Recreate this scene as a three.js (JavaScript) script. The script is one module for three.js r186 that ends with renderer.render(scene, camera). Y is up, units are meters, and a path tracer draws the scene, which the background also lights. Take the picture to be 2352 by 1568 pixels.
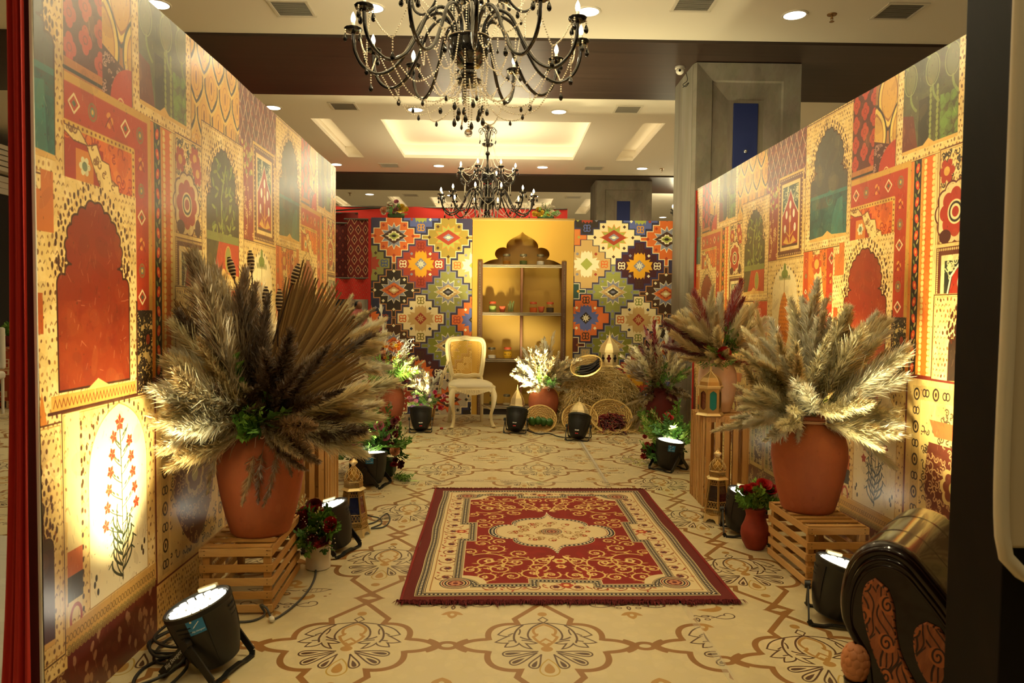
import * as THREE from 'three';
import { mergeGeometries, toCreasedNormals } from 'three/addons/utils/BufferGeometryUtils.js';
import { RoundedBoxGeometry } from 'three/addons/geometries/RoundedBoxGeometry.js';
import { RectAreaLightUniformsLib } from 'three/addons/lights/RectAreaLightUniformsLib.js';

/* ---------- camera, lights, exposure ---------- */
const scene = new THREE.Scene();
const FOCAL = 1680, EYE = 1.28;                                  // focal length in pixels of the 2352 x 1568 frame, eye height
const camera = new THREE.PerspectiveCamera(2 * Math.atan(784 / FOCAL) * 180 / Math.PI, 1.5, 0.05, 80);
camera.rotation.order = 'YXZ';
camera.position.set(0, EYE, 0);
camera.rotation.set(-Math.atan(69 / FOCAL), -28 / FOCAL, 0.010);
camera.focus = 7; camera.userData.fStop = 7;
const renderer = new THREE.WebGLRenderer({ antialias: true });
renderer.toneMapping = THREE.LinearToneMapping;
renderer.toneMappingExposure = 0.92;
renderer.shadowMap.enabled = true;
RectAreaLightUniformsLib.init();
scene.background = new THREE.Color(0x000000);
const WARM = new THREE.Color().setRGB(1, 0.835, 0.46), BULB = new THREE.Color().setRGB(1, 0.86, 0.53), PARW = new THREE.Color().setRGB(1, 0.89, 0.50);
const POWER = { down: 9, bulb: 0.5, cove: 0.36, par: 20 };
const glow = (c, k) => new THREE.MeshStandardMaterial({ color: 0x000000, emissive: c, emissiveIntensity: k, roughness: 0.6 });

/* ---------- helpers ---------- */
const PI = Math.PI, TAU = 2 * PI, V = (x, y, z) => new THREE.Vector3(x, y, z);
function rng(seed) { let s = seed >>> 0; const f = () => { s = (s + 0x6D2B79F5) >>> 0; let t = Math.imul(s ^ (s >>> 15), 1 | s); t = (t + Math.imul(t ^ (t >>> 7), 61 | t)) ^ t; return ((t ^ (t >>> 14)) >>> 0) / 4294967296; }; f.r = (a, b) => a + (b - a) * f(); f.pick = (l) => l[Math.floor(f() * l.length)]; return f; }
const used = {};
function numbered(n) { used[n] = (used[n] ?? -1) + 1; return used[n] ? n + '_' + String(used[n]).padStart(3, '0') : n; }
function M(list) { // merge
  return mergeGeometries(list.map((g) => { const q = g.index ? g.toNonIndexed() : g; for (const k of Object.keys(q.attributes)) if (!['position', 'normal', 'uv'].includes(k)) q.deleteAttribute(k); if (!q.attributes.uv) q.setAttribute('uv', new THREE.BufferAttribute(new Float32Array(q.attributes.position.count * 2), 2)); q.morphAttributes = {}; return q; }));
}
function mesh(name, geo, mat, parent) { const m = new THREE.Mesh(Array.isArray(geo) ? M(geo) : geo, mat); m.name = name; if (parent) parent.add(m); return m; }
function tag(o, label, category, group) { o.name = numbered(o.name); o.userData.label = label; if (category) o.userData.category = category; if (group) o.userData.group = group; scene.add(o); return o; }
function thing(name, label, category, pos = [0, 0, 0], turn = 0, group) { const g = new THREE.Group(); g.name = name; g.position.set(...pos); g.rotation.y = turn; return tag(g, label, category, group); }
function copy(src, pos, turn, label, group) { const c = src.clone(); c.name = src.name.replace(/_\d\d\d$/, ''); c.userData = { ...src.userData }; if (pos) c.position.set(...pos); if (turn !== undefined) c.rotation.y = turn; return tag(c, label ?? src.userData.label, src.userData.category, group ?? src.userData.group); }
function struct(name, geo, mat, label) { const m = geo ? mesh(name, geo, mat) : Object.assign(new THREE.Group(), { name }); m.name = numbered(name); m.userData.kind = 'structure'; if (label) m.userData.label = label; scene.add(m); return m; }
function T(g, x = 0, y = 0, z = 0, rx = 0, ry = 0, rz = 0, s = 1) { const e = new THREE.Matrix4().compose(V(x, y, z), new THREE.Quaternion().setFromEuler(new THREE.Euler(rx, ry, rz, 'YXZ')), typeof s === 'number' ? V(s, s, s) : V(...s)); return g.clone().applyMatrix4(e); }
const box = (w, h, d, x = 0, y = 0, z = 0, ry = 0) => T(new THREE.BoxGeometry(w, h, d), x, y, z, 0, ry);
const rbox = (w, h, d, x = 0, y = 0, z = 0, r = 0.004, seg = 1) => T(new RoundedBoxGeometry(w, h, d, seg, Math.min(r, w / 2.1, h / 2.1, d / 2.1)), x, y, z);
const lathe = (p, n = 32, smooth) => { const g = new THREE.LatheGeometry(p.map((q) => new THREE.Vector2(q[0], q[1])), n); return smooth ? g : toCreasedNormals(g, 0.6); };
const tube = (pts, r, seg = 20, rs = 6, closed = false) => new THREE.TubeGeometry(new THREE.CatmullRomCurve3(pts.map((p) => p.isVector3 ? p : V(...p)), closed), seg, r, rs, closed);
const cyl = (r1, r2, h, x = 0, y = 0, z = 0, n = 16) => T(new THREE.CylinderGeometry(r1, r2, h, n), x, y, z);
const sph = (r, x = 0, y = 0, z = 0, n = 12, s = [1, 1, 1]) => T(new THREE.SphereGeometry(r, n, Math.max(4, Math.round(n * 0.7))), x, y, z, 0, 0, 0, s);
function bar(a, b, w, d) { const A = V(...a), B = V(...b), l = A.distanceTo(B), g = new THREE.BoxGeometry(w, l, d); g.applyQuaternion(new THREE.Quaternion().setFromUnitVectors(V(0, 1, 0), B.clone().sub(A).normalize())); const m = A.add(B).multiplyScalar(0.5); return g.translate(m.x, m.y, m.z); }
function rod(a, b, r, n = 6) { const A = V(...a), B = V(...b), l = A.distanceTo(B), g = new THREE.CylinderGeometry(r, r, l, n); g.applyQuaternion(new THREE.Quaternion().setFromUnitVectors(V(0, 1, 0), B.clone().sub(A).normalize())); const m = A.add(B).multiplyScalar(0.5); return g.translate(m.x, m.y, m.z); }
function shape(pts) { const s = new THREE.Shape(); pts.forEach((p, i) => i ? s.lineTo(...p) : s.moveTo(...p)); s.closePath(); return s; }
function extr(s, depth, bevel = 0) { return new THREE.ExtrudeGeometry(s, { depth, bevelEnabled: bevel > 0, bevelSize: bevel, bevelThickness: bevel, bevelSegments: 2, curveSegments: 14 }); }
function soup(pos, nor, uv) { const g = new THREE.BufferGeometry(); g.setAttribute('position', new THREE.BufferAttribute(new Float32Array(pos), 3)); if (nor) g.setAttribute('normal', new THREE.BufferAttribute(new Float32Array(nor), 3)); g.setAttribute('uv', new THREE.BufferAttribute(uv ? new Float32Array(uv) : new Float32Array(pos.length / 3 * 2), 2)); if (!nor) g.computeVertexNormals(); return g; }
function canvas(w, h, draw) { const c = document.createElement('canvas'); c.width = w; c.height = h; draw(c.getContext('2d'), w, h); return c; }
function ctex(c, srgb = true, rx = 1, ry = 1) { const t = new THREE.CanvasTexture(c); if (srgb) t.colorSpace = THREE.SRGBColorSpace; t.wrapS = t.wrapT = THREE.RepeatWrapping; t.repeat.set(rx, ry); t.anisotropy = 8; return t; }
const std = (color, roughness = 0.7, metalness = 0, more = {}) => new THREE.MeshStandardMaterial({ color, roughness, metalness, side: THREE.DoubleSide, ...more });
const phys = (color, roughness = 0.5, more = {}) => new THREE.MeshPhysicalMaterial({ color, roughness, side: THREE.DoubleSide, ...more });
function mottle(w, h, base, spots, seed) { return ctex(canvas(w, h, (c) => { const r = rng(seed); c.fillStyle = base; c.fillRect(0, 0, w, h); for (const [n, col, a, s0, s1, st] of spots) for (let i = 0; i < n; i++) { c.globalAlpha = a * r.r(0.4, 1); c.fillStyle = col; const x = r() * w, y = r() * h, s = r.r(s0, s1); for (const ox of [-w, 0, w]) for (const oy of [-h, 0, h]) { if (x + ox < -s * 8 || x + ox > w + s * 8 || y + oy < -s * 8 || y + oy > h + s * 8) continue; c.beginPath(); c.ellipse(x + ox, y + oy, s, s * (st ?? 1), r() * 0.2, 0, TAU); c.fill(); } } })); }
/* ---------- printed wall cloth: one repeat, 2.73 m wide, 2.44 m high, drawn in metres ---------- */
const PW = 2.73, PH = 2.44;
const C = { cream: '#e8c67c', cream2: '#d8ad62', gold: '#c98d33', orange: '#d9651c', red: '#a23416', deep: '#761d10', brown: '#4a2313', dark: '#2c221a', teal: '#1b4541', grey: '#4d483c', olive: '#6b6a34', green: '#7d8c3c' };
const wallPrint = canvas(2048, 1830, (c, W, H) => {
  const S = W / PW, R = rng(7);
  c.setTransform(S, 0, 0, -S, 0, H);
  c.lineJoin = 'round'; c.lineCap = 'round';
  const each = (x0, x1, fn) => { for (const o of [-PW, 0, PW]) if (x1 + o > -0.05 && x0 + o < PW + 0.05) { c.save(); c.translate(o, 0); fn(); c.restore(); } };
  const rect = (x0, y0, x1, y1, col) => { c.fillStyle = col; c.fillRect(x0, y0, x1 - x0, y1 - y0); };
  const frame = (x0, y0, x1, y1, col, w) => { c.strokeStyle = col; c.lineWidth = w; c.strokeRect(x0, y0, x1 - x0, y1 - y0); };
  const line = (pts, col, w) => { c.strokeStyle = col; c.lineWidth = w; c.beginPath(); pts.forEach((p, i) => i ? c.lineTo(...p) : c.moveTo(...p)); c.stroke(); };
  const poly = (pts, col) => { c.fillStyle = col; c.beginPath(); pts.forEach((p, i) => i ? c.lineTo(...p) : c.moveTo(...p)); c.closePath(); c.fill(); };
  const dot = (x, y, rx, ry, col, a = 0) => { c.fillStyle = col; c.beginPath(); c.ellipse(x, y, rx, ry, a, 0, TAU); c.fill(); };
  const ring = (x, y, r, col, w, sy = 1) => { c.strokeStyle = col; c.lineWidth = w; c.beginPath(); c.ellipse(x, y, r, r * sy, 0, 0, TAU); c.stroke(); };
  const clip = (x0, y0, x1, y1, fn) => { c.save(); c.beginPath(); c.rect(x0, y0, x1 - x0, y1 - y0); c.clip(); fn(); c.restore(); };
  const wash = (x0, y0, x1, y1, col, n, s, a = 0.12) => clip(x0, y0, x1, y1, () => { for (let i = 0; i < n; i++) { c.globalAlpha = a * R.r(0.3, 1); dot(R.r(x0, x1), R.r(y0, y1), R.r(s * 0.3, s), R.r(s * 0.3, s), col, R() * 3); } c.globalAlpha = 1; });
  function jali(x0, y0, x1, y1, o = {}) {                        // pierced cream stone screen: rows of dark holes
    const sp = o.sp ?? 0.0235;
    rect(x0, y0, x1, y1, o.col ?? C.cream); wash(x0, y0, x1, y1, '#b98a45', Math.ceil((x1 - x0) * (y1 - y0) * 500), 0.05, 0.14); wash(x0, y0, x1, y1, '#fff0c4', Math.ceil((x1 - x0) * (y1 - y0) * 400), 0.04, 0.16);
    clip(x0, y0, x1, y1, () => { let row = 0; for (let y = y0 + sp * 0.5; y < y1; y += sp, row++) for (let x = x0 + sp * (row % 2 ? 1 : 0.5); x < x1; x += sp) { if (R() < 0.14) continue; const k = R.r(0.6, 1.25); c.globalAlpha = R.r(0.55, 0.95); if (row % 3 === 2) { line([[x - 0.006 * k, y - 0.005], [x + 0.002, y + 0.005 * k], [x + 0.007 * k, y - 0.002]], '#70401a', 0.0035); } else dot(x + R.r(-0.003, 0.003), y + R.r(-0.003, 0.003), 0.0048 * k, 0.0072 * k, R() < 0.7 ? '#5a2c12' : '#8a4d1c', R.r(-0.6, 0.6)); } c.globalAlpha = 1; });
    if (o.edge !== 0) { frame(x0, y0, x1, y1, '#5d3415', 0.005); frame(x0 + 0.009, y0 + 0.009, x1 - 0.009, y1 - 0.009, '#b98743', 0.003); }
  }
  function band(x0, y0, x1, y1, base, kind, step = 0.09) {        // a strip of repeated ornament along its longer side
    rect(x0, y0, x1, y1, base); const vert = y1 - y0 > x1 - x0, w = vert ? x1 - x0 : y1 - y0, L = vert ? y1 - y0 : x1 - x0, n = Math.max(1, Math.round(L / step));
    clip(x0, y0, x1, y1, () => { for (let i = 0; i < n; i++) { const t = (i + 0.5) / n, x = vert ? (x0 + x1) / 2 : x0 + t * L, y = vert ? y0 + t * L : (y0 + y1) / 2; kind(x, y, w, i); } });
  }
  const orn = (x, y, w, i) => { const s = w * 0.26; if (i % 3 === 0) { c.save(); c.translate(x, y); c.rotate(PI / 4); frame(-s * 0.75, -s * 0.75, s * 0.75, s * 0.75, '#e8cf9a', 0.007); rect(-s * 0.3, -s * 0.3, s * 0.3, s * 0.3, '#4b5a44'); c.restore(); } else if (i % 3 === 1) { ring(x, y, s * 0.8, '#8d6a3a', 0.007, 1.2); dot(x, y, s * 0.5, s * 0.6, '#6b7a5c'); dot(x, y, s * 0.22, s * 0.3, '#d8a24a'); } else { for (const a of [0, 2.1, 4.2]) dot(x + Math.cos(a) * s * 0.5, y + Math.sin(a) * s * 0.7, s * 0.32, s * 0.5, '#d98a3c', a); line([[x - s, y - s], [x, y + s * 0.4], [x + s, y - s]], '#7d2412', 0.005); } };
  const bud = (x, y, w, i) => { dot(x, y, w * 0.26, w * 0.42, '#d2431a', i % 2 ? 0.3 : -0.3); dot(x - w * 0.2, y + w * 0.55, w * 0.1, w * 0.25, '#6b7a3a', 0.5); dot(x + w * 0.2, y - w * 0.55, w * 0.1, w * 0.25, '#b5a05c', -0.5); dot(x, y, w * 0.1, w * 0.16, '#f0a04a'); };
  const eyeorn = (x, y, w, i) => { if (i % 2) { ring(x, y, w * 0.30, '#2b1d14', w * 0.13, 1.25); dot(x, y, w * 0.1, w * 0.16, '#2b1d14'); } else { ring(x - w * 0.16, y, w * 0.2, '#2b1d14', w * 0.09, 1.2); ring(x + w * 0.16, y, w * 0.2, '#2b1d14', w * 0.09, 1.2); } };
  function foil(nodes, cx, yb) {                                   // multifoil arch: cusps at the nodes, lobes between them
    const p = [[cx - nodes[nodes.length - 1][0], yb]], L = nodes.slice().reverse();
    c.beginPath(); c.moveTo(cx - L[0][0], yb); L.forEach(([x, y], i) => { const X = cx - x; if (!i) return c.lineTo(X, y); lobe(cx - L[i - 1][0], L[i - 1][1], X, y, 1); });
    nodes.forEach(([x, y], i) => { if (!i) return; lobe(cx + nodes[i - 1][0], nodes[i - 1][1], cx + x, y, 1); });
    c.lineTo(cx + nodes[nodes.length - 1][0], yb); c.closePath();
  }
  function lobe(x0, y0, x1, y1, s) { const dx = x1 - x0, dy = y1 - y0, k = 0.62; const nx = -dy, ny = dx; c.quadraticCurveTo((x0 + x1) / 2 + nx * k * s * 0.9, (y0 + y1) / 2 + ny * k * s * 0.9, x1, y1); }
  function archHoles(nodes, cx, out, col) { for (const s of [-1, 1]) nodes.forEach(([x, y], i) => { if (i) { const [px, py] = nodes[i - 1]; for (const t of [0.25, 0.75]) { const qx = px + (x - px) * t, qy = py + (y - py) * t, dx = x - px, dy = y - py, l = Math.hypot(dx, dy) || 1; dot(cx + s * (qx - dy / l * out), qy + dx / l * out, 0.0055, 0.0085, col); dot(cx + s * (qx - dy / l * out * 1.9), qy + dx / l * out * 1.9, 0.006, 0.011, col); } } }); }
  const N = (w, ys, yp) => [[0, yp], [0.26, -0.10], [0.46, -0.20], [0.62, -0.34], [0.72, -0.52], [0.76, -0.7], [0.64, -0.86], [0.80, -1.0], [1.0, -1.12]].map(([a, b], i) => i ? [a * w, yp + b * (yp - ys) / 1.12] : [0, yp]);
  function niche(x0, y0, x1, y1, cx, hw, yb, ys, yp, col, o = {}) {
    jali(x0, y0, x1, y1); const n = N(hw, ys, yp);
    c.save(); c.shadowColor = 'transparent'; foil(n, cx, yb); c.fillStyle = col; c.fill(); c.strokeStyle = '#3b1a0c'; c.lineWidth = 0.008; c.stroke(); c.clip(); if (o.inside) o.inside(); c.restore();
    poly([[cx - hw - 0.004, yb - 0.004], [cx + hw + 0.004, yb - 0.004], [cx + hw + 0.004, yb + 0.012], [cx + hw * 0.25, yb + 0.02], [cx, yb + 0.045], [cx - hw * 0.25, yb + 0.02], [cx - hw - 0.004, yb + 0.012]], '#d9a858');
    archHoles(n, cx, 0.026, '#4a220e');
  }
  function plant(cx, yb, h, w, sc = 1) {                            // flowering plant drawn in ink
    const st = (x0, y0, x1, y1, b, wd) => { c.strokeStyle = '#2c3320'; c.lineWidth = wd; c.beginPath(); c.moveTo(x0, y0); c.quadraticCurveTo((x0 + x1) / 2 + b, (y0 + y1) / 2, x1, y1); c.stroke(); };
    st(cx, yb, cx - 0.01, yb + h, 0.015, 0.006);
    for (let i = 0; i < 9; i++) { const s = i % 2 ? 1 : -1, y = yb + h * (0.02 + i * 0.035), l = w * R.r(0.55, 0.9); st(cx, y, cx + s * l * 0.75, y + h * 0.13, s * l * 0.5, 0.009); st(cx + s * l * 0.75, y + h * 0.13, cx + s * l, y + h * 0.10, 0, 0.005); st(cx, y, cx + s * l * 0.4, y + h * 0.2, s * l * 0.42, 0.006); }
    for (let i = 0; i < 12; i++) { const s = i % 2 ? 1 : -1, y = yb + h * (0.30 + i * 0.054), l = w * (0.85 - i * 0.045); st(cx, y, cx + s * l, y + h * 0.1, s * l * 0.3, 0.004); const fx = cx + s * l, fy = y + h * 0.1; if (i < 11) { c.save(); c.translate(fx, fy); c.rotate(R() * 2); for (let k = 0; k < 5; k++) { c.rotate(TAU / 5); poly([[0, 0], [-0.009, 0.014], [0, 0.026], [0.009, 0.014]], '#a82c18'); } c.restore(); } for (const q of [0.35, 0.65]) dot(cx + s * l * q, y + h * 0.07 * q + 0.012, 0.004, 0.011, '#39402a', -s * 0.9); }
    c.save(); c.translate(cx - 0.01, yb + h + 0.01); for (let k = 0; k < 5; k++) { c.rotate(TAU / 5); poly([[0, 0], [-0.011, 0.018], [0, 0.034], [0.011, 0.018]], '#a82c18'); } c.restore();
  }
  function scrollwork(x0, y0, x1, y1, col, n, s, lw = 0.004) { clip(x0, y0, x1, y1, () => { for (let i = 0; i < n; i++) { const x = R.r(x0, x1), y = R.r(y0, y1), a = R() * TAU, k = R.r(0.5, 1) * s; c.strokeStyle = col; c.lineWidth = lw; c.beginPath(); c.arc(x, y, k, a, a + 4); c.stroke(); c.beginPath(); c.arc(x + Math.cos(a) * k * 1.5, y + Math.sin(a) * k * 1.5, k * 0.5, a + 3, a + 7); c.stroke(); if (R() < 0.4) dot(x, y, k * 0.3, k * 0.45, col, a); } }); }
  function rosette(x, y, r, cols) { cols.forEach(([k, col, pet]) => { if (!pet) return dot(x, y, r * k, r * k, col); for (let i = 0; i < pet; i++) { const a = i / pet * TAU; dot(x + Math.cos(a) * r * k * 0.72, y + Math.sin(a) * r * k * 0.72, r * k * 0.36, r * k * 0.36, col); } dot(x, y, r * k * 0.75, r * k * 0.75, col); }); }

  // ground: pierced cream all over, then panel after panel on top
  jali(0, 0, PW, PH, { edge: 0 });
  each(0.9, 1.6, () => { // golden ogee damask
    rect(0.93, 1.93, 1.55, 2.45, '#a5692a'); clip(0.93, 1.93, 1.55, 2.45, () => { for (let r = 0; r < 4; r++) for (let q = -1; q < 5; q++) { const x = 0.99 + q * 0.17 + (r % 2) * 0.085, y = 2.0 + r * 0.15; for (const [k, col, w] of [[1.16, '#e0b85a', 0.016], [1.0, '#33241a', 0.012], [0.86, '#d9a244', 0.05]]) { c.strokeStyle = col; c.lineWidth = w; c.beginPath(); c.moveTo(x, y + 0.115 * k); c.bezierCurveTo(x + 0.11 * k, y + 0.05, x + 0.09 * k, y - 0.06, x, y - 0.115 * k); c.bezierCurveTo(x - 0.09 * k, y - 0.06, x - 0.11 * k, y + 0.05, x, y + 0.115 * k); if (k < 0.9) { c.fillStyle = '#d9a244'; c.fill(); } else c.stroke(); } ring(x, y - 0.01, 0.03, '#b0752c', 0.005, 1.8); dot(x, y - 0.01, 0.007, 0.03, '#7a3f18'); } });
    poly([[0.93, 1.93], [1.2, 2.08], [1.55, 1.93]], '#a33018'); scrollwork(0.95, 1.93, 1.5, 2.04, '#e2c48c', 30, 0.018);
  });
  each(1.5, 2.2, () => { rect(1.53, 2.12, 2.18, 2.45, '#6b2318'); wash(1.53, 2.12, 2.18, 2.45, '#3b1410', 60, 0.05, 0.3); clip(1.53, 2.12, 2.18, 2.45, () => { for (let i = -6; i < 12; i++) { line([[1.5 + i * 0.085, 2.1], [1.5 + i * 0.085 + 0.2, 2.46]], '#d8b58e', 0.006); line([[1.5 + i * 0.085, 2.1], [1.5 + i * 0.085 - 0.2, 2.46]], '#d8b58e', 0.006); } for (let i = 0; i < 50; i++) rosette(1.54 + (i % 10) * 0.065, 2.15 + Math.floor(i / 10) * 0.06, 0.012, [[1, '#8d3a22', 5]]); }); });
  each(1.55, 1.8, () => { rect(1.56, 1.58, 1.76, 2.14, '#8c2415'); for (let i = 0; i < 26; i++) { const x = R.r(1.58, 1.74), y = R.r(1.6, 2.1); rosette(x, y, 0.013, [[1, '#e0bd7c', 5], [0.5, '#a3301a']]); line([[x, y - 0.012], [x + R.r(-0.01, 0.01), y - 0.05]], '#b8944c', 0.004); } for (let i = 0; i < 30; i++) dot(R.r(1.57, 1.75), R.r(2.0, 2.15), 0.012, 0.014, i % 2 ? '#8a8a3a' : '#c9b05a'); rect(1.56, 1.57, 1.76, 1.62, '#a9a24e'); });
  each(1.7, 2.2, () => { // tree-of-life panel
    rect(1.74, 1.645, 2.13, 2.19, '#d6ac5c'); band(1.755, 1.66, 2.115, 2.175, '#5b2415', () => {}); for (let i = 0; i < 60; i++) { const t = i / 60 * 2 * (0.34 + 0.49); let x = 1.765, y = 1.67; if (t < 0.34) x += t; else if (t < 0.83) { x = 2.105; y += t - 0.34; } else if (t < 1.17) { x = 2.105 - (t - 0.83); y = 2.165; } else y = 2.165 - (t - 1.17); dot(x, y, 0.006, 0.006, '#e2c27a'); }
    rect(1.79, 1.695, 2.08, 2.14, '#e6c67e'); frame(1.79, 1.695, 2.08, 2.14, '#7a3d16', 0.006); rect(1.815, 1.72, 2.055, 2.115, '#26382a'); scrollwork(1.815, 1.95, 2.055, 2.115, '#d9cf9a', 40, 0.016);
    poly([[1.815, 1.72], [2.055, 1.72], [2.055, 1.93], [1.99, 2.0], [1.935, 2.09], [1.88, 2.0], [1.815, 1.93]], '#9c2413'); line([[1.815, 1.93], [1.88, 2.0], [1.935, 2.09], [1.99, 2.0], [2.055, 1.93]], '#e9dcb4', 0.008);
    for (const [x, y] of [[1.935, 1.99], [1.88, 1.93], [1.99, 1.93], [1.86, 1.84], [2.01, 1.84], [1.935, 1.9]]) { dot(x, y, 0.016, 0.028, '#f0e6c8'); } line([[1.935, 1.73], [1.935, 1.96]], '#d89a3a', 0.012); for (const s of [-1, 1]) { line([[1.935, 1.78], [1.935 + s * 0.06, 1.82]], '#d89a3a', 0.008); poly([[1.935, 1.73], [1.935 + s * 0.1, 1.75], [1.935 + s * 0.05, 1.79]], '#d9a244'); } rect(1.815, 1.72, 2.055, 1.735, '#4a1a0e');
  });
  each(1.58, 2.22, () => { // hanging lantern niche
    jali(1.58, 0.93, 2.17, 1.645, { sp: 0.03 }); c.beginPath(); c.moveTo(1.68, 0.95); c.lineTo(1.68, 1.42); c.quadraticCurveTo(1.70, 1.56, 1.875, 1.61); c.quadraticCurveTo(2.05, 1.56, 2.07, 1.42); c.lineTo(2.07, 0.95); c.closePath(); c.fillStyle = '#ecd7a0'; c.fill();
    for (let i = 0; i < 15; i++) { const a = PI * i / 14; dot(1.875 + Math.cos(a) * 0.215, 1.42 + Math.sin(a) * 0.17, 0.007, 0.009, '#4a2a12'); }
    dot(1.875, 1.545, 0.05, 0.03, '#6f7f34'); dot(1.875, 1.585, 0.02, 0.03, '#6f7f34'); for (let i = 0; i < 8; i++) dot(1.80 + i * 0.022, 1.52, 0.007, 0.018, '#57682a', 0.4); line([[1.875, 1.52], [1.875, 1.42]], '#8a6a2c', 0.008);
    c.beginPath(); c.moveTo(1.875, 1.43); c.bezierCurveTo(1.98, 1.33, 1.99, 1.17, 1.90, 1.05); c.lineTo(1.85, 1.05); c.bezierCurveTo(1.76, 1.17, 1.77, 1.33, 1.875, 1.43); c.fillStyle = '#d97a1e'; c.fill(); c.save(); c.clip(); for (let i = 0; i < 8; i++) for (let j = 0; j < 14; j++) dot(1.78 + i * 0.027 + (j % 2) * 0.013, 1.06 + j * 0.026, 0.005, 0.007, '#9a3a12'); c.restore();
  });
  each(2.13, 2.7, () => { // orange ground with slanting cream lattice
    rect(2.15, 0.9, 2.63, 1.69, C.orange); wash(2.15, 0.9, 2.63, 1.69, '#f0983a', 70, 0.06, 0.3); rect(2.16, 1.08, 2.22, 1.66, '#b9431a'); band(2.165, 1.08, 2.215, 1.66, '#b9431a', orn, 0.1);
    poly([[2.28, 1.68], [2.36, 1.68], [2.42, 1.42], [2.5, 1.22], [2.46, 1.12], [2.38, 1.34], [2.30, 1.5]], C.cream); scrollwork(2.27, 1.1, 2.5, 1.68, '#7a4420', 60, 0.014, 0.005); rosette(2.33, 1.58, 0.06, [[1, '#b6441c', 6], [0.5, '#d9a244']]); band(2.46, 1.2, 2.58, 1.66, '#b23316', orn, 0.13); rect(2.24, 1.05, 2.63, 1.09, '#d9a54a');
    jali(2.54, 0.93, 2.64, 1.68, { edge: 0 }); rect(2.56, 1.5, 2.62, 1.62, '#c46a2a'); rect(2.56, 1.2, 2.61, 1.32, '#b4521c'); rect(2.16, 0.9, 2.54, 1.05, '#a12a15'); for (let i = 0; i < 9; i++) poly([[2.17 + i * 0.05, 0.92], [2.195 + i * 0.05, 1.03], [2.22 + i * 0.05, 0.92]], '#c8772c');
  });
  each(-0.65, 0.05, () => niche(-0.575, 1.665, 0.0, 2.43, -0.275, 0.225, 1.72, 2.05, 2.345, C.grey, { inside: () => { rect(-0.5, 1.7, 0, 1.98, C.teal); wash(-0.5, 1.7, 0, 1.98, '#2f7468', 50, 0.07, 0.25); wash(-0.5, 1.9, 0, 2.1, C.grey, 50, 0.06, 0.4); poly([[-0.24, 1.7], [-0.21, 1.85], [-0.16, 1.93], [-0.1, 1.94], [-0.09, 1.8], [-0.08, 1.7]], '#2f6f62'); rect(-0.5, 1.965, 0, 1.985, '#3a6f64'); ring(-0.25, 1.95, 0.04, '#356a60', 0.008); } }));
  each(0, 0.45, () => { // scarlet quatrefoils, golden damask, dark floral, scarlet dome
    rect(0.0, 1.985, 0.24, 2.45, '#5c2214'); for (let i = 0; i < 3; i++) for (let j = 0; j < 5; j++) { const x = 0.03 + i * 0.09, y = 2.08 + j * 0.105 + (i % 2) * 0.052; clip(0, 2.04, 0.24, 2.45, () => { for (const [a, b] of [[0.019, 0], [-0.019, 0], [0, 0.024], [0, -0.024]]) dot(x + a, y + b, 0.02, 0.023, '#b5381c'); ring(x, y, 0.012, '#8a2614', 0.005); }); }
    poly([[0, 2.045], [0.24, 2.045], [0.24, 2.0], [0, 2.0]], '#b06a30'); line([[0, 2.012], [0.24, 2.012]], '#2c2018', 0.012);
    rect(0.22, 1.985, 0.43, 2.45, '#a06428'); clip(0.22, 1.985, 0.43, 2.45, () => { for (const [x, y] of [[0.345, 2.36], [0.23, 2.17], [0.46, 2.17]]) for (const [k, col, w] of [[1.2, '#3a281a', 0.012], [1.02, '#e2c05c', 0.02], [0.82, '#cf9a40', 0.1]]) { c.strokeStyle = col; c.lineWidth = w; c.beginPath(); c.moveTo(x, y + 0.14 * k); c.bezierCurveTo(x + 0.12 * k, y + 0.06, x + 0.1 * k, y - 0.08, x, y - 0.14 * k); c.bezierCurveTo(x - 0.1 * k, y - 0.08, x - 0.12 * k, y + 0.06, x, y + 0.14 * k); if (w > 0.09) { c.fillStyle = col; c.fill(); } else c.stroke(); } });
    poly([[0.22, 2.16], [0.43, 2.1], [0.43, 1.985], [0.22, 1.985]], '#4f2018'); scrollwork(0.22, 2.0, 0.43, 2.14, '#b98a78', 40, 0.012); c.save(); c.beginPath(); c.rect(0.24, 1.985, 0.19, 0.17); c.clip(); dot(0.43, 1.99, 0.16, 0.14, '#b53316'); ring(0.34, 1.99, 0.02, '#e0bd7c', 0.006); c.restore();
  });
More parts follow.
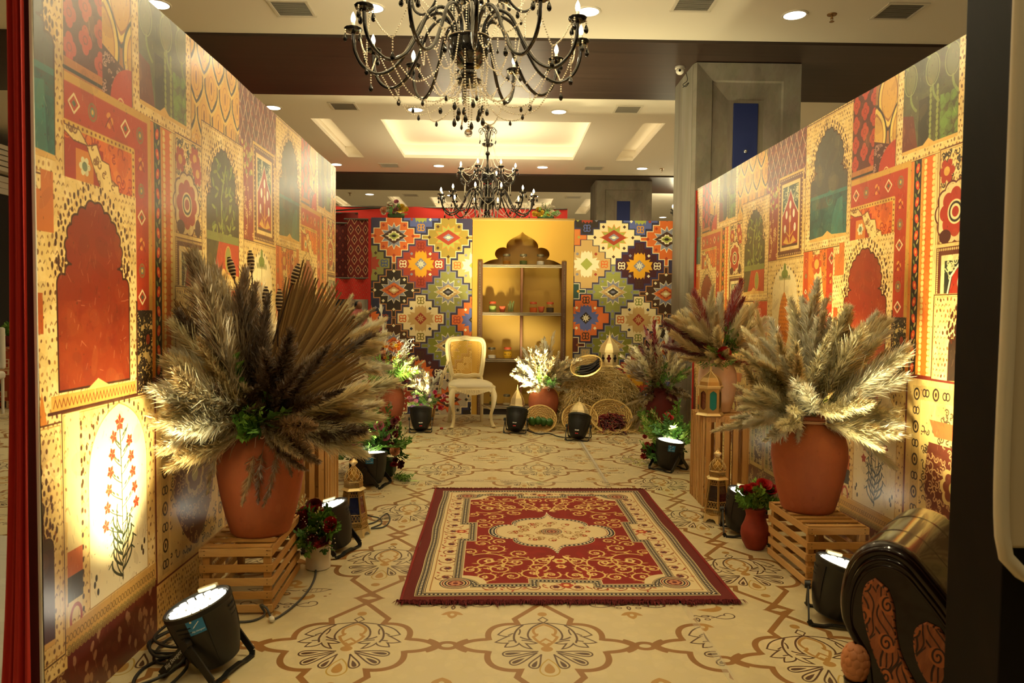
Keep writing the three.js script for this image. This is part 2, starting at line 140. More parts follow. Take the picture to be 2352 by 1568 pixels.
  each(0.4, 0.95, () => { jali(0.42, 1.99, 0.935, 2.46); rect(0.475, 2.04, 0.885, 2.46, '#5a5532'); wash(0.475, 2.04, 0.885, 2.46, '#3c3a24', 60, 0.06, 0.3); clip(0.475, 2.04, 0.885, 2.46, () => { poly([[0.475, 2.04], [0.6, 2.04], [0.56, 2.2], [0.475, 2.22]], '#6b3020'); rect(0.6, 2.04, 0.68, 2.26, '#37301f'); for (const x of [0.55, 0.72, 0.86]) { c.strokeStyle = '#7f8a4a'; c.lineWidth = 0.014; c.beginPath(); c.moveTo(x - 0.09, 2.46); c.bezierCurveTo(x + 0.06, 2.38, x - 0.08, 2.3, x + 0.03, 2.22); c.stroke(); dot(x - 0.02, 2.37, 0.04, 0.065, '#6d693c'); ring(x - 0.02, 2.37, 0.05, '#85894e', 0.006, 1.4); } for (const x of [0.69, 0.74]) for (let i = 0; i < 10; i++) dot(x, 2.05 + i * 0.026, 0.009, 0.013, '#8a8f4a'); wash(0.76, 2.04, 0.885, 2.24, '#6f8a3c', 60, 0.025, 0.7); }); poly([[0.475, 2.035], [0.885, 2.035], [0.885, 2.05], [0.72, 2.05], [0.68, 2.075], [0.64, 2.05], [0.475, 2.05]], '#d9a858'); });
  each(-0.02, 0.58, () => { // scarlet bordered panel with a slanting pierced bracket
    rect(0.0, 1.25, 0.555, 2.0, '#b3421e'); rect(0.0, 1.972, 0.555, 2.0, '#c9963e'); rect(0.53, 1.25, 0.555, 2.0, '#c9963e'); band(0.0, 1.86, 0.525, 1.968, '#b23a1a', orn, 0.11); band(0.43, 1.27, 0.525, 1.86, '#ad3518', orn, 0.1);
    rect(0.0, 1.25, 0.425, 1.85, C.orange); wash(0, 1.25, 0.425, 1.85, '#f2a33e', 60, 0.05, 0.3); wash(0, 1.25, 0.425, 1.85, '#a8300f', 50, 0.05, 0.25); scrollwork(0, 1.25, 0.42, 1.84, '#a5330f', 110, 0.02, 0.006); line([[0, 1.845], [0.42, 1.845], [0.42, 1.25]], '#d8a94c', 0.022); for (let i = 0; i < 40; i++) dot(i < 17 ? i * 0.025 : 0.42, i < 17 ? 1.845 : 1.84 - (i - 17) * 0.025, 0.005, 0.005, '#7a3a14');
    rect(0.0, 1.68, 0.22, 1.80, '#a32c14'); rect(0.06, 1.68, 0.16, 1.78, '#cc7a2c'); rosette(0.11, 1.73, 0.03, [[1, '#d8cfa0', 6], [0.5, '#6d7a5c']]);
    const br = [[0.0, 1.84], [0.08, 1.84], [0.13, 1.80], [0.18, 1.815], [0.21, 1.77], [0.255, 1.765], [0.27, 1.715], [0.315, 1.70], [0.325, 1.65], [0.365, 1.63], [0.37, 1.575], [0.405, 1.55], [0.405, 1.40], [0.20, 1.40], [0.215, 1.66], [0.185, 1.70], [0.12, 1.80], [0.05, 1.80], [0.0, 1.82]]; poly(br, C.cream); c.save(); c.beginPath(); br.forEach((p, i) => i ? c.lineTo(...p) : c.moveTo(...p)); c.clip(); scrollwork(0.0, 1.4, 0.41, 1.84, '#8a5a2a', 150, 0.012, 0.006); c.restore(); line(br, '#6b3a18', 0.004);
  });
  each(-0.15, 0.48, () => { // the great scarlet niche
    jali(-0.105, 0.96, 0.435, 1.68, { edge: 0 }); poly([[-0.12, 1.5], [-0.06, 1.5], [-0.06, 1.68], [-0.12, 1.68]], '#c46a2a');
    const n = N(0.215, 1.35, 1.62); for (let i = 0; i < 1; i++) { foil(n, 0.165, 1.022); c.fillStyle = '#85290f'; c.fill(); c.save(); c.clip(); wash(-0.06, 1.0, 0.4, 1.3, '#a4441c', 50, 0.09, 0.16); wash(-0.06, 1.1, 0.4, 1.62, '#7c1a0c', 30, 0.06, 0.2); c.globalAlpha = 0.55; for (let k = 0; k < 26; k++) { const x = R.r(0, 0.36), y = R.r(1.05, 1.45); line([[x, y], [x + R.r(-0.02, 0.03), y + R.r(-0.03, 0.03)]], '#e2a07a', 0.002); } c.globalAlpha = 1; c.restore(); c.strokeStyle = '#3b1a0c'; c.lineWidth = 0.007; foil(n, 0.165, 1.022); c.stroke(); }
    archHoles(n, 0.165, 0.03, '#45200d'); rect(-0.09, 0.96, 0.425, 1.012, '#d39a45'); for (let i = 0; i < 24; i++) line([[-0.08 + i * 0.021, 0.975], [-0.07 + i * 0.021, 1.0], [-0.06 + i * 0.021, 0.975]], '#8a4d1c', 0.004); poly([[0.1, 1.012], [0.17, 1.045], [0.25, 1.012]], '#e0b868'); line([[-0.105, 0.96], [0.435, 0.96], [0.435, 1.3]], '#4a2010', 0.01);
  });
  each(0.4, 0.6, () => { rect(0.44, 0.96, 0.56, 1.27, '#d9b56e'); scrollwork(0.44, 0.96, 0.56, 1.27, '#2c2016', 150, 0.012, 0.006); dot(0.52, 1.16, 0.015, 0.02, '#a83a20'); });
  each(0.5, 0.8, () => { rect(0.555, 1.0, 0.775, 1.99, C.gold); rect(0.558, 1.0, 0.578, 1.99, '#d07226'); band(0.583, 1.0, 0.637, 1.99, '#241c16', bud, 0.075); rect(0.642, 1.0, 0.66, 1.99, '#d8852c'); rect(0.663, 1.0, 0.733, 1.99, '#d6661e'); for (let i = 0; i < 38; i++) { dot(0.668, 1.01 + i * 0.026, 0.011, 0.012, '#ecca76'); dot(0.729, 1.01 + i * 0.026, 0.011, 0.012, '#ecca76'); } rect(0.738, 1.0, 0.773, 1.99, '#e0c07a'); line([[0.757, 1], [0.757, 1.99]], '#9a6a2c', 0.004); rect(0.555, 0.985, 0.775, 1.01, '#6e2313'); });
  each(0.7, 1.1, () => { // big rosette panel
    jali(0.772, 1.59, 1.055, 2.0, { sp: 0.02 }); scrollwork(0.78, 1.6, 1.05, 1.99, '#3a2a1c', 70, 0.014, 0.006); rosette(0.885, 1.72, 0.125, [[1.05, '#5a1f14', 10], [0.98, '#d9bd82', 10], [0.78, '#a3301c', 8], [0.42, '#e3c98e'], [0.35, '#2e2419'], [0.27, '#e3c98e'], [0.18, '#9c2a18']]); for (const [x, y] of [[0.82, 1.9], [0.97, 1.93], [1.0, 1.87]]) rosette(x, y, 0.05, [[1, '#a8341c', 6], [0.4, '#d9a24a']]); frame(0.772, 1.59, 1.055, 2.0, '#6b3a18', 0.006); dot(0.82, 1.62, 0.04, 0.03, '#4a2016'); dot(1.0, 1.63, 0.03, 0.04, '#4a2016');
  });
  each(0.7, 1.1, () => { rect(0.75, 1.36, 1.06, 1.59, '#dcbc74'); band(0.765, 1.375, 1.045, 1.575, '#5a2818', () => {}); for (let i = 0; i < 22; i++) { dot(0.775 + i * 0.0125, 1.565, 0.004, 0.006, '#dcbc74'); dot(0.775, 1.38 + i * 0.009, 0.005, 0.004, '#dcbc74'); } rect(0.80, 1.375, 1.045, 1.54, '#e6cd8e'); rect(0.825, 1.375, 1.04, 1.515, '#2a2c20'); scrollwork(0.825, 1.43, 1.04, 1.515, '#c5c58c', 26, 0.016, 0.006); poly([[0.86, 1.375], [0.88, 1.45], [0.935, 1.5], [0.99, 1.45], [1.01, 1.375]], '#a32714'); line([[0.85, 1.375], [0.87, 1.45], [0.935, 1.51], [1.0, 1.45], [1.02, 1.375]], '#e6dcb8', 0.01); dot(0.935, 1.42, 0.022, 0.035, '#efe2be'); });
  each(0.7, 1.35, () => niche(0.76, 0.985, 1.32, 1.37, 1.035, 0.16, 0.99, 1.16, 1.315, '#2a1a12', { inside: () => { dot(1.0, 1.2, 0.05, 0.12, '#6a3420'); wash(0.88, 0.99, 1.2, 1.3, '#3a2416', 30, 0.06, 0.4); } }));
  each(1.0, 1.65, () => niche(1.045, 1.375, 1.59, 2.12, 1.31, 0.205, 1.43, 1.78, 2.035, '#4a4220', { inside: () => { wash(1.1, 1.43, 1.55, 2.04, '#2f2a16', 50, 0.07, 0.4); for (let i = 0; i < 60; i++) { c.save(); c.translate(R.r(1.18, 1.46), R.r(1.62, 1.98)); c.rotate(R() * 6); dot(0, 0, 0.008, 0.024, i % 3 ? '#7f8a38' : '#59662a'); c.restore(); } line([[1.3, 1.62], [1.28, 1.8], [1.34, 1.97]], '#8a9440', 0.01); rect(1.1, 1.6, 1.55, 1.64, '#77793a'); poly([[1.18, 1.43], [1.25, 1.6], [1.52, 1.6], [1.52, 1.43]], '#b0381a'); dot(1.37, 1.52, 0.034, 0.06, '#8d8a3c'); ring(1.37, 1.52, 0.04, '#c9a24a', 0.006, 1.6); } }));
  each(1.3, 1.62, () => { rect(1.32, 0.93, 1.585, 1.37, '#c2391a'); wash(1.32, 0.93, 1.585, 1.37, '#dd5c22', 30, 0.05, 0.3); for (let i = 0; i < 6; i++) { ring(1.345 + i * 0.022, 1.30, 0.012, '#e8cfa0', 0.005, 1.5); } for (let i = 0; i < 9; i++) dot(R.r(1.34, 1.57), R.r(1.1, 1.25), 0.008, 0.008, '#e2b070'); for (let i = 0; i < 5; i++) { poly([[1.33 + i * 0.05, 0.94], [1.355 + i * 0.05, 1.12], [1.38 + i * 0.05, 0.94]], '#5a1c14'); } });
  // lower zone
  each(-0.05, 0.6, () => { jali(-0.04, 0.22, 0.572, 0.955, { sp: 0.03 }); rect(-0.02, 0.30, 0.055, 0.95, '#e2c88c'); for (let i = 0; i < 16; i++) dot(0.062, 0.31 + i * 0.04, 0.006, 0.009, '#4a2a12');
    rect(-0.025, 0.44, 0.06, 0.52, '#c4622a'); rect(-0.025, 0.36, 0.06, 0.44, '#3a342c'); ring(0.02, 0.3, 0.03, '#a83a20', 0.012, 1.4);
    c.beginPath(); c.moveTo(0.1, 0.29); c.lineTo(0.1, 0.72); c.quadraticCurveTo(0.11, 0.9, 0.3, 0.945); c.quadraticCurveTo(0.49, 0.9, 0.505, 0.72); c.lineTo(0.505, 0.29); c.closePath(); c.fillStyle = '#ecd9a6'; c.fill(); c.strokeStyle = '#b98a45'; c.lineWidth = 0.004; c.stroke(); for (let i = 0; i < 21; i++) { const a = PI * i / 20; dot(0.302 + Math.cos(a) * 0.235, 0.72 + Math.sin(a) * 0.235, 0.0055, 0.01, '#4a2a12'); }
    plant(0.315, 0.315, 0.55, 0.13); for (const [x, y] of [[0.13, 0.36], [0.15, 0.33], [0.14, 0.38], [0.46, 0.38], [0.48, 0.4], [0.47, 0.36]]) dot(x, y, 0.007, 0.012, '#33291a'); rect(-0.04, 0.22, 0.572, 0.285, '#cf9f52'); for (let i = 0; i < 30; i++) ring(-0.03 + i * 0.02, 0.25, 0.008, '#7a5a24', 0.003, 1.4); });
  each(-0.2, 0.6, () => { rect(-0.03, -0.01, 0.575, 0.215, '#641b12'); for (let i = 0; i < 34; i++) { const x = R.r(0, 0.56), y = R.r(0.01, 0.19); dot(x, y, 0.010, 0.017, '#a8785a', R.r(-0.5, 0.5)); line([[x, y - 0.015], [x + 0.005, y - 0.035]], '#8a6044', 0.003); } for (let i = 0; i < 3; i++) for (let k = 0; k < 26; k++) ring(-0.02 + k * 0.023, 0.205 + i * 0.006, 0.009, '#9a8040', 0.004); });
  each(0.55, 1.35, () => { // framed carpet panel with dark scroll border
    rect(0.575, 0.185, 1.3, 1.0, '#d3b06a'); frame(0.578, 0.188, 1.297, 0.997, '#6a1f14', 0.01); band(0.625, 0.21, 0.69, 0.96, '#b99a5a', eyeorn, 0.075); band(1.2, 0.21, 1.265, 0.96, '#b99a5a', eyeorn, 0.075); band(0.69, 0.9, 1.2, 0.965, '#b99a5a', eyeorn, 0.075);
    rect(0.70, 0.22, 1.185, 0.885, '#c7a866'); scrollwork(0.70, 0.22, 1.185, 0.885, '#4a3a24', 150, 0.018, 0.006); c.beginPath(); c.moveTo(0.76, 0.72); c.quadraticCurveTo(0.72, 0.55, 0.76, 0.42); c.quadraticCurveTo(0.86, 0.26, 0.945, 0.24); c.quadraticCurveTo(1.04, 0.26, 1.13, 0.42); c.quadraticCurveTo(1.17, 0.55, 1.13, 0.72); c.closePath(); c.fillStyle = '#5c2a1a'; c.fill(); c.save(); c.clip(); scrollwork(0.72, 0.24, 1.17, 0.8, '#b08a5a', 110, 0.018, 0.006); c.restore(); rosette(0.945, 0.55, 0.08, [[1.1, '#c0a060', 8], [0.85, '#6a3320', 8], [0.4, '#b6a25c']]); poly([[0.80, 0.75], [1.09, 0.75], [1.13, 0.82], [0.76, 0.82]], '#a8562a');
    jali(0.575, 0.0, 1.3, 0.185, { sp: 0.022, edge: 0 }); });
  each(1.3, 2.2, () => { for (const x0 of [1.31, 1.58, 1.86]) { rect(x0, 0.16, x0 + 0.26, 0.92, '#c4a568'); frame(x0 + 0.006, 0.166, x0 + 0.254, 0.914, '#5a2f16', 0.01); band(x0 + 0.03, 0.2, x0 + 0.08, 0.88, '#9a8a4e', eyeorn, 0.08); rect(x0 + 0.095, 0.2, x0 + 0.235, 0.88, '#5a3a22'); scrollwork(x0 + 0.095, 0.2, x0 + 0.235, 0.88, '#cdb682', 90, 0.016, 0.006); dot(x0 + 0.165, 0.55, 0.045, 0.11, '#8a7a4a'); ring(x0 + 0.165, 0.55, 0.04, '#d9c48e', 0.007, 2.4); } });
  each(2.1, 2.75, () => niche(2.14, 0.21, 2.69, 0.93, 2.43, 0.205, 0.27, 0.56, 0.84, '#55481f', { inside: () => { rect(2.2, 0.25, 2.65, 0.56, '#4a1712'); wash(2.2, 0.5, 2.65, 0.85, '#6b6a2c', 40, 0.06, 0.4); wash(2.2, 0.4, 2.65, 0.6, '#3a2416', 40, 0.06, 0.4); } }));
  // wear: fine scratches, faded patches and ink mottling over the whole cloth
  for (let i = 0; i < 5200; i++) { const x = R() * PW, y = R() * PH, a = R.r(-0.5, 0.5) + PI / 2, l = R.r(0.004, 0.03); c.globalAlpha = R.r(0.05, 0.3); line([[x, y], [x + Math.cos(a) * l, y + Math.sin(a) * l]], R() < 0.55 ? '#3a1a0c' : '#f2d9a0', R.r(0.0012, 0.004)); } for (let i = 0; i < 700; i++) { c.globalAlpha = R.r(0.03, 0.11); dot(R() * PW, R() * PH, R.r(0.01, 0.07), R.r(0.01, 0.05), R() < 0.6 ? '#4a2410' : '#e2b25c', R() * 3); } for (let i = 0; i < 1500; i++) { c.globalAlpha = R.r(0.2, 0.6); dot(R() * PW, R() * PH, R.r(0.001, 0.004), R.r(0.001, 0.005), '#42200e'); } c.globalAlpha = 1;
  each(1.28, 2.75, () => { rect(1.3, -0.01, 2.71, 0.16, '#5a1a12'); scrollwork(1.3, 0, 2.71, 0.16, '#a8865a', 160, 0.018, 0.006); });
});

/* ---------- kilim print of the back panels ---------- */
function kilim(cells, PWm, PHm, X0, Y0) {
  const W = 640, H = Math.round(640 * PHm / PWm);
  return canvas(W, H, (c) => {
    const S = W / PWm; c.setTransform(S, 0, 0, S, 0, 0); c.fillStyle = '#3a3450'; c.fillRect(0, 0, PWm, PHm);
    const poly = (pts, col) => { c.fillStyle = col; c.beginPath(); pts.forEach((p, i) => i ? c.lineTo(...p) : c.moveTo(...p)); c.closePath(); c.fill(); };
    const ST = { eye: [0.336, [[0.1, 1], [0.1, 0.77], [0.31, 0.77], [0.31, 0.54], [0.54, 0.54], [0.54, 0.31], [0.77, 0.31], [0.77, 0.1], [1, 0.1]]], sun: [0.302, [[0.255, 1], [0.255, 0.76], [0.51, 0.76], [0.51, 0.51], [0.76, 0.51], [0.76, 0.255], [1, 0.255]]] };
    const step = (kind, inset) => { const [R, st] = ST[kind], q = []; for (const [sx, sy, rev] of [[1, -1, 0], [1, 1, 1], [-1, 1, 0], [-1, -1, 1]]) { const l = rev ? st.slice().reverse() : st; for (const [a, b] of l) q.push([sx * (a * R - inset), sy * (b * R - inset)]); } return q; };
    const zig = (rx, ry, n, d, hex) => { const q = []; for (let i = 0; i < n * 4; i++) { const a = i / (n * 4), s = Math.floor(a * 4), t = a * 4 - s, P = [[rx, 0], [0, ry], [-rx, 0], [0, -ry]], A = P[s], B = P[(s + 1) % 4]; const m = i % 2 ? 1 - d : 1; if (hex) { const k = i % 2 ? 0.80 : 1.30, X = (A[0] + (B[0] - A[0]) * t) * k, Y = (A[1] + (B[1] - A[1]) * t) * k; q.push([Math.max(-rx, Math.min(rx, X)), Math.max(-ry, Math.min(ry, Y))]); } else q.push([(A[0] + (B[0] - A[0]) * t) * m, (A[1] + (B[1] - A[1]) * t) * m]); } return q; };
    const sun = (R) => { const q = [[0.12, 1], [0.3, 0.82], [0.36, 1.0], [0.44, 0.66], [0.44, 0.42], [0.82, 0.5], [0.7, 0.3], [1, 0.3]].map(([a, b]) => [a * R, b * R]); const out = []; for (const [sx, sy, rev] of [[1, -1, 0], [1, 1, 1], [-1, 1, 0], [-1, -1, 1]]) { const l = rev ? q.slice().reverse() : q; out.push(...l.map(([a, b]) => [sx * a, sy * b])); out.push(rev ? [0, sy * 0.86 * R] : [sx * 0.86 * R, 0]); } return out; };
    const dia = (x, y, s, col, sy = 1) => poly([[x + s, y], [x, y + s * sy], [x - s, y], [x, y - s * sy]], col);
    function emblem(x, y, col, turn) { c.save(); c.translate(x, y); c.rotate(turn); c.strokeStyle = col; c.lineWidth = 0.012; for (const s of [-1, 1]) { c.beginPath(); c.arc(-0.022, s * 0.022, 0.018, s > 0 ? 0 : 0, s > 0 ? 4.6 : -4.6, s < 0); c.stroke(); c.beginPath(); c.arc(0.022, s * 0.022, 0.018, PI, s > 0 ? -1.4 : 1.4, s > 0); c.stroke(); } c.beginPath(); c.moveTo(-0.036, 0.02); c.lineTo(-0.036, -0.02); c.moveTo(0.036, 0.02); c.lineTo(0.036, -0.02); c.moveTo(-0.036, 0); c.lineTo(0.036, 0); c.stroke(); c.fillStyle = col; c.beginPath(); c.arc(0, 0, 0.014, 0, TAU); c.fill(); c.restore(); }
    for (const [gx, gy, kind, base, rim, A, B2, D] of cells) {
      const x = gx - X0, y = gy - Y0; c.save(); c.translate(x, y); poly(step(kind, 0.006), rim); poly(step(kind, 0.016), base);
      if (base.startsWith('#9') || base.startsWith('#8a') || base === '#a9ad3c') { c.save(); c.beginPath(); step(kind, 0.016).forEach((p, i) => i ? c.lineTo(...p) : c.moveTo(...p)); c.clip(); c.strokeStyle = '#6f6a22'; c.lineWidth = 0.004; for (let i = -20; i < 20; i++) { c.setLineDash([0.012, 0.008]); c.beginPath(); c.moveTo(i * 0.016, -0.34); c.lineTo(i * 0.016, 0.34); c.stroke(); } c.setLineDash([]); c.restore(); }
      if (kind === 'eye') { poly(zig(0.180, 0.168, 6, 0.24, 1), A[0]); poly(zig(0.166, 0.152, 6, 0.24, 1), A[1]); dia(0, 0, 0.152, A[2], 0.63); poly(zig(0.112, 0.075, 5, 0.26), A[3]); dia(0, 0, 0.07, A[4], 0.68); poly(zig(0.052, 0.026, 3, 0.35), A[5]); for (const [a, b] of [[0.235, 0], [-0.235, 0], [0, 0.235], [0, -0.235], [0.13, 0.13], [-0.13, 0.13], [0.13, -0.13], [-0.13, -0.13]]) dia(a, b, 0.021, D); }
      else { poly(sun(0.165), A[0]); dia(0, 0, 0.075, A[1]); for (let i = 0; i < 8; i++) { c.save(); c.rotate(i * PI / 4); c.fillStyle = A[2]; c.beginPath(); c.ellipse(0, 0.026, 0.007, 0.021, 0, 0, TAU); c.fill(); c.restore(); } emblem(0.222, 0, B2[0], 0); emblem(-0.222, 0, B2[0], 0); emblem(0, 0.222, B2[1], PI / 2); emblem(0, -0.222, B2[1], PI / 2); [[0.115, 0.125], [-0.115, 0.125], [0.115, -0.125], [-0.115, -0.125]].forEach(([a, b], i) => dia(a, b, 0.021, D[i % D.length])); }
      c.restore();
    }
  });
}

const KX = 0.00539, cell = (px, py, x0, y0, ...r) => [(px - x0) * KX, (py - y0) * KX, ...r];
const K = { o: '#d86c2c', ol: '#a58a35', r: '#a83f26', bk: '#33271c', gr: '#8f8b48', cr: '#f0dca8', br: '#4a2e1c', pu: '#471c24', tan: '#cfa868', bl: '#5a64a0', nv: '#2b2c44', gb: '#8a8a9a', ye: '#e6a522', w: '#f2e6bc', lime: '#a6aa4c', tl: '#2c4a40' };
const eyeA = [K.w, K.gb, K.br, K.w, K.lime, K.bk], eyeB = ['#e28a3a', K.lime, K.r, K.r, K.gb, K.w], eyeC = [K.w, K.gb, K.o, K.r, K.tan, K.w], eyeD = [K.w, K.gb, K.tan, K.w, K.bk, K.gb];
const sunA = [K.ye, K.gb, K.w], sunB = [K.tan, K.r, K.tan], sunC = [K.bl, K.bk, K.w], sunD = [K.w, K.lime, K.lime];
const kl = (...a) => cell(a[0], a[1], 858, 500, ...a.slice(2)), kr = (...a) => cell(a[0], a[1], 1316, 510, ...a.slice(2));
const kilimLeft = kilim([
  kl(910, 541, 'eye', K.o, K.cr, eyeA, 0, K.r), kl(1035, 543, 'eye', K.ol, K.cr, eyeB, 0, K.br), kl(847, 603, 'sun', K.gr, K.bk, [K.r, K.r, K.w], ['#4a5a8a', K.r], [K.br, K.gb]), kl(972, 604, 'sun', K.r, '#7a4a6a', sunA, [K.w, '#8c2a16'], [K.w, K.gb]), kl(1097, 606, 'sun', K.tan, K.nv, sunD, [K.o, K.tan], [K.r, K.gb]), kl(972, 480, 'sun', K.bl, K.nv, [K.lime, K.r, K.w], [K.w, '#d0913a'], [K.w, K.r]),
  kl(910, 664, 'eye', K.bk, '#c98a4a', eyeC, 0, K.w), kl(1035, 667, 'eye', K.gr, K.gb, eyeD, 0, K.gb), kl(847, 727, 'sun', K.nv, K.nv, [K.o, K.r, K.w], [K.r, K.r], [K.gb, K.gb]), kl(972, 728, 'sun', K.cr, '#5a4a3a', sunB, [K.o, '#8a7a2a'], [K.nv, K.nv]), kl(1097, 730, 'sun', K.o, K.nv, sunC, [K.r, K.r], [K.w, K.w]),
  kl(910, 788, 'eye', K.br, '#c98a4a', eyeC, 0, K.w), kl(1035, 790, 'eye', '#8a8f33', K.gb, eyeD, 0, K.gb), kl(972, 852, 'sun', K.pu, K.pu, [K.o, K.gb, K.w], [K.w, K.br], [K.gb, K.gb]), kl(1097, 854, 'sun', K.cr, '#5a4a3a', sunB, [K.br, K.br], [K.bk, K.bk]), kl(847, 851, 'sun', K.tan, K.bk, sunD, [K.o, K.r], [K.r, K.r]),
  kl(910, 911, 'eye', K.r, K.cr, eyeA, 0, K.w), kl(1035, 913, 'eye', '#b8a890', K.cr, [K.r, K.o, K.br, K.w, K.r, K.w], 0, K.bk), kl(972, 975, 'sun', K.bl, K.nv, sunA, [K.w, K.w], [K.w, K.w]), kl(1097, 977, 'sun', K.bk, K.nv, sunA, [K.w, K.w], [K.w, K.w]), kl(847, 975, 'sun', K.nv, K.nv, sunA, [K.w, K.w], [K.w, K.w])], 1.25, 2.41, 0, 0);
const kilimRight = kilim([
  kr(1407, 549, 'eye', K.cr, '#e6d8a0', eyeB, 0, K.br), kr(1529, 552, 'eye', K.o, K.cr, eyeA, 0, K.r), kr(1283, 549, 'eye', '#d9803a', K.o, eyeA, 0, K.lime), kr(1345, 487, 'sun', K.bk, K.nv, [K.r, K.r, K.w], [K.w, K.bl], [K.gb, K.lime]), kr(1468, 489, 'sun', K.bl, K.nv, [K.lime, K.r, K.w], [K.w, '#d0913a'], [K.r, K.w]), kr(1345, 610, 'sun', K.tan, K.tan, sunD, [K.o, K.tan], [K.r, K.gb]), kr(1467, 613, 'sun', K.pu, '#3a3060', sunA, [K.w, K.br], [K.w, K.gb]),
  kr(1407, 673, 'eye', '#9fa150', K.gb, eyeD, 0, K.gb), kr(1529, 676, 'eye', K.br, '#c98a4a', eyeC, 0, K.w), kr(1283, 672, 'eye', K.tl, K.w, eyeA, 0, K.ye), kr(1345, 733, 'sun', K.o, K.nv, sunC, [K.o, K.br], [K.w, K.w]), kr(1467, 736, 'sun', K.cr, '#5a4a3a', sunB, [K.o, '#8a8a3a'], [K.nv, K.nv]),
  kr(1407, 796, 'eye', '#8a8a33', K.gb, eyeD, 0, K.gb), kr(1529, 799, 'eye', K.bk, '#c98a4a', eyeC, 0, K.w), kr(1283, 795, 'eye', '#5a2418', K.w, eyeA, 0, '#a5682a'), kr(1345, 856, 'sun', '#a39678', K.nv, sunD, [K.tan, K.tan], [K.gb, K.gb]), kr(1467, 859, 'sun', K.r, K.nv, [K.ye, K.gb, K.w], [K.br, K.br], [K.gb, K.gb]), kr(1407, 920, 'eye', K.r, K.cr, eyeA, 0, K.w), kr(1529, 922, 'eye', K.bl, K.cr, eyeA, 0, K.w), kr(1345, 980, 'sun', K.nv, K.nv, sunA, [K.w, K.w], [K.w, K.w]), kr(1467, 982, 'sun', K.bl, K.nv, sunA, [K.w, K.w], [K.w, K.w])], 1.22, 2.41, 0, 0);

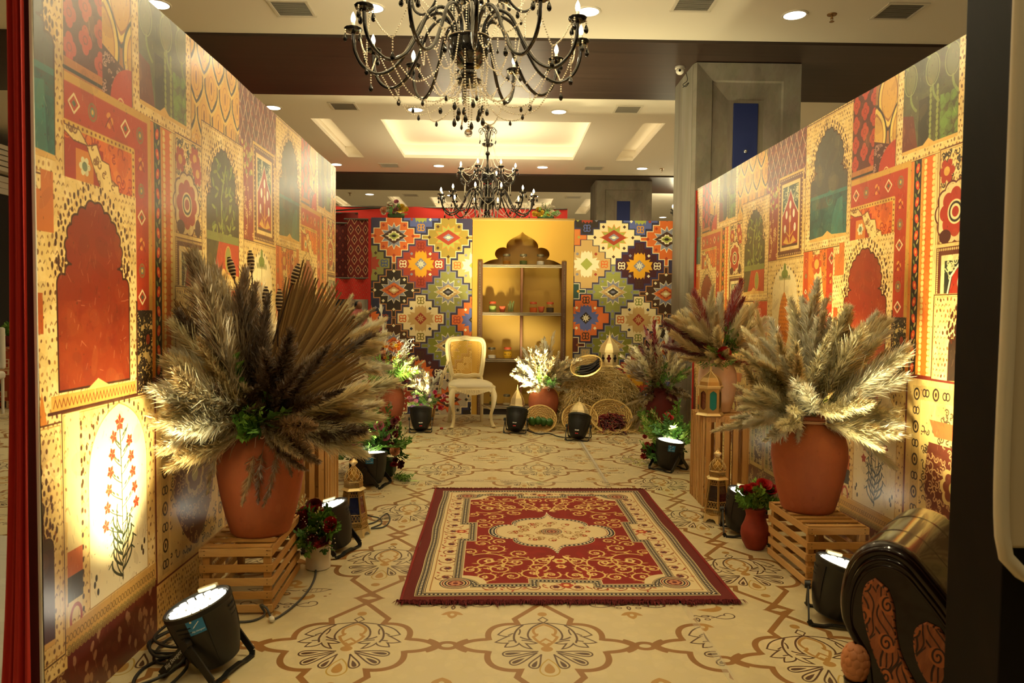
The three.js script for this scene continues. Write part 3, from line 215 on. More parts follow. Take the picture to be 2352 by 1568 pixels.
/* ---------- vinyl floor print: one repeat 0.76 x 0.92 m ---------- */
const FX = 0.76, FZ = 0.92;
const floorPrint = canvas(1270, 1536, (c, W, H) => {
  const S = W / FX; c.fillStyle = '#bfb08c'; c.fillRect(0, 0, W, H); const r = rng(5);
  for (let i = 0; i < 500; i++) { c.globalAlpha = 0.05; c.fillStyle = r() < 0.5 ? '#b9a06c' : '#f6e8c4'; c.beginPath(); c.arc(r() * W, r() * H, r.r(6, 60), 0, TAU); c.fill(); } c.globalAlpha = 1;
  const BR = '#875c2c', TN = '#a37a3c', DK = '#4e3320';
  c.lineJoin = 'miter'; c.lineCap = 'butt';
  const P = (pts, col, w, close, fill) => { c.beginPath(); pts.forEach((p, i) => { if (p.length === 2) i ? c.lineTo(...p) : c.moveTo(...p); else if (p.length === 4) c.quadraticCurveTo(...p); else c.bezierCurveTo(...p); }); if (close) c.closePath(); if (fill) { c.fillStyle = col; c.fill(); } else { c.strokeStyle = col; c.lineWidth = w < 0.008 ? w * 1.3 : w; c.stroke(); } };
  const E = (x, y, rx, ry, col, w) => { c.beginPath(); c.ellipse(x, y, rx, ry, 0, 0, TAU); if (w) { c.strokeStyle = col; c.lineWidth = w; c.stroke(); } else { c.fillStyle = col; c.fill(); } };
  const drop = (x, y, a, l, w) => { c.save(); c.translate(x, y); c.rotate(a); P([[0, 0], [w * 0.3, l * 0.3, w, l * 0.55, w, l * 0.78], [w, l * 1.02, -w, l * 1.02, -w, l * 0.78], [-w, l * 0.55, -w * 0.3, l * 0.3, 0, 0]], DK, 0.0045); P([[0, l * 0.45], [w * 0.2, l * 0.55, w * 0.5, l * 0.68, w * 0.45, l * 0.8], [w * 0.4, l * 0.93, -w * 0.4, l * 0.93, -w * 0.45, l * 0.8], [-w * 0.5, l * 0.68, -w * 0.2, l * 0.55, 0, l * 0.45]], DK, 0, true, true); c.restore(); };
  function A() { // quatrefoil medallion, centre (0,0), y downwards = towards the viewer
    for (const sx of [-1, 1]) for (const sy of [-1, 1]) { c.save(); c.scale(sx, sy); P([[0.335, 0.0], [0.305, 0.045, 0.235, 0.052], [0.222, 0.056], [0.235, 0.125, 0.2, 0.165], [0.165, 0.2, 0.105, 0.193], [0.118, 0.243], [0.022, 0.375], [-0.05, 0.46]], BR, 0.024); P([[0.345, 0.0], [0.33, 0.03, 0.30, 0.045]], BR, 0.03); c.restore(); }
    c.save(); c.transform(1.05, 0, 0, 1.27, 0, 0.02);
    E(0, -0.245, 0.019, 0.016, TN); P([[0, -0.222], [0.019, -0.2], [0, -0.178], [-0.019, -0.2]], DK, 0.004, true);
    for (const s of [-1, 1]) { c.save(); c.scale(s, 1); P([[0.0, -0.178], [0.13, -0.165, 0.165, -0.11], [0.178, -0.09], [0.15, -0.075, 0.14, -0.078], [0.165, -0.06, 0.187, -0.038], [0.16, -0.028, 0.14, -0.033], [0.15, -0.018, 0.152, -0.006], [0.11, -0.005, 0.10, -0.03], [0.085, 0.0, 0.055, 0.005], [0.07, -0.02, 0.075, -0.03], [0.05, -0.024, 0.034, -0.033], [0.06, -0.05, 0.09, -0.052]], DK, 0.0045); P([[0.0, -0.178], [0.06, -0.15, 0.065, -0.09], [0.066, -0.07, 0.055, -0.055], [0.08, -0.06, 0.095, -0.075]], DK, 0.0055); P([[0.08, -0.16], [0.12, -0.12, 0.118, -0.06], [0.115, -0.05, 0.11, -0.035]], DK, 0.006); P([[0.095, -0.13], [0.09, -0.11, 0.1, -0.09]], DK, 0.0045); P([[0.12, -0.10], [0.14, -0.085]], DK, 0.0045); P([[0.115, -0.05], [0.14, -0.045]], DK, 0.0045);
      drop(0.032, 0.022, -1.43, 0.135, 0.016); drop(0.036, 0.03, -0.95, 0.125, 0.017); drop(0.022, 0.04, -0.42, 0.095, 0.018); c.restore(); }
    P([[0, -0.165], [0.03, -0.15, 0.045, -0.13, 0.043, -0.115], [0.04, -0.09, 0.03, -0.092], [0.03, -0.085, 0.045, -0.075], [0.035, -0.045, 0, -0.008], [-0.035, -0.045, -0.045, -0.075], [-0.03, -0.085, -0.03, -0.092], [-0.04, -0.09, -0.043, -0.115], [-0.045, -0.13, -0.03, -0.15, 0, -0.165]], TN, 0.011, true); P([[-0.026, -0.036], [0, -0.062], [0.026, -0.036]], TN, 0.009); P([[-0.014, -0.034], [0, -0.02], [0.014, -0.034]], TN, 0.006);
    E(0, 0.006, 0.022, 0.017, TN); P([[0, 0.07], [0.03, 0.1, 0.034, 0.135], [0.034, 0.18, -0.034, 0.18, -0.034, 0.135], [-0.03, 0.1, 0, 0.07]], '#a98b3c', 0.004); P([[0, 0.095], [0.018, 0.115, 0.018, 0.135], [0.018, 0.16, -0.018, 0.16, -0.018, 0.135], [-0.018, 0.115, 0, 0.095]], TN, 0, true, true); c.restore(); E(0, 0.30, 0.021, 0.02, TN);
  }
  function D() { P([[0, -0.03], [0.055, 0], [0, 0.03], [-0.055, 0]], BR, 0.018, true); }
  function B() { // volute ornament between the medallions
    for (const s of [-1, 1]) { c.save(); c.scale(s, 1); P([[0.02, 0.0], [0.09, 0.05, 0.13, 0.0], [0.145, -0.03, 0.115, -0.045], [0.12, -0.03, 0.1, -0.02], [0.07, -0.01, 0.02, 0.0]], TN, 0, true, true); P([[0.02, 0.075], [0.03, 0.05, 0.06, 0.06, 0.08, 0.08], [0.10, 0.105, 0.17, 0.1, 0.165, 0.06], [0.16, 0.03, 0.12, 0.035, 0.125, 0.06], [0.105, 0.05, 0.10, 0.08, 0.06, 0.085]], DK, 0.0045); P([[0.0, 0.06], [0.02, 0.08, 0.05, 0.075], [0.06, 0.07, 0.045, 0.06]], DK, 0.0055); E(0.042, 0.1, 0.011, 0.008, DK, 0.005); P([[0.06, -0.09], [0.12, -0.12, 0.19, -0.1], [0.15, -0.07, 0.12, -0.065], [0.08, -0.06, 0.06, -0.09]], DK, 0.004); for (let i = 0; i < 12; i++) E(0.08 + (i % 4) * 0.022, -0.1 + Math.floor(i / 4) * 0.012, 0.003, 0.003, DK); E(0.18, -0.02, 0.008, 0.006, BR); E(0.195, -0.045, 0.006, 0.005, BR); P([[0.0, -0.09], [0.03, -0.075, 0.05, -0.09]], DK, 0.0045); c.restore(); }
    P([[0, 0.085], [0.014, 0.1, 0, 0.12], [-0.014, 0.1, 0, 0.085]], DK, 0.005); P([[-0.047, 0.178], [-0.03, 0.14, 0, 0.14], [0.03, 0.14, 0.047, 0.178], [0.03, 0.182, 0.022, 0.175], [0.02, 0.2, 0, 0.215], [-0.02, 0.2, -0.022, 0.175], [-0.03, 0.182, -0.047, 0.178]], TN, 0, true, true); E(0, 0.175, 0.009, 0.012, '#bfb08c');
    P([[0, -0.215], [0.045, -0.19, 0.035, -0.165], [0.03, -0.15, 0.018, -0.145], [0.05, -0.13, 0.072, -0.145], [0.06, -0.11, 0.015, -0.115], [0, -0.1, -0.015, -0.115], [-0.06, -0.11, -0.072, -0.145], [-0.05, -0.13, -0.018, -0.145], [-0.03, -0.15, -0.035, -0.165], [-0.045, -0.19, 0, -0.215]], TN, 0, true, true); E(0, -0.175, 0.01, 0.014, '#bfb08c'); E(0, -0.125, 0.013, 0.008, '#bfb08c'); E(0, -0.04, 0.02, 0.014, TN); P([[0, -0.065], [0.03, -0.05, 0, -0.03], [-0.03, -0.05, 0, -0.065]], DK, 0.0045);
  }
  c.save(); c.scale(S, S);
  for (const ox of [0, FX]) for (const oy of [0, FZ]) { c.save(); c.translate(ox, oy); B(); c.restore(); }
  for (const ox of [-FX / 2, FX / 2, FX * 1.5]) for (const oy of [-FZ / 2, FZ / 2, FZ * 1.5]) { c.save(); c.translate(ox, oy); A(); c.restore(); }
  for (const oy of [0, FZ]) { c.save(); c.translate(FX / 2, oy); D(); c.restore(); }
  for (const ox of [0, FX]) { c.save(); c.translate(ox, FZ / 2); E(0, 0, 0.034, 0.026, BR, 0.022); c.restore(); }
  c.restore();
});

/* ---------- rug print 1.49 x 2.03 m ---------- */
const rugPrint = canvas(1024, 1396, (c, W, H) => {
  const S = W / 1.49, r = rng(11); c.fillStyle = '#5e0e0b'; c.fillRect(0, 0, W, H); c.save(); c.scale(S, S); c.translate(0.745, 1.015);
  const hx = 0.745, hy = 1.015, CR = '#cfbc92', NV = '#1d1a26';
  const rc = (x, y, col) => { c.fillStyle = col; c.fillRect(-x, -y, 2 * x, 2 * y); };
  const beads = (pts, w) => { const go = (col, lw, dash) => { c.strokeStyle = col; c.lineWidth = lw; c.setLineDash(dash); c.beginPath(); pts.forEach((p, i) => p.length === 2 ? (i ? c.lineTo(...p) : c.moveTo(...p)) : c.arc(...p)); c.closePath(); c.stroke(); c.setLineDash([]); }; go(NV, w, []); go('#cdb98a', w * 0.96, []); go(NV, w * 0.74, []); go('#b9a276', w * 0.62, []); go(NV, w * 0.5, []); go('#d9cba6', w * 0.24, [0.010, 0.009]); };
  const spiral = (x, y, R, a0, dir, col, w, turns = 1.3) => { c.strokeStyle = col; c.lineWidth = w; c.beginPath(); for (let i = 0; i <= 40; i++) { const t = i / 40, a = a0 + dir * t * TAU * turns, q = R * (1 - t * 0.75); const X = x + Math.cos(a) * q, Y = y + Math.sin(a) * q; i ? c.lineTo(X, Y) : c.moveTo(X, Y); } c.stroke(); };
  const leaf = (x, y, a, l, col) => { c.save(); c.translate(x, y); c.rotate(a); c.fillStyle = col; c.beginPath(); c.moveTo(0, 0); c.quadraticCurveTo(l * 0.5, -l * 0.42, l, 0); c.quadraticCurveTo(l * 0.5, l * 0.2, 0, 0); c.fill(); c.restore(); };
  const flower = (x, y, s, col, col2) => { c.fillStyle = col; for (let i = 0; i < 6; i++) { const a = i / 6 * TAU; c.beginPath(); c.arc(x + Math.cos(a) * s * 0.62, y + Math.sin(a) * s * 0.62, s * 0.36, 0, TAU); c.fill(); } c.fillStyle = col2; c.beginPath(); c.arc(x, y, s * 0.4, 0, TAU); c.fill(); };
  rc(0.69, 0.96, NV); beads([[-0.667, -0.937], [0.667, -0.937], [0.667, 0.937], [-0.667, 0.937]], 0.044); rc(0.643, 0.913, CR); c.strokeStyle = '#9a6a3a'; c.lineWidth = 0.005; c.strokeRect(-0.625, -0.895, 1.25, 1.79);
  const field = (d) => { const X = 0.485 - d, Y = 0.81 - d, tx = 0.43 - d, ty = 0.19 + d, bx = 0.175 + d, by = 0.755 - d, k = 0.115 + d;
    return [[X, -ty], [X, -(Y - k)], [X + 0, -(Y - k)], ['a', X, -Y, k, PI / 2, PI, false], [X - k, -Y], [bx, -Y], [bx, -by], [-bx, -by], [-bx, -Y], [-(X - k), -Y], ['a', -X, -Y, k, 0, PI / 2, false], [-X, -(Y - k)], [-X, -ty], [-tx, -ty], [-tx, ty], [-X, ty], [-X, Y - k], ['a', -X, Y, k, -PI / 2, 0, false], [-(X - k), Y], [-bx, Y], [-bx, by], [bx, by], [bx, Y], [X - k, Y], ['a', X, Y, k, PI, PI * 1.5, false], [X, Y - k], [X, ty], [tx, ty], [tx, -ty]]; };
  const fieldPath = (d) => { c.beginPath(); field(d).forEach((p, i) => { if (p[0] === 'a') c.arc(p[1], p[2], p[3], p[4], p[5], p[6]); else i ? c.lineTo(...p) : c.moveTo(...p); }); c.closePath(); };
  // border scrolls
  for (const s of [-1, 1]) { for (let i = 0; i < 13; i++) { const y = -0.72 + i * 0.12, x = s * 0.565; spiral(x, y, 0.052, i % 2 ? 0 : PI, i % 2 ? 1 : -1, '#7a3e20', 0.0062, 1.1); for (const q of [0.5, 1.7, 3.1, 4.4]) leaf(x + Math.cos(q + i) * 0.045, y + Math.sin(q + i) * 0.05, q * 2 + i, 0.028, q > 2 ? '#8a5a30' : '#9c3a22'); flower(x, y, 0.02, '#6d2c24', '#3a2430'); leaf(x + 0.03, y + 0.05, 1, 0.03, '#9a7a4a'); leaf(x - 0.03, y - 0.05, 4, 0.03, '#a03a22'); } for (let i = 0; i < 8; i++) { const x = -0.35 + i * 0.1, y = s * 0.855; spiral(x, y, 0.04, i % 2 ? 0 : PI, i % 2 ? 1 : -1, '#7a3e20', 0.0062, 1.1); for (const q of [0.5, 1.7, 3.1, 4.4]) leaf(x + Math.cos(q + i) * 0.045, y + Math.sin(q + i) * 0.035, q * 2 + i, 0.028, q > 2 ? '#8a5a30' : '#9c3a22'); flower(x, y, 0.018, '#6d2c24', '#3a2430'); leaf(x + 0.04, y, 0.6, 0.03, '#a03a22'); } flower(s * 0.52, 0, 0.035, '#a03a22', '#d8b070'); leaf(s * 0.5, 0.03, s > 0 ? 2.5 : 0.6, 0.05, '#a03a22'); leaf(s * 0.5, -0.03, s > 0 ? 3.7 : -0.6, 0.05, '#a03a22'); flower(0, s * 0.83, 0.035, '#a03a22', '#d8b070'); }
  c.lineJoin = 'miter'; fieldPath(-0.027); for (const [col, w, dash] of [[NV, 0.042, []], ['#cdb98a', 0.038, []], [NV, 0.030, []], ['#b9a276', 0.025, []], [NV, 0.020, []], ['#d9cba6', 0.010, [0.010, 0.009]]]) { c.strokeStyle = col; c.lineWidth = w; c.setLineDash(dash); c.stroke(); } c.setLineDash([]);
  fieldPath(0); c.fillStyle = '#7d130d'; c.fill(); c.save(); c.clip();
  for (let i = 0; i < 90; i++) { c.globalAlpha = 0.16; c.fillStyle = r() < 0.5 ? '#5a0c0a' : '#a8251a'; c.beginPath(); c.ellipse(r.r(-0.5, 0.5), r.r(-0.85, 0.85), r.r(0.02, 0.09), r.r(0.01, 0.04), r() * 3, 0, TAU); c.fill(); } c.globalAlpha = 1;
  const BE = '#cfb06c';
  for (const sx of [-1, 1]) for (const sy of [-1, 1]) { c.save(); c.scale(sx, sy);
    for (const [x, y, R, a, d] of [[0.23, 0.52, 0.1, 2.6, 1], [0.36, 0.50, 0.12, 5.5, -1], [0.33, 0.3, 0.07, 0.5, 1], [0.15, 0.68, 0.075, 3.2, -1], [0.38, 0.72, 0.065, 1, 1], [0.39, 0.12, 0.05, 2, 1], [0.25, 0.72, 0.05, 0, -1], [0.08, 0.5, 0.045, 4, 1], [0.46, 0.36, 0.05, 1, -1], [0.12, 0.60, 0.06, 2, 1], [0.30, 0.62, 0.06, 5, 1], [0.20, 0.38, 0.05, 1, -1], [0.06, 0.70, 0.05, 4, -1], [0.45, 0.62, 0.05, 2, 1], [0.40, 0.22, 0.045, 3, 1], [0.30, 0.18, 0.04, 1, -1]]) { spiral(x, y, R, a, d, BE, 0.0095, 1.25); flower(x, y, R * 0.24, '#d8bd7c', '#7a1a12'); for (let i = 0; i < 9; i++) { const q = a + d * i * 0.6; leaf(x + Math.cos(q) * R * (1 - i * 0.06), y + Math.sin(q) * R * (1 - i * 0.06), q + d * 0.9, R * 0.36, i % 2 ? BE : '#b08a4a'); } }
    for (let i = 0; i < 16; i++) leaf(0.03 + i * 0.026, 0.42 + Math.sin(i * 0.8) * 0.03 + i * 0.015, i * 1.1, 0.035, BE); c.strokeStyle = BE; c.lineWidth = 0.008; c.beginPath(); c.moveTo(0.03, 0.43); c.bezierCurveTo(0.15, 0.55, 0.3, 0.4, 0.45, 0.62); c.stroke(); c.beginPath(); c.moveTo(0.05, 0.43); c.bezierCurveTo(0.02, 0.6, 0.2, 0.6, 0.1, 0.78); c.stroke(); leaf(0.02, 0.42, 1.2, 0.07, '#d8bd7c'); c.restore(); }
  for (const sy of [-1, 1]) { flower(0, sy * 0.5, 0.04, '#cfb06c', '#a0301c'); flower(0, sy * 0.58, 0.028, '#cfb06c', '#a0301c'); }
  const q = [[0.365, 0], [0.372, 0.09, 0.30, 0.155, 0.225, 0.122], [0.25, 0.215, 0.145, 0.275, 0.065, 0.272], [0.03, 0.285, 0.012, 0.33, 0, 0.40]];
  const med = (k) => { c.beginPath(); for (const [sx, sy, rev] of [[1, 1, 0], [-1, 1, 1], [-1, -1, 0], [1, -1, 1]]) { if (!rev) { if (sx > 0) c.moveTo(0.365 * k, 0); q.forEach((p, i) => i && c.bezierCurveTo(...p.map((v, j) => v * k * (j % 2 ? sy : sx)))); } else { for (let i = 3; i > 0; i--) { const p = q[i], o = q[i - 1], e = o.slice(-2); c.bezierCurveTo(p[2] * k * sx, p[3] * k * sy, p[0] * k * sx, p[1] * k * sy, e[0] * k * sx, e[1] * k * sy); } } } c.closePath(); };
  med(1); c.fillStyle = '#d8c08c'; c.fill(); med(0.985); c.fillStyle = NV; c.fill(); med(0.94); c.strokeStyle = '#e8dcb8'; c.lineWidth = 0.012; c.setLineDash([0.014, 0.012]); c.stroke(); c.setLineDash([]); med(0.9); c.fillStyle = '#e8dcb8'; c.fill(); med(0.885); c.fillStyle = '#8a5a3a'; c.fill(); med(0.87); c.fillStyle = CR; c.fill();
  for (let i = 0; i < 40; i++) { const a = r() * TAU, q = r.r(0.08, 0.92), x = Math.cos(a) * 0.27 * q, y = Math.sin(a) * 0.2 * q; spiral(x, y, 0.028, r() * 6, i % 2 ? 1 : -1, '#86562c', 0.0042, 1.1); leaf(x, y, r() * 6, 0.03, i % 3 ? '#8a6a3a' : '#9a3a22'); }
  for (let i = 0; i < 12; i++) { const a = i / 12 * TAU, x = Math.cos(a) * 0.19, y = Math.sin(a) * 0.15; spiral(x, y, 0.035, a, i % 2 ? 1 : -1, '#8a5a2c', 0.004, 1); flower(x * 1.1, y * 1.1, 0.016, '#8c2a1c', '#c99a5a'); leaf(x * 0.75, y * 0.75, a + 0.6, 0.03, '#8a6a3a'); }
  const roundel = (x, y, R) => [[1, NV], [0.93, CR], [0.86, '#6a1a18'], [0.78, CR], [0.7, NV], [0.6, '#c9a878'], [0.5, '#5a1620'], [0.3, '#a05a48'], [0.12, NV]].forEach(([k, col]) => { c.fillStyle = col; c.beginPath(); c.arc(x, y, R * k, 0, TAU); c.fill(); });
  roundel(0, 0, 0.06); flower(0, 0, 0.024, '#b87a5c', '#3a1420'); c.restore();
  for (const sx of [-1, 1]) for (const sy of [-1, 1]) { roundel(sx * 0.515, sy * 0.80, 0.074); flower(sx * 0.515, sy * 0.80, 0.03, '#b87a5c', '#5a1620'); }
  c.restore();
});
/* ---------- the hall ---------- */
const CEIL = 4.06;
const ceilMat = std('#efe6d4', 0.85), stripMat = glow(new THREE.Color().setRGB(1, 0.80, 0.46), 2.2);
const beamTex = mottle(512, 256, '#3a2a22', [[500, '#1e1410', 0.16, 20, 60, 0.05], [300, '#5a463a', 0.12, 10, 50, 0.06]], 21);
const beamMat = std(0xffffff, 0.34, 0, { map: beamTex });
{ // marble floor of the hall and the printed vinyl sheets laid over it
  const marble = mottle(1024, 1024, '#c9c2b4', [[60, '#e4ded2', 0.2, 30, 140, 0.4], [50, '#9a9388', 0.12, 10, 100, 0.12], [40, '#7f786c', 0.16, 2, 120, 0.02]], 22); marble.repeat.set(12, 16);
  const g = new THREE.BoxGeometry(20, 0.2, 32); g.translate(0, -0.103, -12); struct('floor', g, std(0xffffff, 0.22, 0, { map: marble }), 'pale marble floor of the hall around the printed sheets');
  const sheet = (x0, x1, z0, z1, px, pz, y = 0.0) => { const t = ctex(floorPrint); const gg = new THREE.BoxGeometry(x1 - x0, 0.003, z1 - z0); gg.translate((x0 + x1) / 2, y - 0.0015, (z0 + z1) / 2); const p = gg.attributes.position, uv = gg.attributes.uv; for (let i = 0; i < p.count; i++) uv.setXY(i, (p.getX(i) - px) / FX, -(p.getZ(i) - pz) / FZ); const bump = mottle(256, 256, '#808080', [[300, '#707070', 0.5, 2, 12]], 29); bump.repeat.set(3, 3); return struct('floor', gg, std(0xffffff, 0.46, 0, { map: t }), 'printed vinyl floor sheet with brown medallions'); };
  sheet(-1.42, 0.83, -5.46, 1.6, -0.19, -2.755 - FZ / 2); sheet(-1.42, 0.80, -17, -5.46, -0.05, -5.40); sheet(0.83, 3.4, -17, 1.6, 0.84, -2.64 - FZ / 2); sheet(-7, -1.42, -17, -4.1, 0.1, -4.4);
  const tapeM = phys('#f4ead0', 0.12, { transparent: true, opacity: 0.16, clearcoat: 1 });
  const tp = (n, a, b, w, l) => { const m = mesh('floor_tape', T(bar(a, b, w, 0.0008)), tapeM); const A = V(...a), B = V(...b); m.geometry = new THREE.BoxGeometry(w, 0.0008, A.distanceTo(B)); m.geometry.rotateY(Math.atan2(B.x - A.x, B.z - A.z)); m.geometry.translate((A.x + B.x) / 2, 0.0006, (A.z + B.z) / 2); tag(m, l, 'tape'); };
  tp(0, [0.845, 0, 0.5], [0.79, 0, -7.2], 0.03, 'clear tape over the long floor seam running under the rug'); tp(0, [-0.75, 0, -5.47], [0.55, 0, -5.44], 0.04, 'clear tape over the cross seam behind the rug');
}
{ // ceiling bays between dark beams, each with a large cove and two slots
  const slab = (z0, z1, holes) => { const s = shape([[-10, z0], [10, z0], [10, z1], [-10, z1]]); for (const [x0, x1, a, b] of holes) { const h = new THREE.Path(); h.moveTo(x0, a); h.lineTo(x0, b); h.lineTo(x1, b); h.lineTo(x1, a); h.closePath(); s.holes.push(h); } const g = new THREE.ExtrudeGeometry(s, { depth: 0.06, bevelEnabled: false }); g.rotateX(PI / 2); g.translate(0, CEIL + 0.06, 0); return g; };
  const bays = [[-7.55, 4.2, [[-1.77, 1.31, -3.7, -6.35]]], [-14.93, -9.55, [[-1.77, 1.31, -10.83, -13.5], [-2.79, -2.5, -10.83, -13.5], [2.08, 2.4, -10.83, -13.5], [4.6, 4.9, -10.83, -13.5], [-5.6, -5.3, -10.83, -13.5]]], [-22.3, -16.93, [[-1.77, 1.31, -18.1, -20.8], [-2.79, -2.5, -18.1, -20.8], [-4.3, -4.0, -18.1, -20.8], [2.08, 2.4, -18.1, -20.8]]], [-28, -22.3, []]];
  bays.forEach(([z0, z1, holes], bi) => {
    const c = struct('ceiling', slab(Math.min(z0, z1), Math.max(z0, z1), holes.map(([a, b, p, q]) => [a, b, p, q])), ceilMat, 'cream plaster ceiling bay with recessed coves');
    for (const [x0, x1, za, zb] of holes) {
      const big = x1 - x0 > 1, m = big ? 0.10 : 0.06, h = big ? 0.2 : 0.14, X0 = x0 - m, X1 = x1 + m, Z0 = zb - m, Z1 = za + m, y = CEIL + 0.06, cx = (X0 + X1) / 2, cz = (Z0 + Z1) / 2;
      mesh('recess', [box(X1 - X0 + 0.1, 0.05, Z1 - Z0 + 0.1, cx, y + h + 0.025, cz), box(0.05, h, Z1 - Z0, X0 - 0.025, y + h / 2, cz), box(0.05, h, Z1 - Z0, X1 + 0.025, y + h / 2, cz), box(X1 - X0, h, 0.05, cx, y + h / 2, Z0 - 0.025), box(X1 - X0, h, 0.05, cx, y + h / 2, Z1 + 0.025)], ceilMat, c);
      const w = big ? 0.05 : 0.025, L = [[X0 + m * 0.45, cz, w, Z1 - Z0 - 0.1], [X1 - m * 0.45, cz, w, Z1 - Z0 - 0.1]]; if (big) L.push([cx, Z0 + m * 0.45, X1 - X0 - 0.2, w], [cx, Z1 - m * 0.45, X1 - X0 - 0.2, w]);
      for (const [lx, lz, lw, ld] of L) { mesh('cove_strip', box(lw, 0.012, ld, lx, y + 0.008, lz), stripMat, c); const a = new THREE.RectAreaLight(BULB, POWER.cove * (big ? 9 : 9), lw, ld); a.position.set(lx, y + 0.02, lz); a.lookAt(lx, y + 3, lz); c.add(a); }
    }
  });
  for (const [a, b] of [[-7.55, -9.55], [-14.93, -16.93], [-22.3, -24]]) { const g = box(20, 0.3, a - b, 0, CEIL + 0.12, (a + b) / 2); struct('beam', g, beamMat, 'dark brown wood-clad ceiling beam'); }
  struct('ceiling', box(20, 0.1, 34, 0, CEIL + 0.5, -12), ceilMat, 'structural slab above the coves');
}
{ // hall walls
  const wm = std('#b99a78', 0.8), dk = std('#15110e', 0.7);
  struct('wall_far', box(20, 5, 0.2, 0, 2.4, -27.6), wm, 'far beige wall of the hall'); struct('wall_near', box(20, 5, 0.2, 0, 2.4, 4.1), std('#2a1e17', 0.7), 'wall of the hall behind the viewer'); struct('wall_east', box(0.2, 5, 32, 9.9, 2.4, -12), wm, 'beige side wall of the hall');
  struct('wall_west', box(0.2, 5, 32, -9.9, 2.4, -12), dk, 'dark side wall of the hall');
  const r = struct('wall_dais', null, null, 'dark stage wall beside the booth with white stone ledges'); mesh('backing', box(0.2, 3.3, 9, -7.85, 1.65, -12.5), dk, r);
  const ledge = std('#cfc6b6', 0.8); for (let i = 0; i < 5; i++) mesh('ledge', rbox(0.5 - i * 0.05, 0.07, 9, -7.8 + i * 0.02, 3.36 + i * 0.085, -12.5, 0.01), ledge, r);
  for (let k = 0; k < 3; k++) for (let i = 0; i < 26; i++) mesh('brick', new THREE.BoxGeometry(0.06, 0.085, 0.32), ledge, r).position.set(-7.73 - 0.012 * ((i * 7 + k) % 3), 3.06 + k * 0.092, -8.2 - i * 0.335 - (k % 2) * 0.16);
}
{ // square columns faced with bevelled grey plaster panels around a blue slot
  const tex = mottle(512, 512, '#8e8474', [[260, '#6c6456', 0.10, 6, 60, 1.8], [220, '#a09a8a', 0.10, 6, 70, 1.6], [120, '#5a5044', 0.08, 2, 30, 3]], 31), pm = std(0xffffff, 0.75, 0, { map: tex }), blue = std('#16296a', 0.6), dark = std('#241a14', 0.6);
  const col = (x0, x1, z0, depth, blueTop) => {
    const p = struct('pillar', null, null, 'grey plaster pillar with a stepped face and a blue slot'), w = x1 - x0, cx = (x0 + x1) / 2, H = CEIL - 0.02;
    mesh('core', box(w, H, depth - 0.1, cx, H / 2, z0 - 0.1 - (depth - 0.1) / 2), pm, p);
    const ring = (a, b, z, t, za, zb) => { // mitred frame between inset a and inset b
      const f = (q, zz) => [[x0 + q, 0.0, zz], [x0 + q, H - q, zz], [x1 - q, H - q, zz], [x1 - q, 0.0, zz]], A = f(a, za), B = f(b, zb), S = [];
      for (const [i, j] of [[0, 1], [1, 2], [2, 3]]) { const q = [...A[i], ...A[j], ...B[j], ...A[i], ...B[j], ...B[i]]; mesh('face_board', soup(q, null, q.map((_, k) => k).filter((k) => k % 3 === 0).flatMap((k) => [q[k] * 0.8 + i, q[k + 1] * 0.8])), pm, p); }
    };
    const s = w / 1.19; ring(0, 0.02 * s, 0, 0, z0 - 0.12, z0); ring(0.02 * s, 0.2 * s, 0, 0, z0, z0 - 0.035); ring(0.2 * s, 0.215 * s, 0, 0, z0 - 0.035, z0 - 0.06); ring(0.215 * s, 0.395 * s, 0, 0, z0 - 0.06, z0 - 0.1); mesh('face_back', box(w * 0.4, H, 0.02, cx, H / 2, z0 - 0.125), pm, p);
    mesh('blue_panel', rbox(w * 0.23, H - 0.43 * s, 0.03, cx, (H - 0.43 * s) / 2, z0 - 0.098, 0.006), blue, p); mesh('stud', sph(0.022, cx, 3.08, z0 - 0.075, 10), std('#d8d8d8', 0.25, 0.9), p);
    return p;
  };
  col(2.11, 3.30, -8.08, 0.92); col(2.02 - 0.05, 3.16, -15.3, 0.92);
}
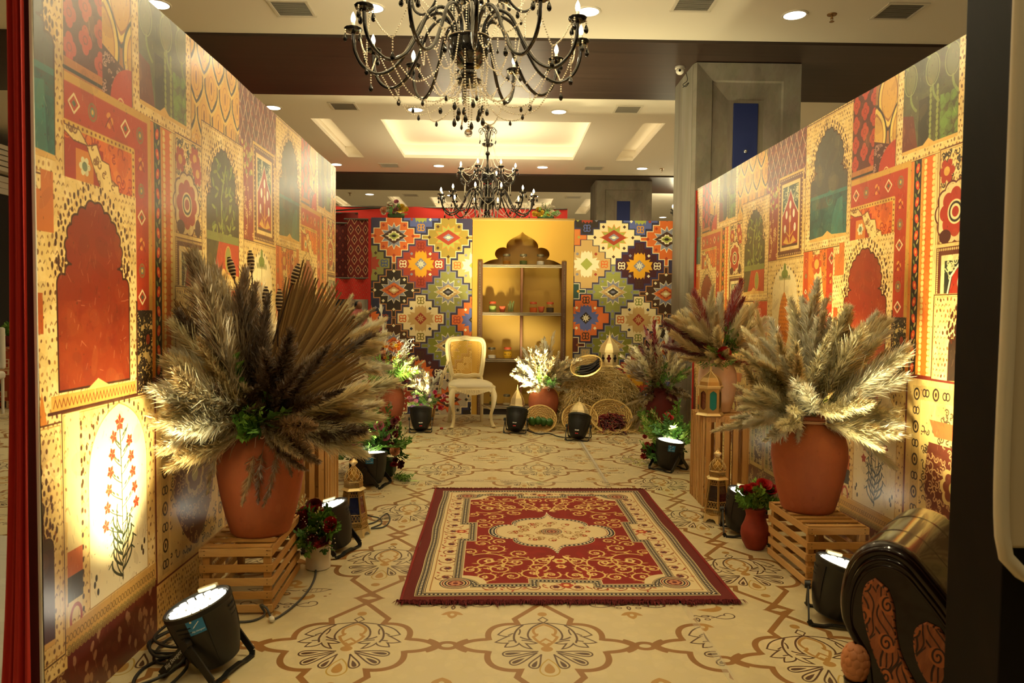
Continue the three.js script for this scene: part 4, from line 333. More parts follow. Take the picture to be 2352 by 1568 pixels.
/* ---------- printed booth walls ---------- */
{
  const mat = (off) => { const t = ctex(wallPrint); return new THREE.MeshPhysicalMaterial({ map: t, roughness: 0.42, clearcoat: 0.5, clearcoatRoughness: 0.24, side: THREE.DoubleSide }); };
  const edge = std('#d8d2c4', 0.6), redF = std('#b0200f', 0.75), backM = std('#5a1812', 0.8);
  function booth(name, A, B, label, tOf) { // A near end, B far end, printed face towards the booth
    const L = Math.hypot(B[0] - A[0], B[1] - A[1]), g = new THREE.PlaneGeometry(L, PH, 120, 40), s = A[0] < 0 ? -1 : 1, w = struct(name, null, null, label), r = rng(name.length);
    const p = g.attributes.position, uv = g.attributes.uv, dx = (B[0] - A[0]) / L, dz = (B[1] - A[1]) / L;
    for (let i = 0; i < p.count; i++) { const q = (p.getX(i) / L + 0.5) * L, y = p.getY(i) + PH / 2, wob = 0.0025 * Math.sin(q * 5 + 1) * Math.sin(y * 3) + 0.004 * Math.max(0, y - 2.2) * Math.sin(q * 9); p.setXYZ(i, A[0] + dx * q - s * wob, y, A[1] + dz * q); uv.setXY(i, (tOf(q) % PW) / PW, y / PH); const t = tOf(q); uv.setX(i, t / PW); }
    g.computeVertexNormals(); mesh('printed_cloth', g, mat(), w);
    const ang = Math.atan2(-(dz), dx); mesh('core', T(new THREE.BoxGeometry(L - 0.004, PH - 0.006, 0.04), (A[0] + B[0]) / 2 + s * 0.026, PH / 2 - 0.004, (A[1] + B[1]) / 2, 0, ang, 0), backM, w);
    return w;
  }
  const wl = booth('wall_left', [-1.333, -2.135], [-1.36, -6.08], 'left booth wall printed with arched niches and florals', (q) => (q + 2.135) - 2.28);
  mesh('white_edge', rbox(0.010, PH, 0.008, -1.339, PH / 2, -2.134, 0.003), edge, wl);
  const wr = booth('wall_right', [1.94, -1.7], [1.836, -6.86], 'right booth wall printed with arched niches and florals', (q) => -(1.7 + q * 0.9998) + 3.957);
  mesh('red_edge', rbox(0.02, PH * 0.99, 0.02, 1.832, PH / 2, -6.87, 0.004), redF, wr);
  // red cloth wrapped round the near end of the left wall
  const pos = [], N = 36, MY = 40, g = new THREE.PlaneGeometry(1, 1, N, MY), p = g.attributes.position;
  for (let i = 0; i < p.count; i++) { const u = p.getX(i) + 0.5, v = p.getY(i) + 0.5, y = v * 2.6, k = 1 + 1.3 * Math.pow(1 - v, 4); p.setXYZ(i, -1.341 - u * 0.040 * k - 0.012 * Math.pow(1 - v, 2), y, -2.105 + 0.012 * Math.sin(u * 15 + v * 1.2) + 0.006 * Math.sin(u * 34 + v * 3) + u * 0.0); }
  g.computeVertexNormals(); tag(mesh('drape', g, std('#b5200e', 0.7, 0, { })), 'red cloth drape gathered over the near end of the left printed wall', 'drape');
}
/* ---------- downlights, vents, sprinklers ---------- */
{
  const rimM = std('#e9e2d2', 0.5), disc = glow(new THREE.Color().setRGB(1, 0.93, 0.78), 9);
  const spots = []; for (const z of [-6.87, -10.27, -14.18, -17.75, -21.3]) for (const x of [-5.1, -3.16, -1.2, 0.79, 2.71, 4.7]) spots.push([x, z]); for (const z of [-3.2, -0.4]) for (const x of [-3.16, -1.2, 0.79, 2.71]) spots.push([x, z]);
  let first; const place = { '-3.16,-6.87': 'far left in the near bay', '-1.2,-6.87': 'left of the near chandelier top', '0.79,-6.87': 'right of the near chandelier top', '2.71,-6.87': 'above the big pillar, nearest' };
  const colN = (x) => ({ '-5.1': 'sixth line beyond the left wall', '-3.16': 'line above the left wall', '-1.2': 'line left of the chandeliers', '0.79': 'line right of the chandeliers', '2.71': 'line above the pillars', '4.7': 'line beyond the pillars' })[String(x)], rowN = (z) => ({ '-6.87': 'before the first beam', '-10.27': 'just behind the first beam', '-14.18': 'before the second beam', '-17.75': 'behind the second beam', '-21.3': 'in the farthest bay', '-3.2': 'nearest bay', '-0.4': 'over the viewer' })[String(z)];
  for (const [x, z] of spots) {
    const lab = 'round white ceiling downlight, ' + colN(x) + ', ' + rowN(z); let o;
    if (!first) { o = first = thing('downlight', lab, 'light', [x, CEIL, z], 0, 'round ceiling downlights'); mesh('trim_ring', lathe([[0.095, 0], [0.118, 0], [0.12, -0.006], [0.112, -0.012], [0.098, -0.01], [0.095, 0]], 28), rimM, o); mesh('diffuser', cyl(0.098, 0.098, 0.006, 0, -0.005, 0, 28), disc, o); }
    else o = copy(first, [x, CEIL, z], 0, lab);
    const l = new THREE.SpotLight(WARM, POWER.down, 0, 1.25, 1, 2); l.position.set(x, CEIL - 0.02, z); l.target.position.set(x, 0, z); l.shadow.radius = 5; scene.add(l, l.target);
  }
  const vf = std('#d9d0bc', 0.6), vs = std('#b9b0a0', 0.6), vb = std('#6e6454', 0.8);
  let v0; const vents = [[-1.95, -6.92, 'square ceiling vent above the left wall, nearest'], [1.72, -6.65, 'square ceiling vent right of the near chandelier'], [3.62, -6.75, 'square ceiling vent near the top right corner'], [-2.16, -10.15, 'square ceiling vent behind the first beam, left'], [1.72, -10.1, 'square ceiling vent behind the first beam, right'], [-2.15, -14.2, 'small ceiling vent before the second beam, left'], [1.78, -14.2, 'small ceiling vent before the second beam, right'], [-2.18, -17.8, 'distant ceiling vent behind the second beam, left'], [1.75, -17.8, 'distant ceiling vent behind the second beam, right'], [-0.2, -6.9, 'square ceiling vent behind the near chandelier']];
  for (const [x, z, lab] of vents) { if (!v0) { v0 = thing('ceiling_vent', lab, 'vent', [x, CEIL, z], 0, 'square ceiling vents'); const a = 0.17; mesh('frame', [rbox(2 * a + 0.04, 0.012, 0.03, 0, -0.006, a), rbox(2 * a + 0.04, 0.012, 0.03, 0, -0.006, -a), rbox(0.03, 0.012, 2 * a, a, -0.006, 0), rbox(0.03, 0.012, 2 * a, -a, -0.006, 0)], vf, v0); mesh('backing', box(2 * a, 0.003, 2 * a, 0, -0.0015, 0), vb, v0); const sg = new THREE.BoxGeometry(2 * a - 0.03, 0.003, 0.012); for (let i = 0; i < 15; i++) { const s = mesh('slat', sg, vs, v0); s.position.set(0, -0.006, -a + 0.025 + i * 0.0208); s.rotation.x = 0.5; } } else copy(v0, [x, CEIL, z], 0, lab); }
  let s0; for (const [x, z, lab] of [[3.05, -6.85, 'small brass sprinkler head on the ceiling beside a downlight'], [-0.62, -14.3, 'tiny sprinkler head left of the far chandelier'], [3.1, -14.2, 'tiny sprinkler head above the far pillar'], [-3.6, -17.6, 'tiny sprinkler head above the red drape']]) { if (!s0) { s0 = thing('sprinkler', lab, 'sprinkler', [x, CEIL, z]); const br = std('#a07a48', 0.35, 0.8); mesh('escutcheon', lathe([[0, 0], [0.045, 0], [0.042, -0.008], [0.016, -0.012], [0, -0.012]], 20), br, s0); mesh('body', [cyl(0.012, 0.01, 0.03, 0, -0.025, 0, 10), rod([0.012, -0.035, 0], [0.004, -0.065, 0], 0.003), rod([-0.012, -0.035, 0], [-0.004, -0.065, 0], 0.003)], br, s0); mesh('deflector', cyl(0.022, 0.022, 0.003, 0, -0.068, 0, 12), br, s0); } else copy(s0, [x, CEIL, z], 0, lab); }
}
/* ---------- back of the booth: two kilim panels and the ochre niche cupboard ---------- */
const BZ = -9.05;
const blackP = std('#17171a', 0.48), ochre = std('#c49638', 0.5), frameBrown = std('#6b4a34', 0.42, 0.35), silver = std('#94836a', 0.38, 0.6);
{
  const whiteE = std('#e2dccd', 0.6), redE = std('#a81c10', 0.75);
  const panel = (x0, w, tex, label, red, yaw) => {
    const t = thing('patterned_panel', label, 'backdrop panel', [x0 + w / 2, 0, BZ], yaw);
    const g = new THREE.PlaneGeometry(w, 2.41, 30, 30), p = g.attributes.position; for (let i = 0; i < p.count; i++) p.setZ(i, 0.002 * Math.sin(p.getX(i) * 7) * Math.sin(p.getY(i) * 3)); g.computeVertexNormals(); g.translate(0, 1.205, 0.026);
    mesh('printed_face', g, std(0xffffff, 0.5, 0, { map: ctex(tex) }), t); mesh('board', box(w, 2.405, 0.044, 0, 1.203, 0), whiteE, t); mesh('red_edge', rbox(0.035, 2.4, 0.05, red * (w / 2 + 0.02), 1.2, 0.0, 0.006), redE, t);
    return t;
  };
  panel(-1.585, 1.235, kilimLeft, 'left backdrop panel printed with stepped kilim diamonds, orange medallion on top', -1, 0.012); panel(0.905, 1.21, kilimRight, 'right backdrop panel printed with stepped kilim diamonds, cream medallion on top', 1, -0.016);

  const X0 = -0.345, X1 = 0.9, W = X1 - X0, cx = (X0 + X1) / 2, H = 2.42, t = thing('niche_cupboard', 'ochre niche cupboard with an arched top and four tiers of shelves', 'cupboard', [cx, 0, BZ]);
  const yT = 1.83, ix0 = -0.515, ix1 = 0.50; // opening of the shelves
  // front board with the lobed arch cut out
  const by = 1.855, bx = -0.012, s = new THREE.Shape(); s.moveTo(-W / 2, by); s.lineTo(bx - 0.485, by);
  const arc = [[-0.42, 0.06, -0.36, 0.075, -0.30, 0.08], [-0.37, 0.14, -0.33, 0.245, -0.24, 0.25], [-0.22, 0.255, -0.20, 0.24, -0.195, 0.24], [-0.21, 0.34, -0.11, 0.39, -0.05, 0.425], [-0.03, 0.44, -0.012, 0.455, 0, 0.48]];
  arc.forEach((q) => s.bezierCurveTo(bx + q[0], by + q[1] * 0.85, bx + q[2], by + q[3] * 0.85, bx + q[4], by + q[5] * 0.85));
  for (let i = 4; i >= 0; i--) { const q = arc[i], e = i ? arc[i - 1].slice(4) : [-0.485, 0]; s.bezierCurveTo(bx - q[2], by + q[3] * 0.85, bx - q[0], by + q[1] * 0.85, bx - e[0], by + e[1] * 0.85); }
  s.lineTo(W / 2, by); s.lineTo(W / 2, H); s.lineTo(-W / 2, H); s.closePath(); mesh('arch_board', extr(s, 0.028), ochre, t);
  const D = 0.24, back = std('#c99e42', 0.42);
  mesh('back_panel', box(W - 0.02, H - 0.05, 0.012, 0, H / 2, -D), back, t); mesh('side_panel', box(0.018, H, D, -W / 2 + 0.01, H / 2, -D / 2), ochre, t); mesh('side_panel', box(0.018, H, D, W / 2 - 0.01, H / 2, -D / 2), ochre, t); mesh('top_board', [rbox(W + 0.02, 0.03, D + 0.05, 0, H - 0.01, -D / 2 + 0.01, 0.006)], std('#a5864a', 0.4, 0.3), t);
  for (const sx of [-1, 1]) { const px = sx > 0 ? 0.505 : -0.525; mesh('front_stile', box(sx > 0 ? W / 2 - 0.53 : W / 2 - 0.55, 1.855, 0.025, sx > 0 ? (0.53 + W / 2) / 2 : -(0.55 + W / 2) / 2, 0.9275, 0.012), ochre, t); const po = mesh('post', rbox(0.06, 1.9, 0.05, px, 0.95, 0.02, 0.006), frameBrown, t); const beads = []; for (let i = 0; i < 94; i++) beads.push(sph(0.0085, px + sx * 0.004, 0.02 + i * 0.02, 0.046, 6)); mesh('beading', beads, silver, po); }
  const shelfYs = [1.845, 1.255, 0.68, 0.10];
  for (const y of shelfYs) { const sh = mesh('shelf', rbox(1.0, 0.02, D - 0.02, -0.01, y, -D / 2 + 0.02, 0.004), frameBrown, t); mesh('shelf_lip', [rbox(1.0, 0.022, 0.02, -0.01, y + 0.003, 0.03, 0.006), T(new THREE.CylinderGeometry(0.009, 0.009, 1.0, 8), -0.01, y - 0.018, 0.034, 0, 0, PI / 2)], silver, sh); }
  mesh('divider', rbox(0.028, 1.74, D - 0.04, -0.012, 0.97, -D / 2 + 0.02, 0.004), std('#8a5a3c', 0.5), t); mesh('plinth', box(1.0, 0.09, 0.02, -0.01, 0.045, 0.0), std('#2c1f18', 0.6), t);

  // jars and cups on the shelves
  const glassM = new THREE.MeshPhysicalMaterial({ color: 0xffffff, transmission: 1, thickness: 0, roughness: 0.04, ior: 1.45, side: THREE.DoubleSide });
  const lidO = std('#c4502a', 0.5), lidG = std('#7c745c', 0.35, 0.6), clay = std('#c9603a', 0.8);
  const contents = { mustard: '#c8841c', herb: '#6d7a3a', sugar: '#efe8d8', green: '#93a04a', orange: '#d2601a', dark: '#4a3c28', yellow: '#d8a514', empty: '#b9aa86' };
  const jar = (x, y, z, kind, lid, fill, label, rS = 1) => {
    const o = thing('glass_jar', label, 'jar', [x, y, z], 0), r = 0.052 * rS, hh = 0.115 * rS;
    mesh('glass', lathe([[r * 0.9, 0.002], [r, 0.01], [r, hh * 0.78], [r * 0.82, hh * 0.92], [r * 0.78, hh], [r * 0.7, hh], [r * 0.74, hh * 0.9], [r * 0.93, hh * 0.77], [r * 0.93, 0.012]], 24, true), glassM, o);
    if (fill > 0) mesh('contents', lathe([[0, 0.006], [r * 0.88, 0.008], [r * 0.89, hh * fill], [r * 0.5, hh * (fill + 0.03)], [0, hh * (fill + 0.02)]], 20), std(contents[kind], 0.8), o);
    if (lid !== 'none') mesh('lid', lathe([[0, hh + 0.022], [r * 0.78, hh + 0.02], [r * 0.84, hh + 0.014], [r * 0.84, hh - 0.006], [r * 0.79, hh - 0.006]], 24), lid === 'o' ? lidO : lidG, o);
    return o;
  };
  const zj = BZ - 0.05, Y = shelfYs.map((y) => y + 0.0105), at = (px) => cx + (px - 1201) * 0.00545;
  jar(at(1164), Y[0], zj, 'mustard', 'g', 0.42, 'jar of mustard-coloured powder, left one under the arch'); jar(at(1202), Y[0], zj, 'herb', 'g', 0.45, 'jar of green-grey herbs, middle one under the arch'); jar(at(1241), Y[0], zj, 'sugar', 'g', 0.42, 'jar of white sugar, right one under the arch');
  jar(at(1133), Y[1], zj, 'green', 'o', 0.7, 'orange-lidded jar of pale green seeds on the second shelf'); jar(at(1226), Y[1], zj, 'orange', 'o', 0.55, 'orange-lidded jar of bright orange spice right of the divider'); jar(at(1264), Y[1], zj, 'dark', 'o', 0.55, 'orange-lidded jar of dark seeds at the right end of the second shelf');
  jar(at(1132), Y[2], zj, 'sugar', 'g', 0.35, 'jar of white salt at the left of the third shelf', 1.05); const yj = jar(at(1168), Y[2], zj, 'yellow', 'o', 0.75, 'orange-lidded jar of yellow powder with dark lettering on the third shelf', 1.08); jar(at(1238), Y[2], zj - 0.03, 'yellow', 'g', 0.4, 'half-hidden jar of yellow powder behind the lit pampas plumes');
  mesh('label_strip', T(new THREE.CylinderGeometry(0.0575, 0.0575, 0.05, 24, 1, true, -1.0, 2.0), 0, 0.058, 0), std(0xffffff, 0.6, 0, { map: ctex(canvas(256, 96, (c) => { c.fillStyle = '#d9a414'; c.fillRect(0, 0, 256, 96); c.fillStyle = '#33240e'; c.font = 'bold 50px sans-serif'; c.fillText('HH', 20, 62); c.fillText('H', 128, 56); c.fillText('G', 190, 66); })) }), yj);
  jar(at(1136), Y[3], zj, 'herb', 'g', 0.35, 'dim jar of herbs on the lowest shelf behind the chair'); jar(at(1167), Y[3], zj, 'empty', 'g', 0.2, 'dim nearly empty jar on the lowest shelf by the lantern');
  const cup = (x, label) => { const o = thing('clay_cup', label, 'cup', [x, Y[1], zj], 0, 'small clay cups on the second shelf'); mesh('cup', lathe([[0, 0], [0.022, 0], [0.032, 0.02], [0.041, 0.06], [0.043, 0.078], [0.039, 0.078], [0.036, 0.06], [0.028, 0.02], [0, 0.01]], 24, true), clay, o); };
  cup(at(1155), 'small terracotta cup left of the cupboard divider'); cup(at(1244), 'small terracotta cup right of the cupboard divider');
  const gar = thing('pickle_jar', 'jar stuffed with pale green chillies beside the divider', 'jar', [at(1174), Y[1], zj]); mesh('glass', lathe([[0.044, 0.002], [0.048, 0.01], [0.048, 0.1], [0.042, 0.11], [0.04, 0.108], [0.045, 0.1], [0.045, 0.012]], 24, true), glassM, gar);
  const rr = rng(91), chl = std('#8d9a5a', 0.5); for (let i = 0; i < 14; i++) { const a = rr() * TAU, q = rr.r(0.005, 0.03); const m = mesh('green_chilli', tube([[Math.cos(a) * q, 0.01, Math.sin(a) * q], [Math.cos(a) * q * 1.1, 0.07, Math.sin(a) * q * 1.1], [Math.cos(a) * q * 1.4 + 0.005, rr.r(0.1, 0.15), Math.sin(a) * q * 1.4]], 0.006, 6, 5), chl, gar); }

}
/* ---------- red tent behind the booth ---------- */
{
  const red = std('#b31a0c', 0.7), dred = std('#7a100a', 0.75);
  const cloth = (w, h, folds, amp) => { const g = new THREE.PlaneGeometry(w, h, Math.round(folds * 10), 8), p = g.attributes.position; for (let i = 0; i < p.count; i++) p.setZ(i, amp * Math.sin((p.getX(i) / w) * folds * TAU + Math.sin(p.getY(i) * 2) * 0.5)); g.computeVertexNormals(); return g; };
  const ikat = (base, lines, n, seed) => ctex(canvas(512, 512, (c) => { c.fillStyle = base; c.fillRect(0, 0, 512, 512); const s = 512 / n; for (let i = 0; i <= n; i++) for (let j = 0; j <= n; j++) { const x = (i + (j % 2) * 0.5) * s, y = j * s; [[0.52, lines[0]], [0.42, base], [0.32, lines[1]], [0.2, base], [0.1, lines[2]]].forEach(([k, col]) => { c.fillStyle = col; c.beginPath(); c.moveTo(x, y - s * k); c.lineTo(x + s * k * 0.8, y); c.lineTo(x, y + s * k); c.lineTo(x - s * k * 0.8, y); c.fill(); }); } }));
  const valance = thing('red_valance', 'long red cloth valance running behind the top of the backdrop panels', 'drape', [-2.0, 2.99, -14.4]); mesh('front_fall', T(cloth(6.6, 0.62, 4, 0.014), 0.0, 0, 0), red, valance); mesh('top_fold', T(cloth(6.6, 0.4, 3, 0.008), 0, 0.31, -0.2, PI / 2), red, valance);
  const pole = std('#5a5650', 0.4, 0.6), fr = thing('tent_frame', 'grey metal frame carrying the red valance and the patterned curtains', 'frame', [0, 0, 0]); for (const [x, z] of [[-5.0, -14.42], [1.25, -14.42], [-3.6, -12.42], [-1.6, -11.42]]) mesh('pole', rod([x, 0, z], [x, z < -14 ? 3.3 : 2.9, z], 0.02, 10), pole, fr); for (const [a, b] of [[[-5.2, 3.29, -14.4], [1.29, 3.29, -14.4]], [[-5, 2.9, -12.4], [-2.4, 2.9, -12.4]], [[-2.8, 2.625, -11.5], [-2.05, 2.625, -11.5]], [[-2.4, 2.665, -11.3], [-1.6, 2.665, -11.3]], [[-2.8, 1.76, -11.2], [-1.8, 1.76, -11.2]], [[-3.6, 2.88, -12.4], [-1.6, 2.88, -11.42]], [[-1.6, 1.76, -11.2], [-1.85, 1.76, -11.2]], [[-2.8, 2.625, -11.5], [-2.8, 1.76, -11.2]]]) mesh('rail', rod(a, b, 0.014, 8), pole, fr);
  tag(mesh('red_drape', T(cloth(2.6, 0.9, 5, 0.05), -3.7, 2.45, -12.4), dred), 'dark red cloth hanging inside the tent opening', 'drape');
  tag(mesh('ikat_curtain', T(cloth(0.72, 0.9, 3, 0.02), -2.42, 2.17, -11.5), std(0xffffff, 0.8, 0, { map: ikat('#5c140f', ['#2a1210', '#8a3424', '#b78a5e'], 8, 1) })), 'dark red diamond-patterned curtain left in the tent opening', 'curtain');
  tag(mesh('ikat_curtain', T(cloth(0.66, 0.92, 2, 0.018), -2.02, 2.2, -11.3), std(0xffffff, 0.8, 0, { map: ikat('#6a140f', ['#c9a070', '#3a1010', '#c9a070'], 6, 2) })), 'red curtain with bold cream diamonds beside the left backdrop panel', 'curtain');
  tag(mesh('printed_pelmet', T(cloth(0.95, 0.32, 4, 0.02), -2.3, 1.6, -11.2), std(0xffffff, 0.8, 0, { map: ikat('#b3201a', ['#d0482c', '#8a1010', '#d98a6a'], 9, 3) })), 'bright red printed cloth strip below the two patterned curtains', 'drape');
  const wW = std('#cfc6b8', 0.6), nv = std('#1c2030', 0.7), back = struct('wall_tent', null, null, 'white and navy panelled partition inside the tent'); mesh('panel', box(6, 2.6, 0.1, -4.2, 1.3, -21), wW, back); for (const [x, w] of [[-4.45, 0.45], [-3.62, 0.28], [-5.6, 0.6]]) mesh('navy_drop', box(w, 2.5, 0.06, x, 1.25, -20.9), nv, back); mesh('door_moulding', [box(0.04, 1.5, 0.06, -4.15, 1.35, -20.9), box(0.04, 1.5, 0.06, -3.85, 1.35, -20.9), box(0.34, 0.04, 0.06, -4.0, 2.1, -20.9)], std('#a89a88', 0.6), back);
}
/* ---------- dried plumes, palms, sprigs and flowers ---------- */
function plumeGeo(n, o, seed) { // unit length along +y, strands from the stem
  const r = rng(seed), pos = [], nor = [], w0 = o.w ?? 0.006, bend = o.bend ?? 0.1;
  const stem = (s) => V(bend * s * s, s, bend * 0.3 * Math.sin(s * 3));
  const tri = (a, b, c, na, nb, nc) => { pos.push(...a.toArray(), ...b.toArray(), ...c.toArray()); nor.push(...na.toArray(), ...nb.toArray(), ...nc.toArray()); };
  for (let i = 0; i < 10; i++) { const a = stem(i / 10), b = stem((i + 1) / 10), q = 0.006 * (1 - i / 12); for (const [dx, dz] of [[q, 0], [0, q]]) { const A = V(dx, 0, dz), nn = V(dz, 0.2, dx).normalize(); tri(a.clone().add(A), a.clone().sub(A), b.clone().add(A), nn, nn, nn); tri(b.clone().add(A), a.clone().sub(A), b.clone().sub(A), nn, nn, nn); } }
  const per = o.per ?? 6, nb = Math.round(n / per);                // barbs, each a tuft of hairs
  for (let i = 0; i < nb; i++) {
    const s = o.s0 + (1 - o.s0) * Math.pow(r(), 0.85), p0 = stem(s), k = (s - o.s0) / (1 - o.s0), env = Math.pow(Math.sin(PI * Math.min(1, Math.pow(k, 0.6) * 0.93 + 0.05)), 0.8);
    const a = r() * TAU, rad = V(Math.cos(a), 0, Math.sin(a)), tan = V(2 * bend * s, 1, 0).normalize(), open = o.open * (1.15 - 0.75 * k) * r.r(0.35, 1.45), L = o.len * (0.35 + 0.65 * env) * r.r(0.55, 1.25);
    const d0 = tan.clone().multiplyScalar(Math.cos(open)).addScaledVector(rad, Math.sin(open)), sd = rad.clone().cross(tan).normalize(), shade = V(r.r(-1, 1), r.r(-1, 1), r.r(-1, 1)).multiplyScalar(0.45);
    for (let h = 0; h < per; h++) {
      const f = h / per * 0.62, p = p0.clone().addScaledVector(d0, L * f), d1 = d0.clone().addScaledVector(sd, r.r(-0.28, 0.28)).addScaledVector(rad, r.r(-0.2, 0.32)).normalize(), l = L * (1 - f) * r.r(0.7, 1.05), side = sd.clone().addScaledVector(V(r.r(-1, 1), r.r(-1, 1), r.r(-1, 1)), 0.6).normalize();
      const d2 = d1.clone().addScaledVector(rad, o.curl * r.r(-0.4, 1)).addScaledVector(sd, r.r(-0.35, 0.35)).normalize(), m = p.clone().addScaledVector(d1, l * 0.5), e = m.clone().addScaledVector(d2, l * 0.5), w = w0 * r.r(0.7, 1.3);
      const nn = rad.clone().multiplyScalar(0.6).addScaledVector(tan, 0.65).add(shade).normalize(), A = side.clone().multiplyScalar(w * 0.5), B = side.clone().multiplyScalar(w * 0.75);
      tri(p.clone().add(A), p.clone().sub(A), m.clone().add(B), nn, nn, nn); tri(m.clone().add(B), p.clone().sub(A), m.clone().sub(B), nn, nn, nn); tri(m.clone().add(B), m.clone().sub(B), e, nn, nn, nn);
    }
  }
  return soup(pos, nor);
}
const PL = {
  fluff: [0, 1, 2, 3].map((i) => plumeGeo(1650, { per: 3, s0: 0.24, open: 0.52, len: 0.17, curl: 0.5, w: 0.006, bend: 0.06 + i * 0.05 }, 100 + i)),
  feather: [0, 1, 2].map((i) => plumeGeo(1300, { per: 4, s0: 0.26, open: 0.25, len: 0.32, curl: 0.12, w: 0.0055, bend: 0.04 + i * 0.06 }, 200 + i)),
  loose: [0, 1, 2].map((i) => plumeGeo(540, { s0: 0.4, open: 0.8, len: 0.19, curl: 0.6, w: 0.0065, bend: 0.15 + i * 0.08 }, 300 + i)),
  far: [0, 1, 2].map((i) => plumeGeo(360, { s0: 0.28, open: 0.5, len: 0.22, curl: 0.3, w: 0.014, bend: 0.06 + i * 0.06 }, 400 + i)),
};
const PC = Object.fromEntries(Object.entries({ cream: '#f8ecc0', pale: '#fdf7de', tan: '#d8c292', brown: '#94754f', dark: '#745a3e', grey: '#ad966e', red: '#a4181a', wine: '#7e121a', gold: '#ead298' }).map(([k, v]) => [k, phys(v, 0.95, { transmission: 0.55, thickness: 0 })]));
const straw = std('#b09464', 0.85), palmM = [std('#8a6a3c', 0.8), std('#77582f', 0.8), std('#9c7d4c', 0.8)];
const leafM = [std('#5f8c30', 0.55), std('#437024', 0.55), std('#80a642', 0.55)];
function dirTo(m, el, az, roll = 0) { const d = V(Math.cos(el) * Math.cos(az), Math.sin(el), -Math.cos(el) * Math.sin(az)); m.quaternion.setFromUnitVectors(V(0, 1, 0), d); m.rotateY(roll); return d; }
const D2 = (a) => a * PI / 180;
// az: 0 to the viewer's right, 90 away, 180 left, 270 towards the viewer
function plume(root, r, kind, col, el, az, len, fat = 1, at = [0, 0, 0]) { const m = mesh('plume', r.pick(PL[kind]), PC[col], root); dirTo(m, D2(el), D2(az), r() * TAU); m.scale.set(len * fat, len, len * fat); m.position.set(...at); return m; }
function spray(root, r, n, kind, cols, els, azs, lens, o = {}) {
  for (let i = 0; i < n; i++) { let az = r.r(...azs), el = r.r(...els), len = r.r(...lens); const base = [r.r(-0.04, 0.04), r.r(-0.03, 0.04), r.r(-0.04, 0.04)];
    for (let k = 0; k < 30; k++) { const tx = root.position.x + base[0] + Math.cos(D2(el)) * Math.cos(D2(az)) * len, tz = root.position.z - Math.cos(D2(el)) * Math.sin(D2(az)) * len; if (o.xmin !== undefined && tx < o.xmin) az += 4; else if (o.xmax !== undefined && tx > o.xmax) az -= 4; else if (o.zmin !== undefined && tz < o.zmin) az = az > 90 ? az + 4 : az - 4; else break; }
    plume(root, r, kind, r.pick(cols), el, az, len, r.r(0.85, 1.2) * (o.fat ?? 1), base); }
}
function keepOff(root, lim) { // turn anything that would poke into the booth wall towards the viewer, until it clears it
  const v = V(), q = new THREE.Quaternion(); root.updateMatrixWorld(true);
  for (const c of root.children) for (let k = 0; k < 26; k++) { let bad = false; c.updateMatrixWorld(true); c.traverse((m) => { if (bad || !m.isMesh) return; const p = m.geometry.attributes.position; for (let i = 0; i < p.count; i += 5) { v.fromBufferAttribute(p, i).applyMatrix4(m.matrixWorld); if ((lim.left !== undefined && v.x < lim.left) || (lim.right !== undefined && v.x > lim.right) || (lim.back !== undefined && v.z < lim.back)) { bad = true; break; } } }); if (!bad) break; if (k > 18) c.position.x += lim.left !== undefined ? 0.02 : -0.02; else c.quaternion.premultiply(q.setFromAxisAngle(V(0, 1, 0), (lim.right !== undefined ? -1 : 1) * 0.12)); }
}
function sprigGeo(n, l, w, seed) { const r = rng(seed), pos = []; const q = (a, b, c) => pos.push(...a, ...b, ...c); for (let i = 0; i < n; i++) { const s = 0.15 + 0.85 * i / n, side = i % 2 ? 1 : -1, x0 = 0.1 * s * s, a = side * r.r(0.6, 1.2), z = r.r(-0.5, 0.5), L = l * r.r(0.7, 1.2) * (1.1 - 0.5 * s), dx = Math.sin(a) * L, dy = Math.cos(a) * L, dz = z * L, px = -dy / L * w, py = dx / L * w; const B = [x0, s, 0], Tp = [x0 + dx, s + dy, dz], M1 = [x0 + dx * 0.5 + px, s + dy * 0.5 + py, dz * 0.5 + w * 0.3], M2 = [x0 + dx * 0.5 - px, s + dy * 0.5 - py, dz * 0.5 + w * 0.3]; q(B, M1, Tp); q(B, Tp, M2); } for (let i = 0; i < 4; i++) { const a = i / 4, b = (i + 1) / 4; q([0.1 * a * a - 0.006, a, 0], [0.1 * a * a + 0.006, a, 0], [0.1 * b * b, b, 0.002]); } return soup(pos); }
const SPRIG = { fine: [0, 1, 2].map((i) => sprigGeo(26, 0.26, 0.035, 500 + i)), broad: [0, 1, 2].map((i) => sprigGeo(19, 0.34, 0.085, 520 + i)) };
function sprigs(root, r, n, kind, els, azs, lens, at = [0, 0, 0], spread = 0.05, mats = leafM) { for (let i = 0; i < n; i++) { const m = mesh('leaf_sprig', r.pick(SPRIG[kind]), r.pick(mats), root), l = r.r(...lens); dirTo(m, D2(r.r(...els)), D2(r.r(...azs)), r() * TAU); m.scale.setScalar(l); m.position.set(at[0] + r.r(-spread, spread), at[1] + r.r(-spread, spread) * 0.6, at[2] + r.r(-spread, spread)); } }
